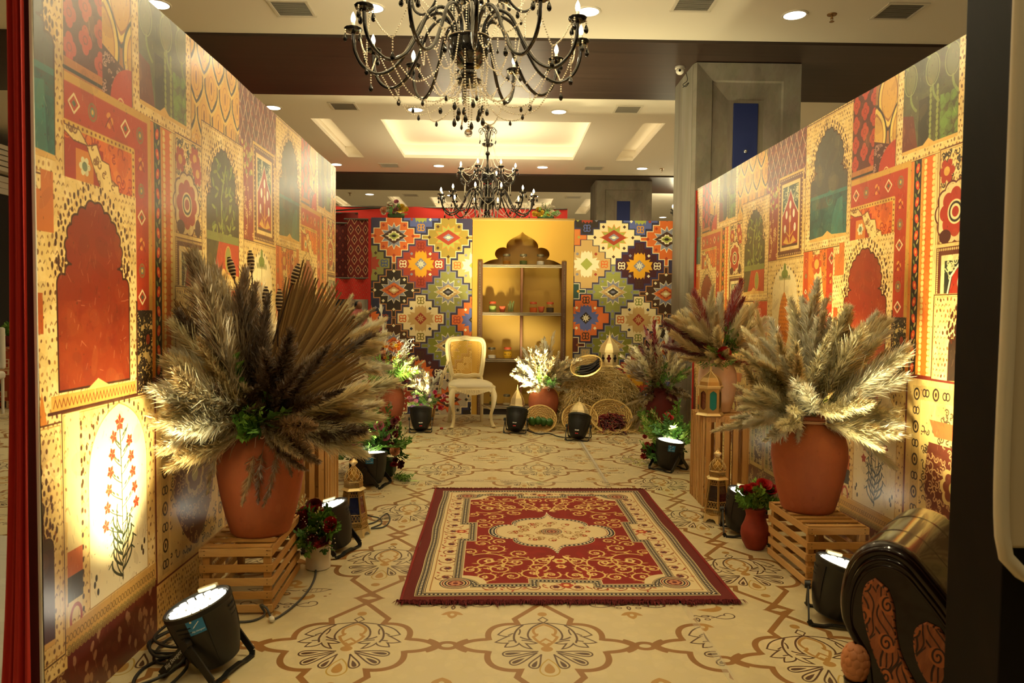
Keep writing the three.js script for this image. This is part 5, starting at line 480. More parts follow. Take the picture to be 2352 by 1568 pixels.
function palmFan(root, el, az, len, half, blades, roll, seed, name = 'palm_fan', mats = palmM) { // pleated dried palm: every blade a folded strip
  const r = rng(seed), g = new THREE.Group(); g.name = name; root.add(g); dirTo(g, D2(el), D2(az), roll);
  for (let i = 0; i < blades; i++) { const t = blades > 1 ? i / (blades - 1) * 2 - 1 : 0, a = t * half, L = len * (1 - 0.12 * t * t) * r.r(0.93, 1.04), w = len * half / blades * 0.95, pos = []; const seg = 5; for (let k = 0; k < seg; k++) { const f = (u) => { const q = L * (0.12 + 0.88 * u), ww = w * (0.25 + 0.9 * u) * (u > 0.95 ? 0.35 : 1); return [[Math.sin(a) * q - ww * Math.cos(a), Math.cos(a) * q + ww * Math.sin(a), 0], [Math.sin(a) * q, Math.cos(a) * q, 0.45 * ww + 0.05 * u * u * len * Math.sin(i)* 0.2], [Math.sin(a) * q + ww * Math.cos(a), Math.cos(a) * q - ww * Math.sin(a), 0]]; }; const A = f(k / seg), B = f((k + 1) / seg); for (const j of [0, 1]) pos.push(...A[j], ...A[j + 1], ...B[j], ...B[j], ...A[j + 1], ...B[j + 1]); } mesh('blade', soup(pos), mats[i % mats.length], g); }
  return g;
}
function pod(root, x, y, z, el, az, l) { const g = new THREE.Group(); g.name = 'seed_pod'; root.add(g); g.position.set(x, y, z); dirTo(g, D2(el), D2(az), 0); const br = podM[0], wh = podM[1]; mesh('stalk', cyl(0.003, 0.004, l, 0, l / 2, 0, 6), br, g); const n = 13; for (let i = 0; i < n; i++) mesh('ring', sph(0.0135 * Math.sin(PI * (i + 1.6) / (n + 2.4)) + 0.004, 0, l + i * 0.0075, 0, 8, [1, 0.42, 1]), i % 2 ? wh : br, g); }
const podM = [std('#3a2214', 0.7), std('#d9c49a', 0.7)];
function roseGeo(r, seed) { const q = rng(seed), pos = []; const petal = (a, rad, h, open, w) => { const N = 4; for (let i = 0; i < N; i++) for (let j = 0; j < 3; j++) { const P = (u, v) => { const aa = a + (u - 0.5) * w, f = Math.sin(v * PI / 2), rr = rad * (0.35 + 0.65 * f) + open * v * v, y = h * v * (1 - 0.18 * Math.pow(Math.abs(u - 0.5) * 2, 2)); return [Math.cos(aa) * rr, y, Math.sin(aa) * rr]; }; const A = P(i / N, j / 3), B = P((i + 1) / N, j / 3), Cc = P((i + 1) / N, (j + 1) / 3), Dd = P(i / N, (j + 1) / 3); pos.push(...A, ...B, ...Cc, ...A, ...Cc, ...Dd); } }; for (let L = 0; L < 4; L++) for (let i = 0; i < 3 + L; i++) petal(i / (3 + L) * TAU + L * 0.9 + q() * 0.3, r * (0.22 + L * 0.22), r * (1.25 - L * 0.12), r * L * 0.16, 2.1); return soup(pos); }
const ROSE = roseGeo(1, 7);
function ruffGeo(seed, layers = 4, n = 9) { const q = rng(seed), pos = []; for (let L = 0; L < layers; L++) for (let i = 0; i < n; i++) { const a = i / n * TAU + L * 0.7 + q() * 0.3, el = 0.15 + L * 0.38, len = 1 - L * 0.14, w = 0.34, d = [Math.cos(a) * Math.cos(el), Math.sin(el), Math.sin(a) * Math.cos(el)], s = [-Math.sin(a) * w, 0, Math.cos(a) * w], m = d.map((v) => v * len * 0.65), t = d.map((v, k) => v * len + (k === 1 ? q.r(-0.15, 0.1) : 0)); const p1 = m.map((v, k) => v + s[k] * len), p2 = m.map((v, k) => v - s[k] * len); pos.push(0, 0, 0, ...p1, ...t, 0, 0, 0, ...t, ...p2); } return soup(pos); }
const RUFF = [ruffGeo(31), ruffGeo(32), ruffGeo(33, 3, 7)];
const FC = Object.fromEntries(Object.entries({ red: '#8f0d12', wine: '#560a12', pink: '#c9748a', magenta: '#a8234a', peach: '#dca07a', white: '#efe6d0', orange: '#d9851f', lilac: '#a878b4', yellow: '#e0b93a', scarlet: '#b3141a' }).map(([k, v]) => [k, std(v, 0.6)]));
function bloom(root, kind, col, p, s, tilt = [0, 0]) { const m = mesh(kind === 'rose' ? 'rose' : 'flower', kind === 'rose' ? ROSE : RUFF[Math.floor(Math.abs(p[0] * 977) % 3)], FC[col], root); m.position.set(...p); m.scale.setScalar(s); m.rotation.set(tilt[0], p[0] * 40, tilt[1]); return m; }
function budSpike(root, p, el, az, l, mat) { const g = mesh('bud_spike', [cyl(0.002, 0.003, l, 0, l / 2, 0, 5), ...Array.from({ length: 9 }, (_, i) => T(sph(0.007, 0, 0, 0, 6, [0.6, 1.7, 0.6]), Math.cos(i * 2.4) * 0.012, l * (0.35 + i * 0.075), Math.sin(i * 2.4) * 0.012, Math.sin(i * 2.4) * 0.6, 0, -Math.cos(i * 2.4) * 0.6))], mat, root); g.position.set(...p); dirTo(g, D2(el), D2(az)); return g; }

/* ---------- pots ---------- */
const clayTex = mottle(512, 512, '#964e2e', [[300, '#843f20', 0.09, 8, 60], [300, '#c56c3c', 0.08, 8, 60], [60, '#54240f', 0.22, 1, 4], [30, '#d9a080', 0.12, 2, 10]], 41), clayM = std(0xffffff, 0.78, 0, { map: clayTex }), clayR = std('#8e3418', 0.8, 0, { map: clayTex });
const twine = std('#c79a7a', 0.9);
function bigPot(label, pos, s = 1, mat = clayM, group, turn = 0) {
  const o = thing('terracotta_pot', label, 'pot', pos, turn, group), p = [[0, 0.0], [0.122, 0], [0.130, 0.012], [0.152, 0.09], [0.172, 0.18], [0.186, 0.27], [0.184, 0.33], [0.166, 0.395], [0.135, 0.435], [0.112, 0.452], [0.106, 0.466], [0.118, 0.478], [0.124, 0.488], [0.118, 0.495], [0.104, 0.49], [0.096, 0.47], [0.094, 0.45], [0.02, 0.43], [0, 0.43]];
  mesh('body', lathe(p.map(([a, b]) => [a * s, b * s]), 48, true), mat, o); return o;
}
function lipTie(o, y, r) { mesh('twine_tie', [T(new THREE.TorusGeometry(r, 0.004, 6, 40), 0, y, 0, PI / 2 + 0.03), T(new THREE.TorusGeometry(r, 0.004, 6, 40), 0, y - 0.012, 0, PI / 2 - 0.02), tube([[0.04, y - 0.01, r], [0.06, y - 0.025, r + 0.012], [0.045, y - 0.04, r + 0.012], [0.03, y - 0.015, r + 0.004]], 0.003, 14, 5)], twine, o); }
/* ---------- slatted crates ---------- */
const woodTex = (() => { const t = mottle(512, 256, '#c8a674', [[260, '#a07a48', 0.10, 20, 90, 0.03], [220, '#e2c184', 0.10, 20, 90, 0.04], [26, '#5a3616', 0.35, 2, 6, 0.8]], 51); return t; })();
const woodMs = [std('#fff3e0', 0.7, 0, { map: woodTex }), std('#e8d2ae', 0.7, 0, { map: woodTex }), std('#f4e2c4', 0.7, 0, { map: woodTex })], nailM = std('#3a2a1c', 0.5, 0.5);
function uvWood(g, w, h, d, k) { const p = g.attributes.position, n = g.attributes.normal, uv = g.attributes.uv, long = w >= h && w >= d ? 0 : h >= d ? 1 : 2; for (let i = 0; i < p.count; i++) { const q = [p.getX(i), p.getY(i), p.getZ(i)], o = [0, 1, 2].filter((a) => a !== long); uv.setXY(i, q[long] * 1.6 + k, (q[o[0]] + q[o[1]] * 0.7) * 2.2 + k * 0.37); } return g; }
function crate(label, pos, turn, W, H, D, o = {}) { // slats run round the four sides; upright = slats vertical
  const t = thing('wooden_crate', label, 'crate', pos, turn), r = rng(W * 1000 + H * 77 + (o.seed ?? 0)); const th = 0.009;
  const slat = (w, h, d, x, y, z) => { const g = uvWood(new RoundedBoxGeometry(w, h, d, 1, 0.002), w, h, d, r()); const m = mesh('slat', g, r.pick(woodMs), t); m.position.set(x + r.r(-0.0015, 0.0015), y + r.r(-0.0015, 0.0015), z); m.rotation.set(0, 0, 0); return m; };
  const post = (w, h, d, x, y, z) => { const m = mesh('corner_post', uvWood(new RoundedBoxGeometry(w, h, d, 1, 0.003), w, h, d, r()), r.pick(woodMs), t); m.position.set(x, y, z); };
  const nails = [];
  if (!o.upright) { const n = o.rows ?? 5, sh = H / n * 0.58; for (const sx of [-1, 1]) for (const sz of [-1, 1]) post(0.03, H - 0.012, 0.03, sx * (W / 2 - 0.026), H / 2 - 0.006, sz * (D / 2 - 0.026));
    for (let i = 0; i < n; i++) { const y = H / n * (i + 0.5) - 0.002 + (i === n - 1 ? H / n * 0.18 : 0); for (const s of [-1, 1]) { slat(W, sh, th, 0, y, s * (D / 2 - th / 2)); slat(th, sh, D - 2 * th, s * (W / 2 - th / 2), y, 0); for (const e of [-1, 1]) for (const k of [-1, 1]) nails.push(sph(0.0022, e * (W / 2 - 0.022), y + k * sh * 0.25, s * (D / 2 + 0.0005), 5)); } }
    const m = o.top ?? 6; for (let i = 0; i < m; i++) slat(W - 0.02, th, D / m * 0.52, 0, H - th / 2 + 0.001, -D / 2 + D / m * (i + 0.5)); for (const s of [-1, 1]) slat(0.028, th, D, s * (W / 2 - 0.016), H - th * 1.5, 0);
  } else { const n = o.rows ?? 5, nd = o.cols ?? 8; for (const sy of [0, 1]) for (const s of [-1, 1]) { const y = sy ? H - 0.02 : 0.02; const m1 = slat(W - 0.02, 0.03, 0.02, 0, y, s * (D / 2 - 0.02)); const m2 = slat(0.02, 0.03, D - 0.02, s * (W / 2 - 0.02), y, 0); }
    for (let i = 0; i < n; i++) { const x = -W / 2 + W / n * (i + 0.5); for (const s of [-1, 1]) slat(W / n * 0.56, H, th, x, H / 2, s * (D / 2 - th / 2)); for (const k of [0.02, 0.03]) nails.push(sph(0.0022, x, H - k, D / 2 + 0.0005, 5)); }
    for (let i = 0; i < nd; i++) { const z = -D / 2 + D / nd * (i + 0.5); for (const s of [-1, 1]) slat(th, H, D / nd * 0.6, s * (W / 2 - th / 2), H / 2, z); }
    const m = 6; for (let i = 0; i < m; i++) slat(W - 0.01, th, D / m * 0.66, 0, H - th / 2 + 0.002, -D / 2 + D / m * (i + 0.5)); }
  mesh('nail', nails, nailM, t); return t;
}
/* ---------- rug ---------- */
{
  const g = new THREE.PlaneGeometry(1.49, 2.03, 90, 120), p = g.attributes.position, r = rng(61); g.rotateX(-PI / 2);
  for (let i = 0; i < p.count; i++) { const x = p.getX(i), z = p.getZ(i), e = Math.pow(Math.abs(x) / 0.745, 6); p.setX(i, x + 0.006 * Math.sin(z * 6) * e + 0.004 * Math.sin(z * 13 + x) * e); p.setZ(i, z + 0.008 * Math.sin(x * 7) * Math.pow(Math.abs(z) / 1.015, 6)); p.setY(i, 0.012 + 0.004 * Math.sin(x * 5 + z * 3) * Math.sin(z * 4) * e + 0.003 * Math.sin(x * 9) * Math.sin(z * 7)); }
  g.computeVertexNormals(); const rugTex = ctex(rugPrint), t = thing('oriental_rug', 'fringed crimson and cream oriental rug with a central medallion on the printed floor', 'rug', [0.31, 0, -4.175], 0.012);
  const pile = ctex(canvas(256, 256, (c) => { const q = rng(9), d = c.createImageData(256, 256); for (let i = 0; i < 65536; i++) { const v = 90 + q() * 120; d.data.set([v, v, v, 255], i * 4); } c.putImageData(d, 0, 0); }), false, 5, 7);
  mesh('pile', g, phys(0xffffff, 0.92, { map: rugTex, bumpMap: pile, bumpScale: 0.0015, sheen: 0.15, sheenRoughness: 0.5, sheenColor: new THREE.Color('#c05a48') }), t);
  for (const q of [tube([[-0.745, 0.008, -1.01], [-0.742, 0.01, -0.4], [-0.747, 0.009, 0.3], [-0.745, 0.008, 1.01]], 0.008, 30, 6), tube([[0.745, 0.008, -1.01], [0.742, 0.01, -0.4], [0.747, 0.009, 0.3], [0.745, 0.008, 1.01]], 0.008, 30, 6)]) mesh('edge_binding', q, std('#7a130f', 0.9), t);
  const fringe = (z0, s, n) => { const pos = []; for (let i = 0; i < n; i++) { const x = -0.75 + 1.5 * r(), l = (0.018 + 0.03 * r() * (0.5 + 0.5 * Math.sin(x * 19 + s) ** 2)) * (r() < 0.06 ? 1.8 : 1), dx = r.r(-0.018, 0.018) * (Math.abs(x) > 0.7 ? 2.5 : 1), w = 0.0028, zz = z0 - s * 0.008, y0 = r.r(0.004, 0.013); const A = [x - w, y0, zz], B = [x + w, y0, zz], Cc = [x + dx * 0.6 - w, 0.012 + r() * 0.008, zz + s * l * 0.55], D = [x + dx * 0.6 + w, 0.012 + r() * 0.008, zz + s * l * 0.55], E = [x + dx, r.r(0.002, 0.007), zz + s * l]; pos.push(...A, ...B, ...Cc, ...Cc, ...B, ...D, ...Cc, ...D, ...E); } return soup(pos); };
  mesh('fringe', [fringe(1.01, 1, 1500), fringe(-1.01, -1, 1200)], std('#5a0d12', 0.95), t).userData.kind = 'stuff';
}
/* ---------- stage uplights ---------- */
const parBody = std('#121213', 0.46), parYoke = std('#0d0d0e', 0.5), lensGlow = glow(new THREE.Color().setRGB(1, 0.92, 0.7), 8), lensRim = std('#1c1a16', 0.35, 0.3), clipM = std('#c9c2a4', 0.4), redLed = glow(new THREE.Color().setRGB(1, 0.03, 0.02), 0.9);
const stickerTex = ctex(canvas(128, 160, (c) => { c.fillStyle = '#1f7fbe'; c.fillRect(0, 0, 128, 160); c.strokeStyle = '#eef4f8'; c.lineWidth = 7; c.lineCap = 'round'; c.beginPath(); c.moveTo(44, 92); c.lineTo(92, 48); c.stroke(); c.lineWidth = 3; c.beginPath(); c.moveTo(36, 98); c.lineTo(52, 90); c.stroke(); c.fillStyle = '#f2e2c0'; c.beginPath(); c.arc(38, 34, 9, 0, TAU); c.fill(); c.fillStyle = '#e8f0f6'; c.font = 'italic bold 19px serif'; c.fillText('Big Deeper', 16, 136); }));
const logoTex = ctex(canvas(256, 64, (c) => { c.fillStyle = '#0d0d0e'; c.fillRect(0, 0, 256, 64); c.fillStyle = '#c8c8c4'; c.font = 'italic bold 44px serif'; c.fillText('Big Deeper', 14, 46); }));
const plateTex = ctex(canvas(128, 48, (c) => { c.fillStyle = '#a8a8a0'; c.fillRect(0, 0, 128, 48); c.fillStyle = '#333'; c.font = 'bold 22px sans-serif'; c.fillText('Shark', 22, 32); }));
function uplight(label, pos, turn, tilt, lean, o = {}) { // turn: which way the brackets face; tilt: face leans away from the bracket front (+) ; lean: sideways
  const t = thing('stage_uplight', label, 'stage light', pos, turn), PV = 0.135;
  const mt = new THREE.Matrix4().makeTranslation(0, PV, 0).multiply(new THREE.Matrix4().makeRotationFromEuler(new THREE.Euler(-tilt, 0, -lean, 'ZXY'))).multiply(new THREE.Matrix4().makeTranslation(0, -0.12, 0));
  const put = (m) => { m.applyMatrix4(mt); return m; };
  put(mesh('housing', lathe([[0, 0.0], [0.058, 0.0], [0.072, 0.008], [0.088, 0.045], [0.1, 0.09], [0.109, 0.15], [0.113, 0.205], [0.118, 0.212], [0.118, 0.228], [0.112, 0.232], [0.106, 0.226], [0.104, 0.214], [0.0, 0.214]], 44), parBody, t));
  const ribs = []; for (let i = 0; i < 4; i++) { const a = i / 4 * TAU + PI / 4; ribs.push(tube([[Math.cos(a) * 0.074, 0.012, Math.sin(a) * 0.074], [Math.cos(a) * 0.101, 0.09, Math.sin(a) * 0.101], [Math.cos(a) * 0.110, 0.15, Math.sin(a) * 0.110], [Math.cos(a) * 0.114, 0.205, Math.sin(a) * 0.114]], 0.0022, 10, 5)); } for (const q of ribs) put(mesh('housing_seam', q, parYoke, t));
  for (let k = 0; k < 4; k++) for (let j = 0; j < 3; j++) { const a = k / 4 * TAU + 0.35 + (k % 2 ? 0.25 : 0), R = 0.1085 + j * 0.0022, y = 0.155 + j * 0.016; put(mesh('vent_slot', T(new THREE.TorusGeometry(R, 0.0028, 4, 8, 0.5), 0, y, 0, PI / 2, 0, 0).rotateY(a), std('#050505', 0.8), t)); }
  put(mesh('lens_plate', cyl(0.103, 0.103, 0.004, 0, 0.216, 0, 36), lensRim, t));
  const led = []; for (const [n, R] of [[1, 0], [6, 0.03], [12, 0.059], [18, 0.087]]) for (let i = 0; i < n; i++) { const a = i / n * TAU + R * 9; led.push(T(new THREE.CylinderGeometry(0.0125, 0.011, 0.008, 10), Math.cos(a) * R, 0.221, Math.sin(a) * R)); } put(mesh('led_lenses', led, lensGlow, t));
  put(mesh('filter_clip', [rbox(0.07, 0.016, 0.018, 0, 0.234, -0.112, 0.004), rbox(0.012, 0.03, 0.01, 0.03, 0.225, -0.12, 0.003)].map((g) => g.rotateY(-turn * 0.95)), clipM, t));
  for (const s of [-1, 1]) { const k = mesh('tilt_knob', T(new THREE.CylinderGeometry(0.016, 0.019, 0.022, 12), s * 0.121, PV, 0, 0, 0, PI / 2), parYoke, t); }
  for (const s of [-1, 1]) { const q = []; const fz = s * 0.105, W = 0.114; const P = [[-0.118, PV, 0], [-0.118, 0.02, fz * 0.95], [-0.108, 0.006, fz], [-0.06, 0.006, fz], [-0.035, 0.014, fz], [0.035, 0.014, fz], [0.06, 0.006, fz], [0.108, 0.006, fz], [0.118, 0.02, fz * 0.95], [0.118, PV, 0]]; for (let i = 0; i < P.length - 1; i++) q.push(bar(P[i], P[i + 1], i === 0 || i === P.length - 2 ? 0.006 : 0.008, i === 0 || i === P.length - 2 ? 0.026 : 0.02)); const y = mesh('yoke', q, parYoke, t); if (s < 0 && o.logo) mesh('lettering', T(new THREE.PlaneGeometry(0.10, 0.025), -0.1225, 0.076, -0.05, 0, -PI / 2, 0.83), std(0xffffff, 0.6, 0, { map: logoTex }), y); }
  if (o.sticker) put(mesh('sticker', T(new THREE.CylinderGeometry(0.1165, 0.111, 0.06, 12, 1, true, -0.25 + (o.sa ?? 0) - turn, 0.5), 0, 0.188, 0), std(0xffffff, 0.4, 0, { map: stickerTex }), t));
  if (o.rear) { put(mesh('display', [0, 1, 2].map((i) => box(0.005, 0.006, 0.003, -0.011 + i * 0.011, 0.022, 0.0795)), redLed, t)); put(mesh('name_plate', T(new THREE.PlaneGeometry(0.04, 0.015), 0, 0.052, 0.0925, -0.3), std(0xffffff, 0.5, 0, { map: plateTex }), t)); }
  const axis = V(0, 1, 0).transformDirection(mt).applyAxisAngle(V(0, 1, 0), turn), c = V(0, 0.24, 0).applyMatrix4(mt).applyAxisAngle(V(0, 1, 0), turn).add(V(...pos));
  const l = new THREE.SpotLight(PARW, POWER.par * (o.k ?? 1), 0, o.angle ?? 0.62, 0.85, 2); l.position.copy(c); l.target.position.copy(c).add(axis); l.shadow.radius = 5; scene.add(l, l.target);
  return t;
}
uplight('nearest black stage uplight with a blue sticker beside the left crate, lighting the left wall', [-1.03, 0, -2.58], 1.32, 0.30, -0.15, { sticker: 1, sa: 0.25, logo: -1, k: 0.9, angle: 0.75 });
uplight('black uplight half hidden behind the white flower pot on the left', [-0.885, 0, -3.86], 1.2, 0.26, -0.14, { k: 0.9 });
uplight('black uplight with a blue sticker among the flowers behind the left gold lantern', [-0.93, 0, -5.32], 1.35, 0.03, 0.06, { sticker: 1, sa: 0.05, logo: -1, k: 0.8 });
uplight('black uplight with vents facing the viewer, left of the cane chair', [-0.83, 0, -7.72], 0.1, 0.42, -0.02, { rear: 1, k: 1.3, angle: 0.75 });
uplight('black uplight right of the cane chair in front of the cupboard', [0.18, 0, -7.72], -0.15, 0.5, 0.06, { rear: 1, k: 3, angle: 0.8 });
uplight('black uplight standing between the carrot and chilli baskets', [0.8, 0, -7.3], -0.25, 0.45, 0.05, { rear: 1, k: 1.2, angle: 0.75 });
uplight('black uplight with a blue sticker before the greenery left of the upright right crate', [1.39, 0, -5.92], -0.9, 0.06, 0.12, { sticker: 1, sa: -0.1, k: 0.8 });
uplight('black uplight behind the red jug of roses on the right', [1.43, 0, -4.2], -0.2, -0.05, 0.22, { k: 1.2, angle: 0.7 });
uplight('nearest black uplight on the right, half hidden by the carved sofa end', [1.43, 0, -3.0], -0.35, 0.08, 0.24, { k: 1.4, angle: 0.78 });

/* ---------- crates, pots and arrangements ---------- */
crate('low slatted wooden crate under the large left terracotta pot', [-1.105, 0, -3.285], 0.05, 0.30, 0.285, 0.52, { top: 7, seed: 1 });
crate('low slatted wooden crate under the large right terracotta pot', [1.585, 0, -3.585], 0.02, 0.295, 0.29, 0.47, { top: 7, seed: 2 });
crate('upright slatted crate behind the left terracotta pot', [-1.20, 0, -4.63], 0.02, 0.29, 0.6, 0.4, { upright: 1, seed: 3 });
crate('upright slatted crate carrying the whitewashed pot and a lantern on the right', [1.505, 0, -4.95], -0.03, 0.30, 0.6, 0.39, { upright: 1, seed: 4 });
{
  const p = bigPot('large terracotta pot on the low left crate, full of brown dried plumes', [-1.062, 0.2865, -3.26]); lipTie(p, 0.478, 0.116);
  const a = thing('dried_bouquet', 'huge sunburst of brown and cream pampas with palm fans in the left pot', 'dried bouquet', [-1.062, 0.775, -3.26]), r = rng(71), lim = { xmin: -1.29 };
  spray(a, r, 26, 'feather', ['cream', 'cream', 'gold', 'pale', 'tan'], [4, 42], [196, 245], [0.44, 0.57], lim); spray(a, r, 10, 'feather', ['gold', 'tan', 'cream'], [-8, 8], [205, 250], [0.40, 0.52], lim); spray(a, r, 10, 'fluff', ['cream', 'tan', 'gold'], [30, 60], [190, 250], [0.42, 0.55], lim);
  spray(a, r, 20, 'fluff', ['brown', 'brown', 'grey', 'dark', 'tan'], [54, 88], [60, 280], [0.42, 0.6], lim); spray(a, r, 14, 'fluff', ['brown', 'dark', 'grey'], [22, 55], [-60, 70], [0.42, 0.56]); spray(a, r, 16, 'fluff', ['brown', 'grey', 'tan', 'dark'], [-14, 22], [-60, 40], [0.38, 0.52]); spray(a, r, 7, 'feather', ['tan', 'cream', 'gold'], [-14, 12], [-30, 30], [0.46, 0.56]);
  spray(a, r, 18, 'loose', ['brown', 'dark', 'grey', 'tan'], [0, 60], [230, 310], [0.24, 0.40]); spray(a, r, 8, 'feather', ['tan', 'grey', 'brown'], [58, 80], [90, 260], [0.6, 0.72], lim);
  for (const [az, el, len, dx] of [[268, -72, 0.34, 0.02], [275, -66, 0.32, 0.08], [282, -75, 0.34, 0.12], [250, -50, 0.3, -0.06], [255, -70, 0.2, -0.01], [300, -58, 0.24, 0.11]]) plume(a, r, 'loose', r.pick(['grey', 'tan', 'brown']), el, az, len, 0.7, [dx, 0.02, 0.115]);
  plume(a, r, 'fluff', 'grey', -35, 225, 0.26, 1.3, [-0.05, 0.03, 0.08]); plume(a, r, 'fluff', 'tan', -30, 262, 0.22, 1.2, [-0.02, 0.06, 0.1]); plume(a, r, 'fluff', 'grey', -30, 290, 0.22, 1.2, [0.05, 0.07, 0.1]);
  palmFan(a, 61, 24, 0.70, 0.26, 20, 0.15, 1); palmFan(a, 74, 20, 0.74, 0.11, 12, 0.3, 2); palmFan(a, 38, 8, 0.55, 0.24, 16, 0.2, 3); palmFan(a, 60, 176, 0.66, 0.035, 6, 0.4, 4).position.z = 0.1; palmFan(a, 50, 196, 0.5, 0.14, 9, 0.4, 5);
  for (const [x, y, z, el, az, l] of [[-0.015, 0.35, 0.0, 86, 180, 0.32], [-0.03, 0.33, 0.02, 76, 180, 0.32], [0.06, 0.35, 0.02, 72, 0, 0.28], [0.03, 0.35, 0.04, 88, 0, 0.16], [0.085, 0.34, 0.03, 88, 0, 0.16]]) pod(a, x, y, z, el, az, l);
  sprigs(a, r, 9, 'broad', [30, 80], [200, 300], [0.16, 0.22], [-0.08, 0.10, 0.12], 0.05); sprigs(a, r, 12, 'fine', [-10, 50], [190, 340], [0.14, 0.2], [-0.04, 0.03, 0.12], 0.07); sprigs(a, r, 8, 'broad', [-40, 30], [230, 340], [0.12, 0.17], [0.03, 0.0, 0.12], 0.07); sprigs(a, r, 6, 'fine', [-30, 20], [190, 260], [0.12, 0.16], [-0.09, -0.01, 0.09], 0.03); keepOff(a, { left: -1.328 });
}
{
  const p = bigPot('large terracotta pot on the low right crate, full of cream pampas', [1.572, 0.2915, -3.655], 0.985); lipTie(p, 0.463, 0.114);
  const a = thing('dried_bouquet', 'tall spray of cream pampas plumes in the right pot', 'dried bouquet', [1.572, 0.765, -3.655]), r = rng(72), lim = { xmax: 1.84 };
  spray(a, r, 16, 'fluff', ['cream', 'pale', 'cream', 'gold'], [58, 88], [60, 300], [0.46, 0.62], lim); spray(a, r, 16, 'fluff', ['cream', 'pale', 'gold'], [30, 58], [150, 260], [0.40, 0.52], lim); spray(a, r, 16, 'feather', ['pale', 'cream', 'gold'], [28, 62], [275, 360], [0.40, 0.56], lim); spray(a, r, 16, 'feather', ['pale', 'cream'], [0, 26], [180, 350], [0.32, 0.46], lim); spray(a, r, 9, 'feather', ['pale', 'cream', 'gold'], [-12, 8], [285, 345], [0.36, 0.46], lim); spray(a, r, 8, 'fluff', ['pale', 'cream'], [-8, 18], [165, 215], [0.34, 0.46], lim);
  for (const [el, az, len] of [[84, 200, 0.66], [80, 190, 0.58], [78, 90, 0.52], [72, 60, 0.58], [66, 300, 0.5], [74, 270, 0.5], [60, 340, 0.58], [82, 150, 0.55]]) plume(a, r, 'fluff', r.pick(['cream', 'pale', 'tan']), el, az, len, 1.15, [r.r(-0.03, 0.03), 0, 0]);
  plume(a, r, 'fluff', 'cream', -78, 262, 0.2, 1.2, [-0.09, 0.03, 0.11]); plume(a, r, 'loose', 'pale', -30, 205, 0.3, 0.9, [-0.08, 0.02, 0.06]); plume(a, r, 'feather', 'cream', -38, 330, 0.36, 0.9, [0.08, 0.03, 0.06]); sprigs(a, r, 4, 'fine', [0, 40], [200, 340], [0.1, 0.14], [0, 0.03, 0.08], 0.05); keepOff(a, { right: 1.885 });
}
{
  const o = thing('whitewashed_pot', 'whitewashed pink clay pot on the upright right crate', 'pot', [1.50, 0.607, -5.0]), ww = std(0xffffff, 0.85, 0, { map: mottle(512, 512, '#d8b9a4', [[200, '#e6d2c2', 0.14, 10, 60], [120, '#b98a72', 0.10, 6, 50], [70, '#6a4a3a', 0.5, 1, 4]], 43) });
  mesh('body', lathe([[0, 0], [0.088, 0], [0.096, 0.01], [0.112, 0.08], [0.126, 0.16], [0.131, 0.22], [0.124, 0.28], [0.104, 0.325], [0.088, 0.345], [0.084, 0.36], [0.094, 0.372], [0.088, 0.38], [0.076, 0.37], [0.07, 0.34], [0, 0.32]], 44, true), ww, o);
  const a = thing('dried_bouquet', 'cream and wine-red pampas spray with a red rose in the whitewashed pot', 'dried bouquet', [1.50, 0.975, -5.0]), r = rng(73), lim = { xmax: 1.80 };
  spray(a, r, 22, 'feather', ['cream', 'pale', 'gold', 'tan'], [20, 62], [140, 250], [0.32, 0.42], lim); spray(a, r, 18, 'feather', ['cream', 'pale', 'gold'], [14, 62], [290, 380], [0.32, 0.42], lim); spray(a, r, 10, 'fluff', ['cream', 'tan', 'pale'], [62, 86], [60, 260], [0.36, 0.46], lim); spray(a, r, 10, 'fluff', ['cream', 'gold'], [-8, 20], [170, 350], [0.2, 0.32], lim);
  for (const [el, az, len] of [[86, 0, 0.5], [66, 176, 0.46], [30, 178, 0.42], [56, 350, 0.32], [62, 20, 0.4], [5, 185, 0.36], [-8, 350, 0.26], [44, 178, 0.3]]) plume(a, r, 'feather', r.pick(['red', 'wine', 'red']), el, az, len, 1.1, [0, 0.0, 0.06]);
  sprigs(a, r, 8, 'broad', [20, 80], [220, 330], [0.12, 0.17], [0.06, 0.07, 0.08], 0.04); sprigs(a, r, 10, 'fine', [-20, 30], [170, 340], [0.12, 0.17], [-0.02, 0.0, 0.07], 0.08); bloom(a, 'rose', 'scarlet', [0.0, 0.03, 0.125], 0.036, [1.2, 0]); keepOff(a, { right: 1.855 });
}
{
  const p = thing('pale_clay_pot', 'pale clay pot on the upright left crate, hidden behind the brown bouquet', 'pot', [-1.19, 0.607, -4.66]); mesh('body', lathe([[0, 0], [0.085, 0], [0.11, 0.08], [0.125, 0.18], [0.12, 0.26], [0.085, 0.335], [0.09, 0.36], [0.08, 0.36], [0.07, 0.33], [0, 0.31]], 36, true), std('#c9a48a', 0.85), p);
  const a = thing('dried_bouquet', 'cream feathery plumes fanning out behind the right side of the brown left bouquet', 'dried bouquet', [-1.19, 0.95, -4.66]), r = rng(74), lim = { xmin: -1.28 };
  spray(a, r, 14, 'feather', ['cream', 'pale', 'gold'], [-8, 30], [-30, 25], [0.38, 0.5]); spray(a, r, 12, 'fluff', ['tan', 'cream', 'grey'], [28, 70], [-40, 80], [0.36, 0.48]); spray(a, r, 8, 'fluff', ['cream', 'tan'], [30, 80], [100, 260], [0.3, 0.42], lim); spray(a, r, 6, 'feather', ['pale', 'cream'], [-18, 4], [-40, 10], [0.4, 0.5]); keepOff(a, { left: -1.335 });
}
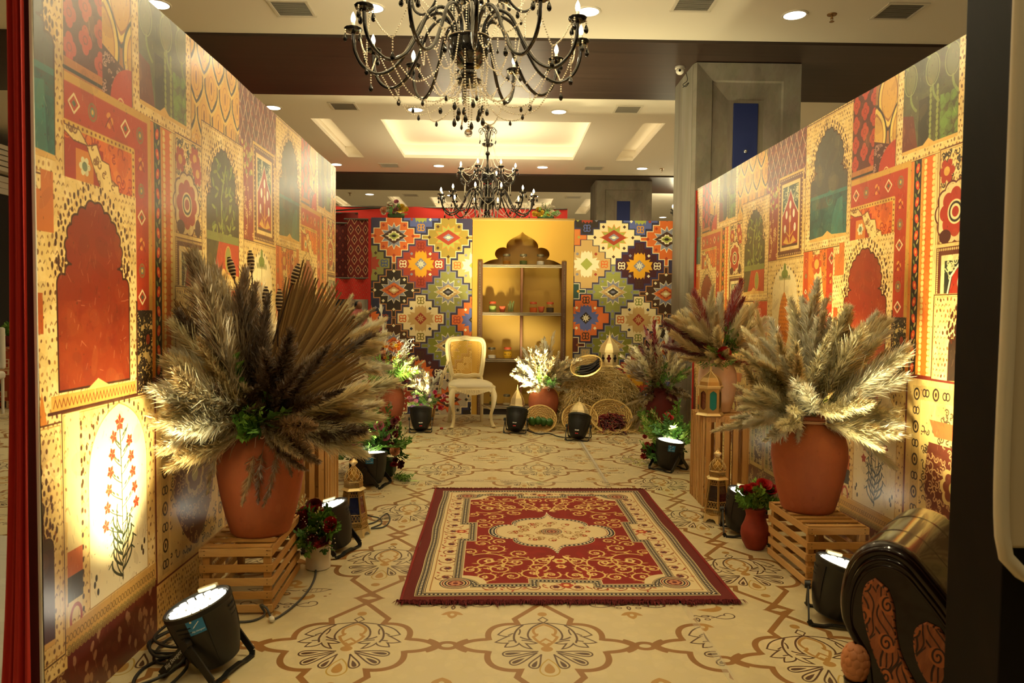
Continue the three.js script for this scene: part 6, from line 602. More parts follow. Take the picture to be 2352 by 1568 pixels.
{ // terracotta pot of mixed flowers, back left
  bigPot('terracotta pot with mixed flowers left of the kilim panel', [-1.245, 0, -8.2], 0.97, clayM);
  const a = thing('flower_arrangement', 'tall mixed flowers with a palm fan and red plumes in the back left pot', 'flowers', [-1.245, 0.46, -8.2]), r = rng(75);
  palmFan(a, 70, 165, 0.62, 0.42, 18, 0.2, 9, 'palm_fan', [std('#a8946a', 0.8), std('#94805a', 0.8)]).position.set(-0.1, 0.05, -0.04); for (const [el, az, l] of [[78, 170, 0.62], [72, 165, 0.55], [66, 178, 0.5], [40, 185, 0.42]]) plume(a, r, 'far', 'red', el, az, l, 0.8); plume(a, r, 'far', 'pale', 80, 150, 0.85, 0.7); plume(a, r, 'far', 'cream', 76, 170, 0.8, 0.6);
  spray(a, r, 12, 'far', ['pale', 'cream', 'gold'], [15, 70], [-40, 60], [0.34, 0.5]); spray(a, r, 8, 'far', ['cream', 'tan'], [-50, 10], [200, 350], [0.28, 0.42]); plume(a, r, 'far', 'red', 28, 340, 0.4, 0.6); plume(a, r, 'far', 'wine', 8, 345, 0.45, 0.6);
  sprigs(a, r, 30, 'fine', [0, 75], [170, 370], [0.2, 0.32], [0.02, 0.06, 0.1], 0.1, [leafM[0], leafM[2], leafM[2]]); for (let i = 0; i < 30; i++) bloom(a, 'ruff', r.pick(['orange', 'orange', 'yellow', 'peach']), [r.r(-0.08, 0.14), r.r(0.16, 0.46), r.r(0.02, 0.16)], r.r(0.018, 0.03), [r.r(0.3, 1.4), r.r(-0.5, 0.5)]); const wb = std('#e6e4e0', 0.6); for (let i = 0; i < 7; i++) budSpike(a, [r.r(0.02, 0.16), r.r(0.2, 0.36), 0.06], r.r(40, 75), r.r(-20, 40), 0.22, wb);
}
{ // small bouquet behind the left back uplight
  const v = thing('cane_vase', 'slim cane vase behind the left back uplight', 'vase', [-0.79, 0, -8.12]); const st = []; for (let i = 0; i < 16; i++) { const a = i / 16 * TAU; st.push(rod([Math.cos(a) * 0.045, 0, Math.sin(a) * 0.045], [Math.cos(a) * 0.085, 0.24, Math.sin(a) * 0.085], 0.007, 5)); } mesh('cane', st, std('#b58a4c', 0.7), v); mesh('hoop', [0.03, 0.12, 0.225].map((y) => T(new THREE.TorusGeometry(0.045 + y * 0.167 + 0.004, 0.006, 6, 24), 0, y, 0, PI / 2)), std('#8f6a34', 0.7), v); mesh('liner', lathe([[0, 0.01], [0.04, 0.01], [0.076, 0.22], [0, 0.22]], 16), std('#6a4a28', 0.8), v);
  const a = thing('flower_arrangement', 'pink, magenta and white flowers with dried grass behind the left back uplight', 'flowers', [-0.79, 0.225, -8.12]), r = rng(76); spray(a, r, 16, 'far', ['cream', 'tan', 'pale'], [55, 85], [60, 300], [0.28, 0.42]); for (let i = 0; i < 2; i++) plume(a, r, 'far', 'tan', 72, 10, 0.5, 0.5, [0.06, 0, 0]);
  sprigs(a, r, 18, 'fine', [-10, 50], [160, 380], [0.12, 0.2], [0, 0.02, 0.05], 0.08); for (let i = 0; i < 44; i++) { const x = r.r(-0.2, 0.2); bloom(a, 'ruff', x > 0.04 ? r.pick(['scarlet', 'magenta', 'scarlet', 'pink']) : r.pick(['lilac', 'lilac', 'pink', 'white']), [x, r.r(-0.02, 0.2 - Math.abs(x) * 0.4), r.r(0.02, 0.13)], r.r(0.02, 0.036), [r.r(0.3, 1.4), r.r(-0.5, 0.5)]); }
}
{ // pampas pot in front of the cupboard
  const p = bigPot('round terracotta pot of bright pampas in front of the cupboard', [0.5, 0, -8.22], 0.92); lipTie(p, 0.44, 0.105);
  const a = thing('dried_bouquet', 'brightly lit cream pampas in the pot in front of the cupboard', 'dried bouquet', [0.5, 0.435, -8.22]), r = rng(77), z = { zmin: -8.7 };
  spray(a, r, 16, 'far', ['pale', 'cream'], [20, 62], [165, 235], [0.34, 0.42], z); spray(a, r, 16, 'far', ['cream', 'pale', 'gold'], [56, 86], [120, 300], [0.40, 0.52], z); spray(a, r, 14, 'far', ['cream', 'gold', 'tan'], [20, 62], [300, 372], [0.36, 0.5], z); spray(a, r, 10, 'far', ['pale', 'cream'], [-14, 18], [190, 350], [0.24, 0.34], z); plume(a, r, 'far', 'tan', 84, 0, 0.6, 0.7); plume(a, r, 'far', 'pale', -40, 300, 0.24, 0.9); sprigs(a, r, 12, 'fine', [-10, 60], [220, 340], [0.12, 0.2], [0.02, 0.04, 0.1], 0.08);
}
{ // right back pot
  bigPot('dark terracotta pot of loose pampas at the right end of the backdrop', [1.745, 0, -7.82], 0.98, clayR);
  const a = thing('dried_bouquet', 'loose tan pampas with red plumes and drooping stems in the right back pot', 'dried bouquet', [1.745, 0.465, -7.82]), r = rng(78);
  spray(a, r, 18, 'far', ['tan', 'cream', 'grey', 'gold'], [30, 75], [130, 260], [0.4, 0.56]); spray(a, r, 14, 'far', ['tan', 'cream', 'gold'], [30, 75], [-60, 50], [0.34, 0.5], { xmax: 2.05 }); spray(a, r, 16, 'far', ['tan', 'grey', 'brown'], [-25, 20], [190, 350], [0.26, 0.38], { xmax: 2.08 }); for (const [el, az, l] of [[82, 178, 0.72], [74, 182, 0.66], [66, 184, 0.48], [84, 20, 0.62], [80, 10, 0.56]]) plume(a, r, 'far', el > 70 && az > 90 ? 'red' : 'wine', el, az, l, 0.8); plume(a, r, 'far', 'cream', 80, 176, 0.72, 0.9); plume(a, r, 'far', 'pale', 80, 30, 0.62, 0.8); for (const [el, az] of [[-22, 196], [-50, 196], [-56, 200], [-44, 192]]) plume(a, r, 'far', 'tan', el, az, 0.5, 0.7); sprigs(a, r, 20, 'fine', [0, 60], [180, 360], [0.14, 0.22], [0, 0.06, 0.1], 0.12);
}
{ // flower mass by the left middle uplight
  const a = thing('flower_arrangement', 'leafy floor arrangement of dark red and pink flowers around the left middle uplight', 'flowers', [-0.98, 0, -5.68]), r = rng(79); mesh('foam_block', rbox(0.34, 0.12, 0.2, 0, 0.06, 0, 0.02), std('#2c3a1c', 0.9), a);
  sprigs(a, r, 60, 'broad', [5, 85], [150, 390], [0.16, 0.26], [0.0, 0.18, 0.03], 0.16, [leafM[1], leafM[1], leafM[0]]); sprigs(a, r, 40, 'fine', [-10, 80], [150, 390], [0.16, 0.28], [0.02, 0.25, 0.04], 0.17, [leafM[0], leafM[1], leafM[1]]); for (let i = 0; i < 26; i++) bloom(a, 'ruff', r.pick(['wine', 'red', 'wine']), [r.r(-0.16, 0.24), r.r(0.08, 0.52), r.r(0.08, 0.2)], r.r(0.025, 0.042), [r.r(0.3, 1.4), r.r(-0.5, 0.5)]); for (let i = 0; i < 6; i++) bloom(a, 'rose', r.pick(['peach', 'peach', 'pink']), [r.r(-0.1, 0.2), r.r(0.2, 0.42), r.r(0.14, 0.2)], 0.03, [1.1, 0]); for (let i = 0; i < 5; i++) bloom(a, 'ruff', 'white', [r.r(-0.18, 0.1), r.r(0.24, 0.44), 0.18], 0.028, [0.9, 0]); const wb = std('#d8d6a8', 0.6); for (let i = 0; i < 9; i++) budSpike(a, [r.r(-0.1, 0.2), r.r(0.2, 0.4), 0.1], r.r(10, 80), r.r(150, 380), 0.2, wb); sprigs(a, r, 8, 'fine', [-8, 4], [300, 360], [0.14, 0.2], [0.18, 0.02, 0.12], 0.05);
}
{ // flower mass by the right middle uplight
  const a = thing('flower_arrangement', 'leafy arrangement with pale spikes and red flowers around the right middle uplight', 'flowers', [1.44, 0, -6.2]), r = rng(80); mesh('foam_block', rbox(0.26, 0.12, 0.2, 0, 0.06, 0, 0.02), std('#2c3a1c', 0.9), a);
  sprigs(a, r, 55, 'fine', [10, 85], [150, 390], [0.16, 0.28], [0.02, 0.2, 0.03], 0.13, [leafM[0], leafM[2], leafM[1]]); sprigs(a, r, 24, 'broad', [-10, 60], [150, 390], [0.12, 0.2], [-0.06, 0.14, 0.08], 0.12, [leafM[1], leafM[0]]); const wb = std('#c9c882', 0.6); for (let i = 0; i < 12; i++) budSpike(a, [r.r(-0.1, 0.05), r.r(0.14, 0.34), 0.06], r.r(5, 60), r.r(165, 215), r.r(0.16, 0.24), wb); for (let i = 0; i < 12; i++) bloom(a, 'ruff', r.pick(['wine', 'red']), [r.r(-0.22, -0.04), r.r(0.06, 0.28), r.r(0.08, 0.16)], r.r(0.024, 0.036), [0.9, 0]); for (const p of [[-0.02, 0.42, 0.08], [0.0, 0.40, 0.1]]) bloom(a, 'ruff', 'scarlet', p, 0.034, [0.6, 0]); budSpike(a, [-0.14, 0.03, 0.1], 6, 184, 0.26, wb); budSpike(a, [-0.12, 0.02, 0.16], 4, 200, 0.24, wb);
}
{ // white pot of roses
  const p = thing('white_flower_pot', 'small white glazed flower pot on the floor by the left crate', 'pot', [-0.892, 0, -3.6]); mesh('body', lathe([[0, 0], [0.054, 0], [0.06, 0.004], [0.062, 0.12], [0.062, 0.128], [0.057, 0.128], [0.056, 0.11], [0, 0.1]], 36), phys('#d8d0c2', 0.35, { clearcoat: 0.3 }), p); mesh('rim', lathe([[0.056, 0.118], [0.0635, 0.118], [0.065, 0.128], [0.0635, 0.136], [0.056, 0.136]], 36), std('#b0906e', 0.6), p);
  const a = thing('flower_arrangement', 'bouquet of dark red roses, pale buds and parsley leaves in the white pot', 'flowers', [-0.892, 0.125, -3.6]), r = rng(81); sprigs(a, r, 46, 'broad', [0, 85], [180, 400], [0.10, 0.16], [0, 0.04, 0.015], 0.04, [leafM[0], leafM[0], leafM[1]]); sprigs(a, r, 14, 'broad', [-40, 10], [190, 360], [0.08, 0.12], [0, 0.03, 0.04], 0.03);
  for (const [x, y, z, c, s, k] of [[0.085, 0.105, 0.07, 'scarlet', 0.03, 'rose'], [-0.085, 0.115, 0.06, 'wine', 0.034, 'rose'], [-0.05, 0.14, 0.02, 'red', 0.032, 'rose'], [-0.02, 0.165, -0.02, 'wine', 0.032, 'rose'], [0.0, 0.05, 0.11, 'wine', 0.032, 'ruff'], [0.055, 0.04, 0.11, 'wine', 0.034, 'ruff'], [0.0, 0.15, 0.02, 'red', 0.028, 'rose'], [-0.11, 0.05, 0.05, 'red', 0.022, 'ruff'], [0.03, 0.14, -0.01, 'wine', 0.026, 'ruff'], [-0.1, 0.085, 0.02, 'wine', 0.03, 'ruff'], [0.03, 0.03, 0.12, 'red', 0.026, 'ruff']]) bloom(a, k, c, [x, y, z], s, [0.9, -x * 4]);
  const wb = std('#d9cf9a', 0.6); budSpike(a, [-0.06, 0.10, 0.0], 82, 160, 0.14, wb); budSpike(a, [-0.07, 0.09, 0.0], 72, 180, 0.12, wb); budSpike(a, [0.0, 0.08, 0.06], 78, 0, 0.12, wb); const gy = []; for (let i = 0; i < 110; i++) { const q = r.r(0, TAU), R = r.r(0.06, 0.13); gy.push(sph(0.0028, Math.cos(q) * R, r.r(0.0, 0.15), 0.04 + Math.abs(Math.sin(q)) * R * 0.8, 5)); } mesh('gypsophila', gy, FC.white, a).userData.kind = 'stuff';
}
{ // red jug with roses
  const j = thing('clay_jug', 'small red clay jug with a loop handle by the right crate', 'jug', [1.405, 0, -3.93], -0.85); mesh('body', lathe([[0, 0], [0.045, 0], [0.05, 0.006], [0.068, 0.04], [0.078, 0.08], [0.074, 0.115], [0.058, 0.15], [0.05, 0.18], [0.053, 0.2], [0.064, 0.222], [0.06, 0.226], [0.048, 0.205], [0.045, 0.18], [0, 0.16]], 40, true), std(0xffffff, 0.7, 0, { map: mottle(256, 256, '#8a2a16', [[120, '#6a1c0e', 0.12, 6, 30], [80, '#a84426', 0.12, 6, 30]], 44) }), j); mesh('handle', tube([[0.058, 0.19, 0], [0.1, 0.185, 0], [0.118, 0.14, 0], [0.105, 0.09, 0], [0.074, 0.07, 0]], 0.011, 24, 8), clayR, j);
  const a = thing('flower_arrangement', 'red roses over bright green leaves in the red jug', 'flowers', [1.405, 0.21, -3.93]), r = rng(82); sprigs(a, r, 50, 'broad', [15, 85], [180, 400], [0.09, 0.13], [0, 0.02, 0.01], 0.04, [leafM[2], leafM[0]]); for (const [x, y, z, s] of [[0.03, 0.13, 0.02, 0.032], [-0.05, 0.11, 0.03, 0.026], [-0.02, 0.115, 0.02, 0.026], [0.075, 0.11, 0.03, 0.026], [0.055, 0.125, -0.01, 0.028], [-0.075, 0.1, 0.0, 0.024]]) bloom(a, 'rose', 'scarlet', [x, y, z], s, [0.7, -x * 4]);
}
{ // flower clusters on top of the backdrop
  for (const [px, lab, cols, seed] of [[-1.29, 'small cream, pink and yellow flower cluster on top of the left backdrop panel', ['white', 'white', 'pink', 'peach', 'white'], 83], [0.55, 'small white and yellow flower cluster on top of the cupboard', ['white', 'white', 'white', 'yellow'], 84]]) {
    const a = thing('flower_cluster', lab, 'flowers', [px, 2.415, BZ - 0.02]), r = rng(seed); mesh('foam_block', rbox(0.2, 0.05, 0.1, 0, 0.025, 0, 0.015), std('#2c3a1c', 0.9), a); sprigs(a, r, 20, 'fine', [10, 85], [170, 370], [0.08, 0.13], [0, 0.05, 0.02], 0.08, [leafM[1]]); for (let i = 0; i < 26; i++) { const x = r.r(-0.15, 0.15); const y = r.r(0.03, 0.20 - Math.abs(x) * 0.85); bloom(a, i % 3 ? 'rose' : 'ruff', x > 0.05 && seed === 83 && r() < 0.6 ? 'yellow' : seed === 84 && x < -0.02 && y < 0.09 ? 'yellow' : r.pick(cols), [x, y, r.r(0.02, 0.08)], r.r(0.022, 0.034), [r.r(0.4, 1.3), 0]); }
  }
}
/* ---------- lanterns ---------- */
const brass = std('#c4a66c', 0.36, 0.8), brassD = std('#a8823c', 0.42, 0.8), brassL = std('#dcc590', 0.42, 0.6);
const gl = (c) => phys(c, 0.12, { transparent: true, opacity: 0.9, clearcoat: 1 });
const GLS = { blue: gl('#0c1a4a'), red: gl('#5a0a10'), teal: gl('#128a88'), brown: gl('#6e2e1a'), dark: gl('#1c1a22'), cream: gl('#d8c89a'), wine: gl('#3a0a14') };
function prism(n, r0, r1, y0, y1, off = PI / n) { return toCreasedNormals(T(new THREE.CylinderGeometry(r1, r0, y1 - y0, n, 1, true), 0, (y0 + y1) / 2, 0, 0, off, 0), 0.3); }
function openwork(n, r0, r1, y0, y1, k, t, off) { // pierced band: interlaced slanting bars between two rims, on n faces
  const g = []; for (let i = 0; i < n; i++) { const a = i / n * TAU + off, b = (i + 1) / n * TAU + off; const P = (u, v) => { const R = r0 + (r1 - r0) * v, A = [Math.sin(a) * R, Math.cos(a) * R], B = [Math.sin(b) * R, Math.cos(b) * R]; return [A[0] + (B[0] - A[0]) * u, y0 + (y1 - y0) * v, A[1] + (B[1] - A[1]) * u]; }; for (let j = 0; j < k; j++) { g.push(rod(P(j / k, 0), P(Math.min(1, (j + 1) / k), 1), t, 4), rod(P((j + 1) / k, 0), P(j / k, 1), t, 4)); if (j) g.push(rod(P(j / k, 0), P(j / k, 0.5), t * 0.8, 4)); } g.push(rod(P(0, 0), P(1, 0), t * 1.3, 4), rod(P(0, 1), P(1, 1), t * 1.3, 4)); } return g;
}
function domeCage(n, prof, t) { const g = []; const P = (s, a) => { const i = Math.min(prof.length - 2, Math.floor(s * (prof.length - 1))), f = s * (prof.length - 1) - i, R = prof[i][0] + (prof[i + 1][0] - prof[i][0]) * f, y = prof[i][1] + (prof[i + 1][1] - prof[i][1]) * f; return [Math.sin(a) * R, y, Math.cos(a) * R]; }; for (let i = 0; i < n; i++) for (const d of [-1, 1]) { const pts = []; for (let k = 0; k <= 10; k++) pts.push(P(k / 10, i / n * TAU + d * k / 10 * 1.9)); g.push(tube(pts, t, 14, 4)); } return g; }
function tallLantern(label, pos, turn, glassCols, pane) {
  const t = thing('moroccan_lantern', label, 'lantern', pos, turn), n = 6, off = PI / 6, e = 0.5;
  const foot = []; for (let i = 0; i < n; i++) { const a = i / n * TAU + off, b = a + TAU / n, R0 = 0.098, R1 = 0.086; const P = (u, y) => { const R = R0 + (R1 - R0) * y / 0.045; return [Math.sin(a) * R * (1 - u) + Math.sin(b) * R * u, y, Math.cos(a) * R * (1 - u) + Math.cos(b) * R * u]; }; const o = [[0, 0], [0.16, 0], [0.24, 0.016], [0.38, 0.022], [0.62, 0.022], [0.76, 0.016], [0.84, 0], [1, 0], [1, 0.045], [0, 0.045]].map((q) => P(...q)), pos2 = []; for (const [x, y, z] of [[0, 1, 9], [1, 2, 9], [2, 3, 9], [3, 4, 8], [3, 8, 9], [4, 5, 8], [5, 6, 8], [6, 7, 8]]) pos2.push(...o[x], ...o[y], ...o[z]); foot.push(soup(pos2)); }
  mesh('foot_skirt', foot, brassL, t); mesh('floor_plate', cyl(0.084, 0.084, 0.004, 0, 0.046, 0, 6), brassD, t);
  mesh('lower_gallery', [prism(n, 0.084, 0.078, 0.047, 0.052), ...openwork(n, 0.083, 0.077, 0.052, 0.08, 7, 0.0016, off), prism(n, 0.078, 0.077, 0.078, 0.084)], brass, t); mesh('lower_filigree', openwork(n, 0.0765, 0.069, 0.084, 0.125, 4, 0.002, off), brass, t);
  for (let i = 0; i < n; i++) { const a = i / n * TAU + off, b = a + TAU / n; const A = (R, y, q) => [Math.sin(q) * R, y, Math.cos(q) * R]; const g = soup([...A(0.0755, 0.086, a), ...A(0.0755, 0.086, b), ...A(0.0485, 0.262, b), ...A(0.0755, 0.086, a), ...A(0.0485, 0.262, b), ...A(0.0485, 0.262, a)]); mesh('glass_pane', g, GLS[glassCols[i % glassCols.length]], t); mesh('corner_bar', bar(A(0.0775, 0.084, a), A(0.0495, 0.266, a), 0.009, 0.009), brass, t); }
  mesh('upper_filigree', openwork(n, 0.055, 0.050, 0.225, 0.262, 4, 0.0018, off), brass, t); mesh('eave', [prism(n, 0.072, 0.052, 0.262, 0.276), prism(n, 0.052, 0.072, 0.256, 0.263)], brassL, t); mesh('upper_gallery', [...openwork(n, 0.053, 0.053, 0.278, 0.31, 6, 0.0017, off), prism(n, 0.056, 0.052, 0.308, 0.314)], brass, t);
  mesh('dome', [...domeCage(10, [[0.05, 0.314], [0.052, 0.33], [0.044, 0.352], [0.028, 0.372], [0.013, 0.388], [0.009, 0.396]], 0.0017), lathe([[0.046, 0.314], [0.047, 0.33], [0.039, 0.352], [0.024, 0.37], [0.009, 0.385]], 24, true)].slice(0, -1), brass, t); mesh('dome_liner', lathe([[0.036, 0.316], [0.036, 0.33], [0.03, 0.35], [0.016, 0.37], [0.006, 0.386]], 18, true), brassD, t);
  mesh('finial', lathe([[0.006, 0.388], [0.01, 0.396], [0.012, 0.402], [0.024, 0.412], [0.022, 0.42], [0.012, 0.428], [0.005, 0.436], [0.0, 0.44]], 20, true), brassL, t); mesh('hanging_ring', T(new THREE.TorusGeometry(0.016, 0.0022, 6, 22), 0.004, 0.434, 0, 0, 0.6, 0), brass, t); mesh('candle', cyl(0.02, 0.02, 0.07, 0, 0.083, 0, 12), std('#e8dcc0', 0.7), t);
  return t;
}
tallLantern('tall gold lantern with blue and red panes on the floor by the white flower pot', [-0.825, 0, -4.14], 0.25, ['red', 'red', 'blue', 'red', 'blue', 'blue']);
tallLantern('tall gold lantern with dark clear panes on the floor before the upright right crate', [1.355, 0, -4.47], 0.35, ['dark', 'dark', 'wine', 'dark', 'dark', 'wine']);
function hexLantern(label, pos, turn, H, R, o) { // six-sided body with shaped windows, stepped roof, finial
  const t = thing('metal_lantern', label, 'lantern', pos, turn), n = o.n ?? 6, off = PI / n, b0 = 0.06 * H, b1 = o.body * H, mat = o.mat ?? brass;
  mesh('base', [prism(n, R * 1.28, R * 1.1, 0, b0 * 0.8), prism(n, R * 1.1, R, b0 * 0.8, b0), T(new THREE.CylinderGeometry(R * 1.1, R * 1.1, 0.003, n), 0, b0 * 0.85, 0, 0, off)], brassL, t);
  const fw = 2 * R * Math.sin(PI / n), ap = R * Math.cos(PI / n), h = b1 - b0;
  for (let i = 0; i < n; i++) { const a = (i + 0.5) / n * TAU + off; const s = shape([[-fw / 2, 0], [fw / 2, 0], [fw / 2, h], [-fw / 2, h]]), p = new THREE.Path(), w = fw * 0.30; if (o.quatre) { const q = fw * 0.13, cy = h * 0.52, L = [[0, 1.9], [0.9, 1.0], [1.9, 0], [0.9, -1.0]]; p.moveTo(0, cy + h * 0.3); p.bezierCurveTo(w, cy + h * 0.28, w * 0.2, cy + h * 0.12, w * 0.6, cy + h * 0.1); p.bezierCurveTo(w * 1.3, cy + h * 0.08, w * 1.3, cy - h * 0.08, w * 0.6, cy - h * 0.1); p.bezierCurveTo(w * 0.2, cy - h * 0.12, w, cy - h * 0.28, 0, cy - h * 0.3); p.bezierCurveTo(-w, cy - h * 0.28, -w * 0.2, cy - h * 0.12, -w * 0.6, cy - h * 0.1); p.bezierCurveTo(-w * 1.3, cy - h * 0.08, -w * 1.3, cy + h * 0.08, -w * 0.6, cy + h * 0.1); p.bezierCurveTo(-w * 0.2, cy + h * 0.12, -w, cy + h * 0.28, 0, cy + h * 0.3); } else { p.moveTo(0, h * 0.9); p.bezierCurveTo(w * 0.5, h * 0.86, w, h * 0.82, w, h * 0.76); p.lineTo(w, h * 0.24); p.bezierCurveTo(w, h * 0.18, w * 0.5, h * 0.14, 0, h * 0.1); p.bezierCurveTo(-w * 0.5, h * 0.14, -w, h * 0.18, -w, h * 0.24); p.lineTo(-w, h * 0.76); p.bezierCurveTo(-w, h * 0.82, -w * 0.5, h * 0.86, 0, h * 0.9); } s.holes.push(p);
    const side = mesh('side_plate', T(extr(s, 0.004), Math.sin(a) * (ap - 0.004), b0, Math.cos(a) * (ap - 0.004), 0, a, 0), mat, t); mesh('glass_pane', T(new THREE.PlaneGeometry(fw * 0.9, h * 0.9), Math.sin(a) * (ap - 0.008), b0 + h / 2, Math.cos(a) * (ap - 0.008), 0, a, 0), GLS[o.glass[i % o.glass.length]], side); }
  const rr = (o.eave ?? 1.16) * R, prof = o.roof.map(([a, b]) => [a * R, b1 + b * (H - b1)]); mesh('eave', [prism(n, rr, rr, b1, b1 + 0.012), prism(n, R, rr, b1 - 0.008, b1), prism(n, rr, prof[0][0], b1 + 0.012, b1 + 0.018)], brassL, t);
  const rg = []; for (let i = 0; i < prof.length - 1; i++) rg.push(prism(n, prof[i][0], prof[i + 1][0], prof[i][1], prof[i + 1][1])); mesh('roof', rg, mat, t); const rib = []; for (let i = 0; i < n; i++) { const a = i / n * TAU + off; rib.push(tube(prof.map(([q, y]) => [Math.sin(a) * q, y, Math.cos(a) * q]), 0.0028, 12, 5)); } mesh('roof_rib', rib, brassL, t);
  const y = prof[prof.length - 1][1]; mesh('finial', lathe([[0.004, y - 0.01], [0.008, y], [0.012, y + 0.008], [0.006, y + 0.016], [0.009, y + 0.024], [0.004, y + 0.034], [0.0025, y + 0.05], [0, y + 0.06]], 14, true), brassL, t); return t;
}
hexLantern('gold hexagonal lantern with teal and brown windows on the upright right crate', [1.405, 0.607, -4.83], 0.02, 0.29, 0.076, { body: 0.62, glass: ['brown', 'brown', 'brown', 'teal', 'brown', 'teal'], roof: [[1.05, 0], [1.0, 0.12], [0.92, 0.38], [0.7, 0.62], [0.35, 0.82], [0.14, 0.95], [0.08, 1.0]] });
hexLantern('gold pagoda-roofed lantern with a red quatrefoil window on top of the hay', [1.268, 0.655, -8.42], -0.2, 0.36, 0.105, { n: 8, body: 0.47, quatre: 1, glass: ['dark', 'red', 'dark', 'red'], eave: 1.2, mat: brassL, roof: [[1.2, 0], [1.13, 0.14], [0.98, 0.32], [0.72, 0.52], [0.42, 0.70], [0.17, 0.86], [0.07, 1.0]] });
hexLantern('small gold lantern with a domed roof behind the uplight by the cupboard', [0.205, 0, -8.2], 0.2, 0.40, 0.078, { body: 0.55, glass: ['cream', 'dark'], eave: 1.15, mat: brassL, roof: [[1.0, 0], [0.98, 0.2], [0.82, 0.5], [0.45, 0.78], [0.12, 1.0]] });
hexLantern('gold lantern with a bright onion dome behind the uplight between the baskets', [0.85, 0, -7.72], 0.1, 0.33, 0.098, { n: 8, body: 0.52, glass: ['cream', 'dark'], eave: 1.05, mat: brassL, roof: [[1.0, 0], [1.02, 0.2], [0.92, 0.48], [0.6, 0.76], [0.2, 0.95], [0.06, 1.0]] });
tallLantern('small gold lantern on the floor before the back left terracotta pot', [-1.35, 0, -7.9], 0.5, ['cream', 'dark', 'cream']).scale.setScalar(0.86);

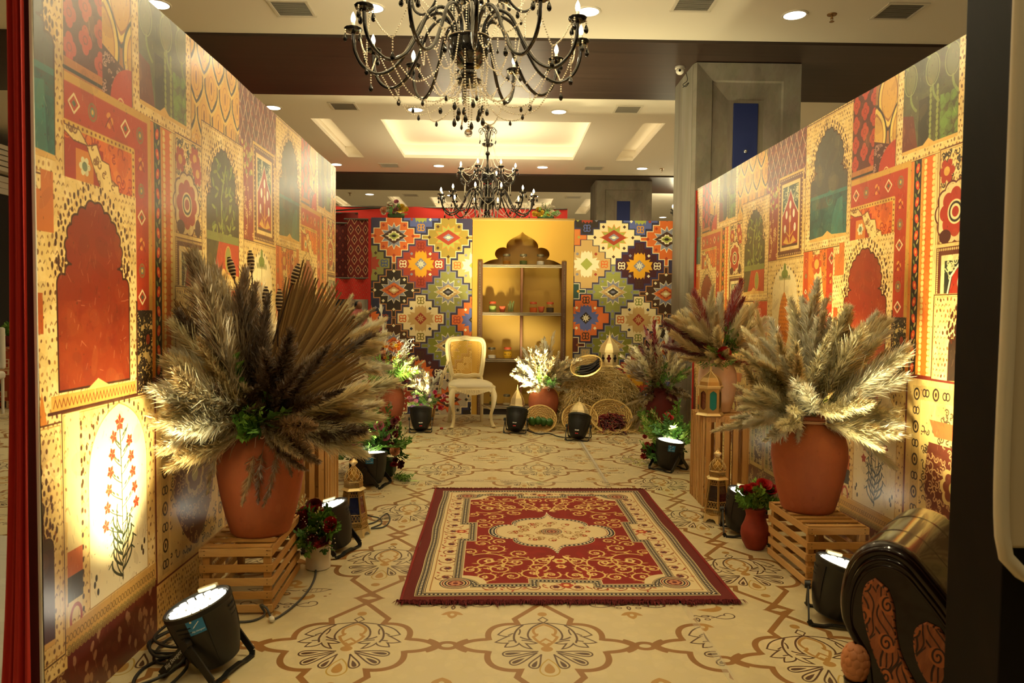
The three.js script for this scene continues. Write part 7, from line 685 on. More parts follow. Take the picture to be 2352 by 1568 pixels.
/* ---------- cane-backed chair ---------- */
{
  const wood = std('#ffffff', 0.6, 0, { map: mottle(256, 256, '#d2bf92', [[160, '#b9a274', 0.12, 4, 40, 0.15], [120, '#e6d8b0', 0.14, 4, 40, 0.15]], 46) }), cane = std('#c99a3c', 0.65), uph = phys('#cfc3a6', 0.85, { sheen: 0.4, sheenRoughness: 0.6, sheenColor: new THREE.Color('#e8dcb8') });
  const t = thing('cane_chair', 'limed wooden chair with a cane back and padded seat before the cupboard', 'chair', [-0.335, 0, -8.17], 0.22);
  const leg = (x, z, sx, front) => { const pts = front ? [[x, 0.43, z], [x + sx * 0.018, 0.36, z + 0.022], [x + sx * 0.012, 0.25, z + 0.018], [x - sx * 0.008, 0.13, z - 0.002], [x + sx * 0.004, 0.04, z + 0.006], [x + sx * 0.018, 0.012, z + 0.02]] : [[x, 0.43, z], [x, 0.25, z - 0.012], [x + sx * 0.006, 0.1, z - 0.035], [x + sx * 0.01, 0.0, z - 0.055]]; const c = new THREE.CatmullRomCurve3(pts.map((p) => V(...p))), R = front ? [0.031, 0.034, 0.026, 0.018, 0.017, 0.022] : [0.024, 0.022, 0.02, 0.018], g = new THREE.TubeGeometry(c, 24, 1, 10), p = g.attributes.position, n = 11; for (let i = 0; i < p.count; i++) { const k = Math.floor(i / n) / 24, f = k * (R.length - 1), a = Math.min(R.length - 2, Math.floor(f)), r = R[a] + (R[a + 1] - R[a]) * (f - a), q = c.getPointAt(k); p.setXYZ(i, q.x + (p.getX(i) - q.x) * r, q.y + (p.getY(i) - q.y) * r, q.z + (p.getZ(i) - q.z) * r); } g.computeVertexNormals(); const L = [g]; if (front) L.push(sph(0.024, pts[5][0], 0.016, pts[5][2] + 0.004, 10, [1, 0.66, 1.15])); return mesh('leg', L, wood, t); };
  leg(-0.215, 0.2, -1, 1); leg(0.215, 0.2, 1, 1); leg(-0.18, -0.19, -1, 0); leg(0.18, -0.19, 1, 0);
  const so = (k) => { const s = new THREE.Shape(); s.moveTo(-0.245 * k, 0.215 * k); s.quadraticCurveTo(0, 0.255 * k, 0.245 * k, 0.215 * k); s.quadraticCurveTo(0.255 * k, 0.1, 0.2 * k, -0.2 * k); s.lineTo(-0.2 * k, -0.2 * k); s.quadraticCurveTo(-0.255 * k, 0.1, -0.245 * k, 0.215 * k); return s; };
  const rail = extr(so(1), 0.05, 0.006).rotateX(PI / 2).scale(1, 1, 1); mesh('seat_rail', T(rail, 0, 0.455, 0), wood, t); // shape y becomes depth
  const apron = []; for (const [x0, x1, z] of [[-0.2, 0.2, 0.222]]) for (let i = 0; i < 16; i++) { const u = i / 15 * 2 - 1; apron.push(rbox(0.028, 0.034 + 0.022 * Math.cos(u * PI) * (Math.abs(u) < 1 ? 1 : 0) + 0.01, 0.02, u * 0.195, 0.405 - 0.008 * Math.cos(u * PI), z + 0.018 * (1 - u * u), 0.004)); } for (const x of [-0.05, 0, 0.05]) apron.push(T(new THREE.TorusGeometry(0.016, 0.004, 5, 14), x, 0.408, 0.25)); mesh('carved_apron', apron, wood, t);
  const pad = new THREE.SphereGeometry(1, 40, 24), pp = pad.attributes.position; for (let i = 0; i < pp.count; i++) { let x = pp.getX(i), y = pp.getY(i), z = pp.getZ(i); const l = Math.hypot(x, z), a = Math.atan2(z, x), sq = Math.pow(Math.abs(Math.cos(a)), 0.42) * Math.sign(Math.cos(a)), sz = Math.pow(Math.abs(Math.sin(a)), 0.42) * Math.sign(Math.sin(a)), q = Math.pow(l, 0.55); const zz = q * sz * 0.225 + 0.02, w = 0.232 + (zz < 0 ? zz * 0.15 : 0.012); pp.setXYZ(i, q * sq * w, Math.sign(y) * Math.pow(Math.abs(y), 0.75) * (y > 0 ? 0.055 : 0.01) + 0.455 + 0.012 * (1 - l), zz); } pad.computeVertexNormals(); mesh('seat_cushion', pad, uph, t);
  for (const s of [-1, 1]) { mesh('stretcher', rod([s * 0.215, 0.2, 0.21], [s * 0.185, 0.2, -0.2], 0.011, 8), wood, t); }
  // back: shaped frame, cane mesh, crest carving
  const bz = (y) => -0.195 - (y - 0.5) * 0.18, out = [[-0.165, 0.53], [-0.185, 0.60], [-0.205, 0.72], [-0.218, 0.84], [-0.215, 0.91], [-0.19, 0.955], [-0.14, 0.968], [-0.06, 0.972], [0, 0.982], [0.06, 0.972], [0.14, 0.968], [0.19, 0.955], [0.215, 0.91], [0.218, 0.84], [0.205, 0.72], [0.185, 0.60], [0.165, 0.53], [0.1, 0.535], [0, 0.522], [-0.1, 0.535]];
  const fr = (k, r, d) => tube(out.map(([x, y]) => [x * k, 0.755 + (y - 0.755) * (k * 0.99), bz(y) + d]), r, 120, 10, true); mesh('back_frame', [fr(1, 0.021, 0), fr(0.9, 0.013, 0.006), fr(0.955, 0.006, 0.02)], wood, t); mesh('crest_carving', [0, -0.03, 0.03, -0.06, 0.06].map((x, i) => T(sph(0.014 - i * 0.0012, 0, 0, 0, 8, [1.2, 0.8, 0.6]), x, 0.983 - Math.abs(x) * 0.15, bz(0.98) + 0.016)), wood, t);
  for (const s of [-1, 1]) mesh('back_post', tube([[s * 0.165, 0.545, bz(0.545)], [s * 0.178, 0.48, -0.19], [s * 0.18, 0.42, -0.19]], 0.02, 12, 8), wood, t);
  const inside = (x, y) => { const hw = [[0.555, 0.150], [0.60, 0.162], [0.72, 0.182], [0.84, 0.195], [0.91, 0.185], [0.94, 0.150]]; if (y < 0.555 || y > 0.94) return false; for (let i = 0; i < 5; i++) if (y <= hw[i + 1][0]) { const f = (y - hw[i][0]) / (hw[i + 1][0] - hw[i][0]); return Math.abs(x) < hw[i][1] + (hw[i + 1][1] - hw[i][1]) * f; } };
  const strips = []; const run = (pts, w) => { let a = null, p = null; for (const q of pts) { if (inside(q[0], q[1])) { a ??= q; p = q; } else if (a) { if (p !== a) strips.push(bar([a[0], a[1], bz(a[1])], [p[0], p[1], bz(p[1])], w, 0.0015)); a = null; } } if (a && p !== a) strips.push(bar([a[0], a[1], bz(a[1])], [p[0], p[1], bz(p[1])], w, 0.0015)); };
  const S = 0.0135; for (let x = -0.2; x < 0.2; x += S) { run(Array.from({ length: 80 }, (_, i) => [x, 0.55 + i * 0.005]), 0.0058); } for (let y = 0.55; y < 0.95; y += S) run(Array.from({ length: 80 }, (_, i) => [-0.2 + i * 0.005, y]), 0.0058); for (let d = -0.6; d < 0.6; d += S * 2) for (const s of [-1, 1]) run(Array.from({ length: 80 }, (_, i) => { const x = -0.2 + i * 0.005; return [x, 0.75 + d + s * x]; }), 0.0028); mesh('cane_panel', strips, cane, t);
}
/* ---------- hay, baskets and vegetables ---------- */
{
  const r = rng(95), hc = [1.13, 0, -8.36], hay = std('#a8894e', 0.9), t = thing('hay_mound', 'mound of loose straw heaped before the right backdrop panel', 'hay', hc);
  const hx = 0.46, hy = 0.64, hz = 0.42, surf = (a, e) => { const k = 1 + 0.08 * Math.sin(a * 3 + 1) + 0.06 * Math.sin(a * 5 + e * 4), ce = Math.pow(Math.cos(e), 0.75); return V(Math.cos(a) * ce * hx * k, Math.pow(Math.sin(e), 0.85) * hy * (0.96 + 0.05 * Math.sin(a * 2)), Math.sin(a) * ce * hz * k); };
  const g = new THREE.SphereGeometry(1, 40, 16, 0, TAU, 0, PI / 2), p = g.attributes.position; for (let i = 0; i < p.count; i++) { const a = Math.atan2(p.getZ(i), p.getX(i)), e = Math.asin(Math.min(1, Math.max(0, p.getY(i)))), q = surf(a, e).multiplyScalar(0.95); p.setXYZ(i, q.x, q.y, q.z); } g.computeVertexNormals(); mesh('core', g, std('#8a6e3c', 0.95), t);
  const sg = tube([[0, -0.5, 0], [0.04, -0.1, 0.02], [0.02, 0.2, -0.02], [-0.05, 0.5, 0.02]], 0.0125, 5, 4), N = 7500, ims = ['#d8bc78', '#bd9f5c', '#e6cf98'].map((c) => { const q = new THREE.InstancedMesh(sg, std(c, 0.9), Math.ceil(N / 3)); q.name = 'straw'; q.userData.kind = 'stuff'; t.add(q); return q; }), m4 = new THREE.Matrix4(), q4 = new THREE.Quaternion();
  for (let i = 0; i < N; i++) { let P, n; if (i < 6300) { const a = r() * TAU, e = Math.asin(r()); P = surf(a, e).multiplyScalar(r.r(0.94, 1.04)); n = P.clone().normalize(); } else { const a = r() * TAU, R = r.r(0.9, 1.35); P = V(Math.cos(a) * hx * R, r.r(0.004, 0.03), Math.abs(Math.sin(a)) * hz * R * 1.25 + 0.05); n = V(0, 1, 0); } const d = V(r.r(-1, 1), r.r(-1, 1), r.r(-1, 1)).cross(n).normalize().addScaledVector(n, r.r(-0.12, 0.22)).normalize(); const L = r.r(0.09, 0.24); q4.setFromUnitVectors(V(0, 1, 0), d); m4.compose(P, q4, V(L, L, L)); ims[i % 3].setMatrixAt(Math.floor(i / 3), m4); }
  const bm = [std('#c9a863', 0.75), std('#b8924c', 0.75)];
  function basket(label, pos, tilt, turn, R, depth, roll = 0) { // woven shallow bowl
    const t2 = thing('cane_basket', label, 'basket', pos, turn), prof = (s) => [R * (0.30 + 0.70 * Math.pow(s, 0.75)), depth * Math.pow(s, 1.5)], mt = new THREE.Matrix4().makeRotationFromEuler(new THREE.Euler(tilt, 0, roll, 'ZXY')); const put = (m) => { m.applyMatrix4(mt); return m; };
    put(mesh('base', [0.0, 0.08, 0.16, 0.24].map((q) => T(new THREE.TorusGeometry(R * (q + 0.05), R * 0.03, 5, 40), 0, 0.004, 0, PI / 2, 0, 0, [1, 1, 0.4])), bm[1], t2));
    const ribN = 40, ribs = []; for (let i = 0; i < ribN; i++) { const a = i / ribN * TAU, pts = []; for (let k = 0; k <= 5; k++) { const [q, y] = prof(k / 5); pts.push([Math.cos(a) * q, y, Math.sin(a) * q]); } ribs.push(tube(pts, R * 0.012, 8, 4)); } put(mesh('ribs', ribs, bm[1], t2));
    for (let j = 0; j < 11; j++) { const pts = [], [q, y] = prof((j + 0.5) / 11), N2 = ribN * 2; for (let i = 0; i < N2; i++) { const a = i / N2 * TAU, o = ((i >> 1) + j) % 2 ? 1 : -1, w = (i % 2 === 0 ? o : 0) * R * 0.02; pts.push([Math.cos(a) * (q + w), y, Math.sin(a) * (q + w)]); } const gg = tube(pts, R * 0.027, N2, 5, true); put(mesh('weave', gg, bm[j % 2], t2)); }
    const [q, y] = prof(1); put(mesh('rim', [T(new THREE.TorusGeometry(q, R * 0.04, 8, 64), 0, y, 0, PI / 2), tube(Array.from({ length: 120 }, (_, i) => [Math.cos(i / 120 * TAU) * (q + R * 0.035 * Math.cos(i * PI / 2)), y + R * 0.04 * Math.sin(i * PI / 2), Math.sin(i / 120 * TAU) * (q + R * 0.035 * Math.cos(i * PI / 2))]), R * 0.012, 240, 4, true)], bm[0], t2)); return mt;
  }
  // each basket leans; contents are placed in its own frame and stay separate things
  const place = (o, bp, mt, x, y, z, rot) => { const v = V(x, y, z).applyMatrix4(mt); o.position.set(bp[0] + v.x, bp[1] + v.y, bp[2] + v.z); if (rot) o.rotation.set(...rot); return o; };
  const b1 = [0.445, 0.075, -7.92], m1 = basket('cane basket of green mangoes leaning beside the pampas pot', b1, 0.85, 0, 0.175, 0.075);
  const mg = std('#2f5a1e', 0.4), mgeo = new THREE.SphereGeometry(0.042, 18, 14); { const q = mgeo.attributes.position; for (let i = 0; i < q.count; i++) { const y = q.getY(i) / 0.042; q.setXYZ(i, q.getX(i) * (1 + 0.12 * y) + 0.006 * y * y, q.getY(i) * 1.25, q.getZ(i) * (0.9 + 0.1 * y)); } mgeo.computeVertexNormals(); } let mg0; [[-0.09, 0.055, 'leftmost dark green mango in the leaning basket'], [-0.025, 0.07, 'small green mango second from the left in the leaning basket'], [0.035, 0.045, 'upper middle green mango in the leaning basket'], [0.1, 0.04, 'rightmost green mango in the leaning basket']].forEach(([x, yy, lab], i) => { let o; if (!mg0) { o = mg0 = thing('green_mango', lab, 'mango', [0, 0, 0], 0, 'green mangoes'); mesh('fruit', mgeo, mg, o); mesh('stem', cyl(0.003, 0.004, 0.014, 0.006, 0.056, 0, 6), std('#4a3a20', 0.8), o); } else o = copy(mg0, null, undefined, lab); o.position.set(b1[0] + x, b1[1] + 0.0 + yy * 0.4, b1[2] + 0.075 + (i % 2) * 0.012); o.rotation.set(0.4, i * 1.3, 0.5 - i * 0.4); });
  const b2 = [0.87, 0.085, -7.86], m2 = basket('cane basket of carrots half hidden behind the uplight', b2, 0.9, -0.05, 0.19, 0.085); const cm = std('#d8601a', 0.55); let c0; const cg = lathe([[0, 0], [0.004, 0.004], [0.012, 0.05], [0.017, 0.11], [0.018, 0.135], [0.012, 0.148], [0, 0.15]], 14, true); [[-0.105, 0.02, 1.45, 0.2, 'long orange carrot lying lowest at the lip of the basket'], [-0.08, 0.045, 1.25, 0.5, 'orange carrot resting above the lowest one'], [-0.075, 0.075, 1.0, 0.7, 'orange carrot in the middle of the basket behind the uplight'], [-0.03, 0.09, 0.7, 0.5, 'topmost orange carrot partly behind the uplight'], [-0.12, 0.0, 1.6, 0.0, 'orange carrot poking furthest out of the basket']].forEach(([x, y, rz, ry, lab]) => { let o; if (!c0) { o = c0 = thing('carrot', lab, 'carrot', [0, 0, 0], 0, 'carrots in the basket'); mesh('root', cg, cm, o); mesh('leaf_stub', cyl(0.005, 0.004, 0.014, 0, 0.154, 0, 6), std('#6a7a2c', 0.7), o); } else o = copy(c0, null, undefined, lab); o.position.set(b2[0] + x - 0.04, b2[1] + y - 0.03, b2[2] + 0.13 - y * 0.5); o.rotation.set(0, ry, -rz); });
  const b3 = [1.2, 0.10, -7.86], m3 = basket('large cane basket of dried red chillies leaning against the hay', b3, 0.82, 0.05, 0.225, 0.095);
  const chM = [std('#5a0f0c', 0.5), std('#7a1812', 0.5), std('#40090a', 0.5)]; const cgeo = [0, 1, 2].map((i) => tube([[0, -0.045, 0], [0.008 + i * 0.006, -0.01, 0.004], [0.004, 0.025, 0.0], [-0.014 - i * 0.004, 0.05, 0.003]], 0.0062, 8, 5)), stG = cyl(0.0018, 0.0022, 0.02, 0.003, -0.053, 0, 5), stM = std('#a08a54', 0.7); const ch = []; const chL = 'dried dark red chilli in the pile in the leaning cane basket', chF = 'dried dark red chilli spilled on the floor below the chilli basket';
  for (let i = 0; i < 200; i++) { let o; if (ch.length < 3) { o = thing('dried_chilli', chL, 'chilli', [0, 0, 0], 0, 'dried chillies in the basket'); mesh('pod', cgeo[ch.length], chM[ch.length], o); mesh('stem', stG, stM, o); ch.push(o); } else o = copy(ch[i % 3], null, undefined, chL, 'dried chillies in the basket'); if (i < 172) { const a = r() * TAU, q = Math.sqrt(r()); const x = Math.cos(a) * q * 0.135, z = Math.sin(a) * q * 0.095 + 0.045; place(o, b3, m3, x, 0.02 + r() * 0.03 * (1.3 - q) + 0.045 * q * q, z); } else { o.userData.label = chF; o.userData.group = 'spilled chillies'; o.position.set(b3[0] + r.r(-0.15, 0.12), 0.007 + r() * 0.012, b3[2] + 0.22 + r.r(-0.05, 0.03)); } o.rotation.set(r.r(-0.5, 0.9), r() * TAU, r.r(0.9, 2.2)); }
  const b4 = [0.97, 0.64, -8.0], m4b = basket('cane basket of aubergines tipped on top of the hay', b4, 0.55, 0.0, 0.175, 0.075, 0.36); const am = std('#120a10', 0.5), agreen = std('#5a6a2c', 0.7); let a0; const ag = tube([[0, 0, 0], [0.02, 0.07, 0.005], [0.015, 0.15, 0.01], [-0.01, 0.21, 0.005]], 0.0135, 18, 8); const ae = sph(0.0135, 0, 0, 0, 8), ae2 = sph(0.0135, -0.01, 0.21, 0.005, 8); [[-0.06, 0.00, 'lowest long dark aubergine in the tipped basket'], [-0.05, 0.032, 'long dark aubergine second in the tipped basket'], [-0.04, 0.06, 'middle dark aubergine with a pale stalk in the tipped basket'], [-0.02, 0.085, 'uppermost long dark aubergine in the tipped basket'], [-0.085, 0.02, 'aubergine nearest the left rim of the tipped basket']].forEach(([x, yy, lab], i) => { let o; if (!a0) { o = a0 = thing('aubergine', lab, 'aubergine', [0, 0, 0], 0, 'aubergines in the tipped basket'); mesh('fruit', [ag, ae, ae2], am, o); mesh('calyx', [T(new THREE.ConeGeometry(0.018, 0.03, 7), 0, -0.008, 0), cyl(0.004, 0.005, 0.05, 0, -0.035, 0, 6)], agreen, o); } else o = copy(a0, null, undefined, lab); place(o, b4, m4b, x - 0.03, 0.034 + i * 0.004, 0.05 - yy * 1.2, [0.4, 0.1, -1.2]); });
}
/* ---------- chandeliers ---------- */
{
  const jet = phys('#0d0b0a', 0.08, { clearcoat: 1, clearcoatRoughness: 0.04 }), chrome = std('#cfc8bc', 0.18, 0.95), bulbM = glow(new THREE.Color().setRGB(1, 0.88, 0.6), 14), bead = new THREE.MeshPhysicalMaterial({ color: '#efe4cc', roughness: 0.08, metalness: 0.25, clearcoat: 1 }), drip = std('#e8e0cc', 0.5);
  const zc = -5.1, Y0 = 2.49, t = thing('chandelier', 'near black glass chandelier with two tiers of candle bulbs and crystal bead swags', 'chandelier', [-0.23, 0, zc]);
  const top = CEIL + 0.26; const beadG = new THREE.OctahedronGeometry(0.0062, 1);
  const chain = (pts, step = 0.0165, s = 1) => { const c = new THREE.CatmullRomCurve3(pts.map((p) => V(...p))), n = Math.max(2, Math.round(c.getLength() / step)), L = []; for (let i = 0; i <= n; i++) { const p = c.getPointAt(i / n); L.push(T(i % 9 === 4 ? new THREE.OctahedronGeometry(0.0075 * s, 0) : new THREE.OctahedronGeometry(0.0062 * s, 1), p.x, p.y, p.z)); } return M(L); };
  const dropG = lathe([[0, -0.062], [0.010, -0.056], [0.0155, -0.042], [0.012, -0.022], [0.004, -0.006], [0, 0]], 8), dropS = lathe([[0, -0.045], [0.007, -0.04], [0.011, -0.03], [0.008, -0.016], [0.003, -0.004], [0, 0]], 8);
  mesh('canopy', lathe([[0, top], [0.09, top], [0.085, top - 0.02], [0.03, top - 0.045], [0.015, top - 0.06], [0, top - 0.06]], 28), chrome, t); mesh('stem', lathe([[0.008, top - 0.05], [0.008, 4.13], [0.02, 4.11], [0.026, 4.08], [0.014, 4.05], [0.012, 3.92], [0.034, 3.90], [0.04, 3.87], [0.02, 3.84], [0.016, 3.72], [0.03, 3.66], [0.034, 3.62], [0.022, 3.58], [0.022, 3.55], [0.03, 3.40], [0.045, 3.36], [0.05, 3.32], [0.03, 3.26], [0.018, 3.22], [0.024, 3.17], [0.03, 3.14], [0.025, 2.96], [0.05, 2.93], [0.055, 2.89], [0.03, 2.86], [0.025, 2.84]], 20, true), jet, t);
  const bowl = (y, R, h) => lathe([[0, y], [R * 0.55, y + h * 0.04], [R * 0.9, y + h * 0.35], [R, y + h * 0.7], [R * 0.96, y + h * 0.9], [R * 1.02, y + h], [R * 0.9, y + h * 1.02], [0, y + h]], 16);
  mesh('lower_bowl', bowl(2.95, 0.145, 0.19), jet, t); mesh('upper_bowl', bowl(3.38, 0.12, 0.15), jet, t); mesh('bowl_rim', [T(new THREE.TorusGeometry(0.147, 0.004, 6, 40), 0, 3.142, 0, PI / 2)], chrome, t); mesh('lower_dish', lathe([[0.02, 2.83], [0.06, 2.825], [0.085, 2.845], [0.09, 2.86], [0.05, 2.862], [0.02, 2.858]], 20), jet, t); mesh('upper_dish', lathe([[0.01, 4.0], [0.07, 4.0], [0.095, 4.02], [0.1, 4.035], [0.04, 4.035], [0.01, 4.03]], 16), jet, t);
  const arms = (n, off, R, yr, yp, prof, r, cup) => { for (let i = 0; i < n; i++) { const a = i / n * TAU + off, P = prof.map(([q, y]) => [Math.sin(a) * q, y, Math.cos(a) * q]); const m = mesh('arm', tube(P, r, 40, 8), jet, t); mesh('arm_socket', cyl(r * 1.25, r * 1.25, 0.03, P[0][0], P[0][1] + 0.012, P[0][2], 10), chrome, m); const x = Math.sin(a) * R, z = Math.cos(a) * R;
    mesh('drip_pan', lathe([[0.012, yp - 0.012], [0.03, yp - 0.014], [cup * 0.9, yp - 0.004], [cup, yp + 0.014], [cup * 0.97, yp + 0.018], [0.02, yp + 0.006], [0, yp + 0.006]], 10).translate(x, 0, z), jet, m); mesh('candle_sleeve', cyl(0.012, 0.013, 0.05, x, yp + 0.03, z, 10), drip, m); mesh('bulb', lathe([[0, 0], [0.011, 0.004], [0.0165, 0.022], [0.014, 0.042], [0.006, 0.062], [0, 0.072]], 12, true).translate(x, yp + 0.055, z), bulbM, m);
    const l = new THREE.PointLight(BULB, POWER.bulb, 0, 2); l.position.set(x, yp + 0.08, z); l.shadow.radius = 0.6; m.add(l);
    for (let k = 0; k < 3; k++) { const b = a + k * TAU / 3 + 0.5; mesh('pendant', dropG, jet, m).position.set(x + Math.sin(b) * cup * 0.92, yp - 0.022, z + Math.cos(b) * cup * 0.92); } const bd = []; for (let k = 0; k < 3; k++) { const b = a + k * TAU / 3 + 0.5, dx = x + Math.sin(b) * cup * 0.92, dz = z + Math.cos(b) * cup * 0.92; bd.push(T(beadG, dx, yp - 0.004, dz), T(beadG, dx, yp - 0.017, dz)); } mesh('bead', bd, bead, m); } };
  const lo = [[0.10, 3.13], [0.125, 3.24], [0.20, 3.305], [0.30, 3.26], [0.40, 3.08], [0.50, 2.93], [0.62, 2.875], [0.72, 2.93], [0.77, 3.03], [0.78, 3.145]], up = [[0.075, 3.53], [0.09, 3.60], [0.15, 3.63], [0.23, 3.55], [0.30, 3.42], [0.38, 3.375], [0.45, 3.41], [0.48, 3.49], [0.482, 3.565]];
  arms(12, 0.10, 0.78, 3.13, 3.155, lo, 0.0125, 0.062); arms(8, 0.28, 0.482, 3.5, 3.575, up, 0.010, 0.054);
  for (let i = 0; i < 8; i++) { const a = i / 8 * TAU; mesh('crown_scroll', tube([[0.02, 4.03], [0.04, 4.16], [0.07, 4.26], [0.12, 4.285], [0.15, 4.25], [0.14, 4.21], [0.115, 4.215], [0.115, 4.24]].map(([q, y]) => [Math.sin(a) * q, y, Math.cos(a) * q]), 0.006, 26, 6), jet, t); }
  // bead work
  for (let i = 0; i < 12; i++) { const a = i / 12 * TAU + 0.10, b = a + TAU / 12, P = (R, y, q) => [Math.sin(q) * R, y, Math.cos(q) * R], md = (a + b) / 2;
    mesh('bead_swag', chain([P(0.74, 3.15, a), P(0.715, 3.0, a + 0.16), P(0.70, 2.95, md), P(0.715, 3.0, b - 0.16), P(0.74, 3.15, b)]), bead, t); mesh('bead_drop', [chain([P(0.70, 2.94, md), P(0.70, 2.87, md)]), ], bead, t); mesh('pendant', dropG.clone().translate(...P(0.70, 2.865, md)), jet, t);
    mesh('bead_swag', chain([P(0.60, 2.88, a), P(0.46, 2.68, a + 0.05), P(0.30, 2.66, a + 0.1), P(0.16, 2.74, a + 0.05), P(0.085, 2.845, a)]), bead, t); if (i % 2) mesh('bead_swag', chain([P(0.48, 2.95, a), P(0.36, 2.84, a), P(0.22, 2.92, a), P(0.15, 3.12, a)], 0.017), bead, t); else mesh('bead_swag', chain([P(0.35, 3.16, a), P(0.32, 2.98, md), P(0.35, 3.16, b)], 0.017), bead, t);
    mesh('bead_drop', chain([P(0.12, 3.12, md), P(0.13, 2.95, md), P(0.10, 2.72 - (i % 3) * 0.05, md)], 0.018), bead, t); mesh('pendant', dropG.clone().translate(...P(0.10, 2.71 - (i % 3) * 0.05, md)), jet, t); mesh('pendant', dropS.clone().translate(...P(0.38, 2.66, a + 0.08)), jet, t); }
  for (let i = 0; i < 8; i++) { const a = i / 8 * TAU + 0.28, b = a + TAU / 8, P = (R, y, q) => [Math.sin(q) * R, y, Math.cos(q) * R], md = (a + b) / 2; mesh('bead_swag', chain([P(0.095, 4.02, a), P(0.16, 3.82, a), P(0.30, 3.62, a), P(0.45, 3.57, a)], 0.019), bead, t); mesh('bead_swag', chain([P(0.46, 3.56, a), P(0.43, 3.46, md), P(0.46, 3.56, b)], 0.018), bead, t); mesh('pendant', dropG.clone().translate(...P(0.43, 3.45, md)), jet, t); mesh('bead_drop', chain([P(0.40, 3.38, a), P(0.40, 3.22, a)], 0.018), bead, t); mesh('pendant', dropS.clone().translate(...P(0.40, 3.21, a)), jet, t); mesh('bead_drop', chain([P(0.14, 4.21, a), P(0.14, 4.10, a)], 0.018), bead, t); mesh('pendant', dropS.clone().translate(...P(0.14, 4.09, a)), jet, t); mesh('bead_drop', chain([P(0.115, 3.4, md), P(0.12, 3.15, md)], 0.018), bead, t); }
  mesh('bead_drop', chain([[0, 2.84, 0], [0, 2.53, 0]], 0.017), bead, t); mesh('crystal_ball', sph(0.028, 0, 2.505, 0, 20), new THREE.MeshPhysicalMaterial({ color: 0xffffff, transmission: 1, thickness: 0.05, ior: 1.5, roughness: 0.02 }), t);
  copy(t, [-0.23, 0, -12.2], 0.2, 'far black glass chandelier hanging from the lit cove above the cupboard'); copy(t, [4.32, 0, -16.4], 0.5, 'distant chandelier glimpsed beside the big pillar');
}
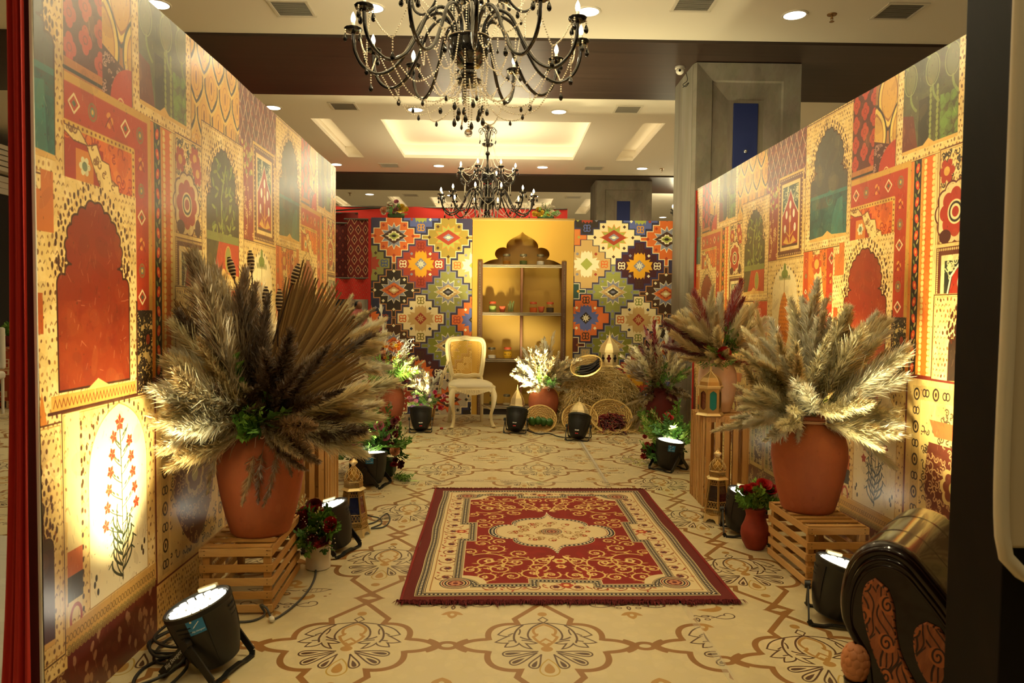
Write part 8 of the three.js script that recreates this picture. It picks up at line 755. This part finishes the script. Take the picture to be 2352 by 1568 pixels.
/* ---------- carved sofa end, dark post and moulding at the right ---------- */
{
  const lac = phys('#1c0c07', 0.2, { clearcoat: 0.3, clearcoatRoughness: 0.05, specularIntensity: 0.45 }), carve = ctex(canvas(256, 1024, (c) => { // relief scrolls: bundles of sinuous grooves ending in curls
    const r = rng(63); c.fillStyle = '#99532e'; c.fillRect(0, 0, 256, 1024); c.globalAlpha = 0.14; for (let i = 0; i < 160; i++) { c.fillStyle = r() < 0.5 ? '#d08350' : '#6a2c12'; c.beginPath(); c.ellipse(r() * 256, r() * 1024, 8, 50, 0.2, 0, TAU); c.fill(); } c.globalAlpha = 1; c.strokeStyle = '#35150a'; c.lineCap = 'round';
    for (let k = 0; k < 9; k++) { c.lineWidth = k % 3 ? 7 : 10; c.beginPath(); for (let y = -20; y <= 1044; y += 8) { const x = 14 + k * 29 + 34 * Math.sin(y / 1024 * TAU * 2 + k * 0.35) + 12 * Math.sin(y / 1024 * TAU * 5 + k); y > -20 ? c.lineTo(x, y) : c.moveTo(x, y); } c.stroke(); }
    for (let i = 0; i < 10; i++) { const x = 60 + (i % 2) * 130, y = 60 + i * 100, s = i % 2 ? 1 : -1; c.fillStyle = '#b2602f'; c.beginPath(); c.ellipse(x, y, 44, 58, s * 0.4, 0, TAU); c.fill(); c.lineWidth = 9; c.beginPath(); for (let t = 0; t <= 40; t++) { const q = t / 40, an = s * q * 9, R = 46 * (1 - q * 0.85); t ? c.lineTo(x + Math.cos(an) * R * 0.8, y + Math.sin(an) * R * 1.2) : c.moveTo(x + R * 0.8, y); } c.stroke(); }
  })), carvM = std(0xffffff, 0.5, 0, { map: carve, bumpMap: carve, bumpScale: 0.004 });
  const Z = 1.95, K = Z / FOCAL, P = (x, y) => [(x - 1148) * K, EYE + (727 - y) * K], t = thing('carved_sofa', 'glossy dark carved wooden sofa end with orange relief panels beside the dark post', 'sofa', [0.96, 0, -Z], -0.72), L = (x, y) => { const [a, b] = P(x, y); return [a - 0.96, b]; };
  const outl = [[2040, 1950], [2035, 1640], [2018, 1505], [1992, 1462], [1977, 1432], [1973, 1380], [1984, 1318], [2008, 1276], [2046, 1254], [2092, 1262], [2140, 1308], [2190, 1368], [2240, 1440], [2290, 1540], [2330, 1700], [2340, 1950]].map((p) => L(...p));
  const s = new THREE.Shape(); s.moveTo(...outl[0]); s.splineThru(outl.slice(1).map((p) => new THREE.Vector2(...p))); s.closePath(); const body = new THREE.ExtrudeGeometry(s, { depth: 0.42, bevelEnabled: true, bevelSize: 0.018, bevelThickness: 0.03, bevelSegments: 6, curveSegments: 60 }); mesh('arm_body', body.translate(0, 0, -0.42), lac, t);
  const mold = (k, r, z) => { const c = outl.slice(1, 15).map(([x, y]) => { const cx = 0.13, cy = 0.30; return [cx + (x - cx) * k, cy + (y - cy) * k, z]; }); return tube(c, r, 90, 8); }; mesh('edge_moulding', [mold(0.985, 0.014, 0.022), mold(0.925, 0.009, 0.026), mold(0.88, 0.006, 0.026)], lac, t); 
  const rail = []; for (const [k, dz] of [[1.0, -0.12], [1.0, -0.30]]) rail.push(mold(k * 1.012, 0.016, dz)); mesh('roll_moulding', rail, lac, t);
  const panel = (pts) => { const q = pts.map((p) => new THREE.Vector2(...L(...p))), sh = new THREE.Shape(); sh.moveTo(q[0].x, q[0].y); sh.splineThru(q.slice(1)); sh.closePath(); const g = new THREE.ExtrudeGeometry(sh, { depth: 0.008, bevelEnabled: true, bevelSize: 0.004, bevelThickness: 0.005, bevelSegments: 3, curveSegments: 40 }), uv = g.attributes.uv; for (let i = 0; i < uv.count; i++) uv.setXY(i, uv.getX(i) * 8.5 + 0.35, uv.getY(i) * 2.2); return g.translate(0, 0, 0.026); };
  mesh('carved_panel', panel([[2036, 1326], [2019, 1345], [2014, 1385], [2024, 1440], [2046, 1505], [2080, 1570], [2140, 1680], [2190, 1680], [2140, 1570], [2095, 1490], [2079, 1430], [2074, 1380], [2060, 1342]]), carvM, t); mesh('carved_panel', panel([[2143, 1396], [2124, 1414], [2121, 1450], [2133, 1495], [2165, 1545], [2220, 1640], [2260, 1640], [2225, 1545], [2195, 1470], [2180, 1425], [2165, 1402]]), carvM, t);
  const cone = new THREE.Group(); cone.name = 'pinecone_finial'; t.add(cone); const pm = std('#c07a4c', 0.55), [px, py] = L(2000, 1528); cone.position.set(px, py, 0.03); const sc = sph(0.013, 0, 0, 0, 8, [1, 1.15, 0.45]); for (let j = 0; j < 6; j++) { const e = -1.1 + j * 0.42, n = Math.max(4, Math.round(11 * Math.cos(e))); for (let i = 0; i < n; i++) { const a = i / n * TAU + (j % 2) * PI / n; const m = mesh('scale', sc, pm, cone); m.position.set(Math.sin(a) * Math.cos(e) * 0.032, Math.sin(e) * 0.05, Math.cos(a) * Math.cos(e) * 0.032); m.rotation.set(-e * 0.8, a, 0, 'YXZ'); } } mesh('core', sph(0.032, 0, 0, 0, 12, [1, 1.5, 1]), lac, cone); mesh('finial_cup', cyl(0.03, 0.022, 0.05, px, py - 0.07, 0.03, 16), lac, t); mesh('finial_post', cyl(0.022, 0.026, py - 0.09, px, (py - 0.09) / 2, 0.03, 16), lac, t);
  const pT = mottle(256, 512, '#120c08', [[160, '#241a13', 0.12, 10, 60, 0.12], [120, '#140d09', 0.14, 10, 60, 0.1]], 64), post = struct('pillar', null, null, 'dark brown wood-faced post at the right edge'); mesh('post_face', rbox(0.42, CEIL, 0.18, 1.014 + 0.21, CEIL / 2, -1.523, 0.004), phys(0xffffff, 0.6, { map: pT, specularIntensity: 0.25 }), post);
  const bm = std('#b9a88a', 0.7), mo = struct('trim_1', null, null, 'pale painted moulding fixed to the dark post'); mesh('pale_board', rbox(0.34, 2.4, 0.02, 1.175, 2.02, -1.425, 0.008, 3), bm, mo); mesh('board_edge', tube([[1.0, 3.2, -1.42], [0.998, 1.4, -1.42], [1.0, 0.86, -1.42], [1.012, 0.80, -1.42], [1.05, 0.765, -1.42], [1.2, 0.70, -1.42]], 0.014, 60, 10), std('#c9bba0', 0.65), mo);
}
/* ---------- cables ---------- */
{
  const cb = std('#1c1c1e', 0.55), gcb = std('#3a3a3c', 0.5), plug = std('#d8d2c4', 0.5);
  const cable = (name, label, pts, r, mat) => tag(mesh(name, tube(pts, r, pts.length * 12, 6), mat), label, 'cable');
  const coil = []; for (let i = 0; i <= 46; i++) { const a = i / 46 * TAU * 3.6, R = 0.085 + 0.02 * Math.sin(i * 0.7) + 0.012 * (i % 5) / 5; coil.push([-1.19 + Math.cos(a) * R * 1.05, 0.007 + i * 0.0011, -2.72 + Math.sin(a) * R * 1.25]); } cable('power_cable', 'coiled black power cable on the floor behind the nearest left uplight', coil, 0.0055, cb);
  cable('power_cable', 'black power cable looping over the floor in front of the nearest left uplight', [[-1.06, 0.10, -2.60], [-1.12, 0.03, -2.50], [-1.22, 0.006, -2.44], [-1.25, 0.006, -2.56], [-1.18, 0.006, -2.66], [-1.09, 0.02, -2.54], [-1.12, 0.006, -2.40], [-1.18, 0.006, -2.36], [-1.2, 0.006, -2.30]], 0.006, cb);
  const w = cable('extension_cable', 'grey cable with a white plug running past the low left crate', [[-1.15, 0.006, -2.95], [-1.0, 0.006, -2.96], [-0.97, 0.01, -3.02], [-0.985, 0.05, -3.01], [-0.95, 0.045, -2.985], [-0.925, 0.008, -2.975], [-0.89, 0.006, -3.05], [-0.86, 0.006, -3.25], [-0.87, 0.006, -3.45], [-0.93, 0.006, -3.7]], 0.005, gcb); mesh('plug', [T(new THREE.CapsuleGeometry(0.011, 0.035, 4, 10), -0.925, 0.012, -2.965, PI / 2 - 0.2, 0.4, 0)], plug, w);
  cable('power_cable', 'thin grey cable looping on the floor right of the left gold lantern', [[-0.86, 0.16, -4.3], [-0.80, 0.05, -4.38], [-0.73, 0.006, -4.45], [-0.70, 0.006, -4.33], [-0.74, 0.006, -4.24], [-0.68, 0.006, -4.26], [-0.66, 0.006, -4.42], [-0.69, 0.02, -4.5], [-0.745, 0.006, -4.36], [-0.8, 0.006, -4.3]], 0.0045, gcb);
  cable('power_cable', 'black cable on the floor between the mango basket and the middle uplight', [[0.3, 0.006, -7.8], [0.42, 0.006, -7.58], [0.52, 0.006, -7.62], [0.62, 0.006, -7.42], [0.72, 0.006, -7.38], [0.8, 0.05, -7.36]], 0.006, cb);
  cable('power_cable', 'black cable behind the red jug and the low right crate', [[1.43, 0.12, -4.15], [1.47, 0.02, -4.05], [1.50, 0.006, -3.95], [1.46, 0.03, -3.87], [1.47, 0.05, -3.84]], 0.006, cb);
  const lb = thing('red_indicator_plug', 'small red and white plug lying on the floor left of the chair', 'plug', [-0.62, 0.012, -7.86], 0.1); mesh('red_end', T(new THREE.CapsuleGeometry(0.012, 0.014, 4, 10), 0, 0, 0, 0, 0, PI / 2), std('#b02a1c', 0.5), lb); mesh('white_end', T(new THREE.CapsuleGeometry(0.007, 0.03, 4, 8), 0.035, -0.003, 0, 0, 0, PI / 2), plug, lb);
  const cam = thing('dome_camera', 'small white dome security camera at the top of the big pillar', 'camera', [2.02, 4.0, -8.30]); mesh('mount', [cyl(0.05, 0.055, 0.04, -0.035, 0.03, 0.03, 20)], std('#d8d2c4', 0.4), cam); mesh('eyeball', sph(0.046, -0.035, -0.015, 0.04, 18), std('#d8d2c4', 0.35), cam); mesh('lens', [cyl(0.014, 0.014, 0.01, 0, 0, 0, 14)].map((g) => T(g, -0.047, -0.025, 0.083, PI / 2 - 0.3)), std('#111111', 0.2), cam); mesh('cable_loop', tube([[0.04, -0.03, 0.02], [0.05, -0.12, 0.03], [0.0, -0.17, 0.04], [0.03, -0.19, 0.04], [0.07, -0.14, 0.03], [0.0, -0.2, 0.04]], 0.004, 30, 5), cb, cam);
}
/* ---------- what shows past the left wall and behind ---------- */
{
  const fab = std(0xffffff, 0.85, 0, { map: ctex(canvas(256, 256, (c) => { const r = rng(66); c.fillStyle = '#a8431c'; c.fillRect(0, 0, 256, 256); for (let i = 0; i < 60; i++) { c.strokeStyle = i % 2 ? '#2a1610' : '#d8b080'; c.lineWidth = 5; const x = r() * 256, y = r() * 256; c.strokeRect(x, y, 20 + r() * 24, 20 + r() * 24); } })) });
  const low = thing('low_stage', 'low stage edge covered in orange patterned cloth beyond the left wall', 'stage', [-6.75, 0, -9.9]); const f = mesh('cloth_front', box(1.5, 0.72, 0.06, 0, 0.36, 0.6), fab, low); mesh('top', rbox(1.5, 0.05, 1.2, 0, 0.745, 0.02, 0.01), fab, low); mesh('side_fall', box(0.06, 0.72, 1.2, 0.74, 0.36, 0.0), fab, low);
  const ch = thing('white_chair', 'white padded chair glimpsed at the left edge', 'chair', [-6.15, 0, -8.6]); const wm = std('#d0c9bb', 0.6); mesh('seat', rbox(0.5, 0.1, 0.48, 0, 0.46, 0, 0.04, 3), wm, ch); for (const x of [-0.22, 0.22]) for (const z of [-0.2, 0.2]) mesh('leg', cyl(0.02, 0.015, 0.42, x, 0.21, z, 10), wm, ch); mesh('stretcher', rbox(0.44, 0.03, 0.03, 0, 0.18, 0.2), wm, ch); mesh('backrest', rbox(0.46, 0.5, 0.06, 0, 0.78, -0.24, 0.03, 3), wm, ch);
  const pp = thing('small_clay_pot', 'small red pot of greenery at the far left edge', 'pot', [-6.28, 0.77, -9.4]); mesh('body', lathe([[0, 0], [0.06, 0], [0.085, 0.1], [0.09, 0.14], [0.08, 0.14], [0, 0.12]], 24, true), clayR, pp); const pl = thing('potted_greenery', 'bright green leafy plant in the small red pot at the far left edge', 'plant', [-6.28, 0.89, -9.4]), r = rng(85); sprigs(pl, r, 30, 'broad', [10, 85], [0, 360], [0.12, 0.2], [0, 0.02, 0], 0.05);
}
{ // a person in a pink sari seen inside the tent, mostly hidden
  const { MarchingCubes } = await import('three/addons/objects/MarchingCubes.js');
  const p = thing('person', 'person in a dusty pink draped sari with dark hair, standing inside the tent', 'person', [-3.47, 0, -18], 0.7);
  const J = [[[0, 1.30, 0], [0, 1.22, 0], 0.045, 0.05], [[0, 1.22, 0], [0, 0.95, 0.0], 0.11, 0.13], [[-0.12, 1.17, 0], [0.12, 1.17, 0], 0.07, 0.07], [[0, 0.95, 0], [0, 0.78, 0], 0.13, 0.16], [[-0.06, 0.8, 0], [-0.08, 0.06, 0], 0.15, 0.19], [[0.06, 0.8, 0], [0.08, 0.06, 0], 0.15, 0.19], [[-0.16, 1.17, 0], [-0.2, 0.92, 0.02], 0.06, 0.045], [[-0.2, 0.92, 0.02], [-0.08, 0.82, 0.18], 0.045, 0.035], [[0.16, 1.17, 0], [0.2, 0.92, 0.02], 0.06, 0.045], [[0.2, 0.92, 0.02], [0.08, 0.84, 0.18], 0.045, 0.035], [[-0.08, 0.82, 0.18], [-0.03, 0.82, 0.23], 0.03, 0.018], [[0.08, 0.84, 0.18], [0.03, 0.83, 0.23], 0.03, 0.018]];
  const n = 56, mc = new MarchingCubes(n, new THREE.MeshBasicMaterial(), false, false, 60000); mc.isolation = 0; const sc = 0.72, cy = 0.66, A = V(), B = V(), Q = V();
  for (let k = 0; k < n; k++) for (let j = 0; j < n; j++) for (let i = 0; i < n; i++) { Q.set((i / n * 2 - 1) * sc, cy + (j / n * 2 - 1) * sc, (k / n * 2 - 1) * sc); let d = 9; for (const [a, b, ra, rb] of J) { A.set(...a); B.set(...b).sub(A); const t = Math.max(0, Math.min(1, Q.clone().sub(A).dot(B) / B.lengthSq())), e = Q.distanceTo(A.addScaledVector(B, t)) - (ra + (rb - ra) * t), h = Math.max(0, Math.min(1, 0.5 + 0.5 * (d - e) / 0.05)); d = d * (1 - h) + e * h - 0.05 * h * (1 - h); } mc.field[i + j * n + k * n * n] = -d; }
  mc.update(); const c = mc.count, g = soup(Array.from(mc.positionArray.slice(0, c * 3)).map((v, i) => v * sc + (i % 3 === 1 ? cy : 0)), Array.from(mc.normalArray.slice(0, c * 3))); mesh('body', g, std('#b5605a', 0.8), p);
  const head = new THREE.SphereGeometry(0.095, 24, 20), hp = head.attributes.position; for (let i = 0; i < hp.count; i++) { let x = hp.getX(i), y = hp.getY(i), z = hp.getZ(i); if (z > 0) { const nx = Math.exp(-((x / 0.014) ** 2) - (((y + 0.012) / 0.02) ** 2)), ey = Math.exp(-(((Math.abs(x) - 0.034) / 0.014) ** 2) - (((y - 0.008) / 0.012) ** 2)); z += nx * 0.022 - ey * 0.008; } if (y < -0.03) x *= 1 + (y + 0.03) * 4; hp.setXYZ(i, x * 0.85, y * 1.2, z); } head.computeVertexNormals(); mesh('head', head.translate(0, 1.375, 0.01), std('#8a5a3c', 0.6), p); mesh('hair', [T(new THREE.SphereGeometry(0.102, 20, 16, 0, TAU, 0, 1.75), 0, 1.385, -0.012, -0.55, 0, 0, [0.9, 1.2, 1.02]), sph(0.055, 0, 1.36, -0.105, 14)], std('#0c0908', 0.5), p);
}
scene.traverse((o) => { if (o.isMesh) { o.castShadow = true; o.receiveShadow = true; } if (o.isLight && o.shadow) o.castShadow = true; });
renderer.render(scene, camera);
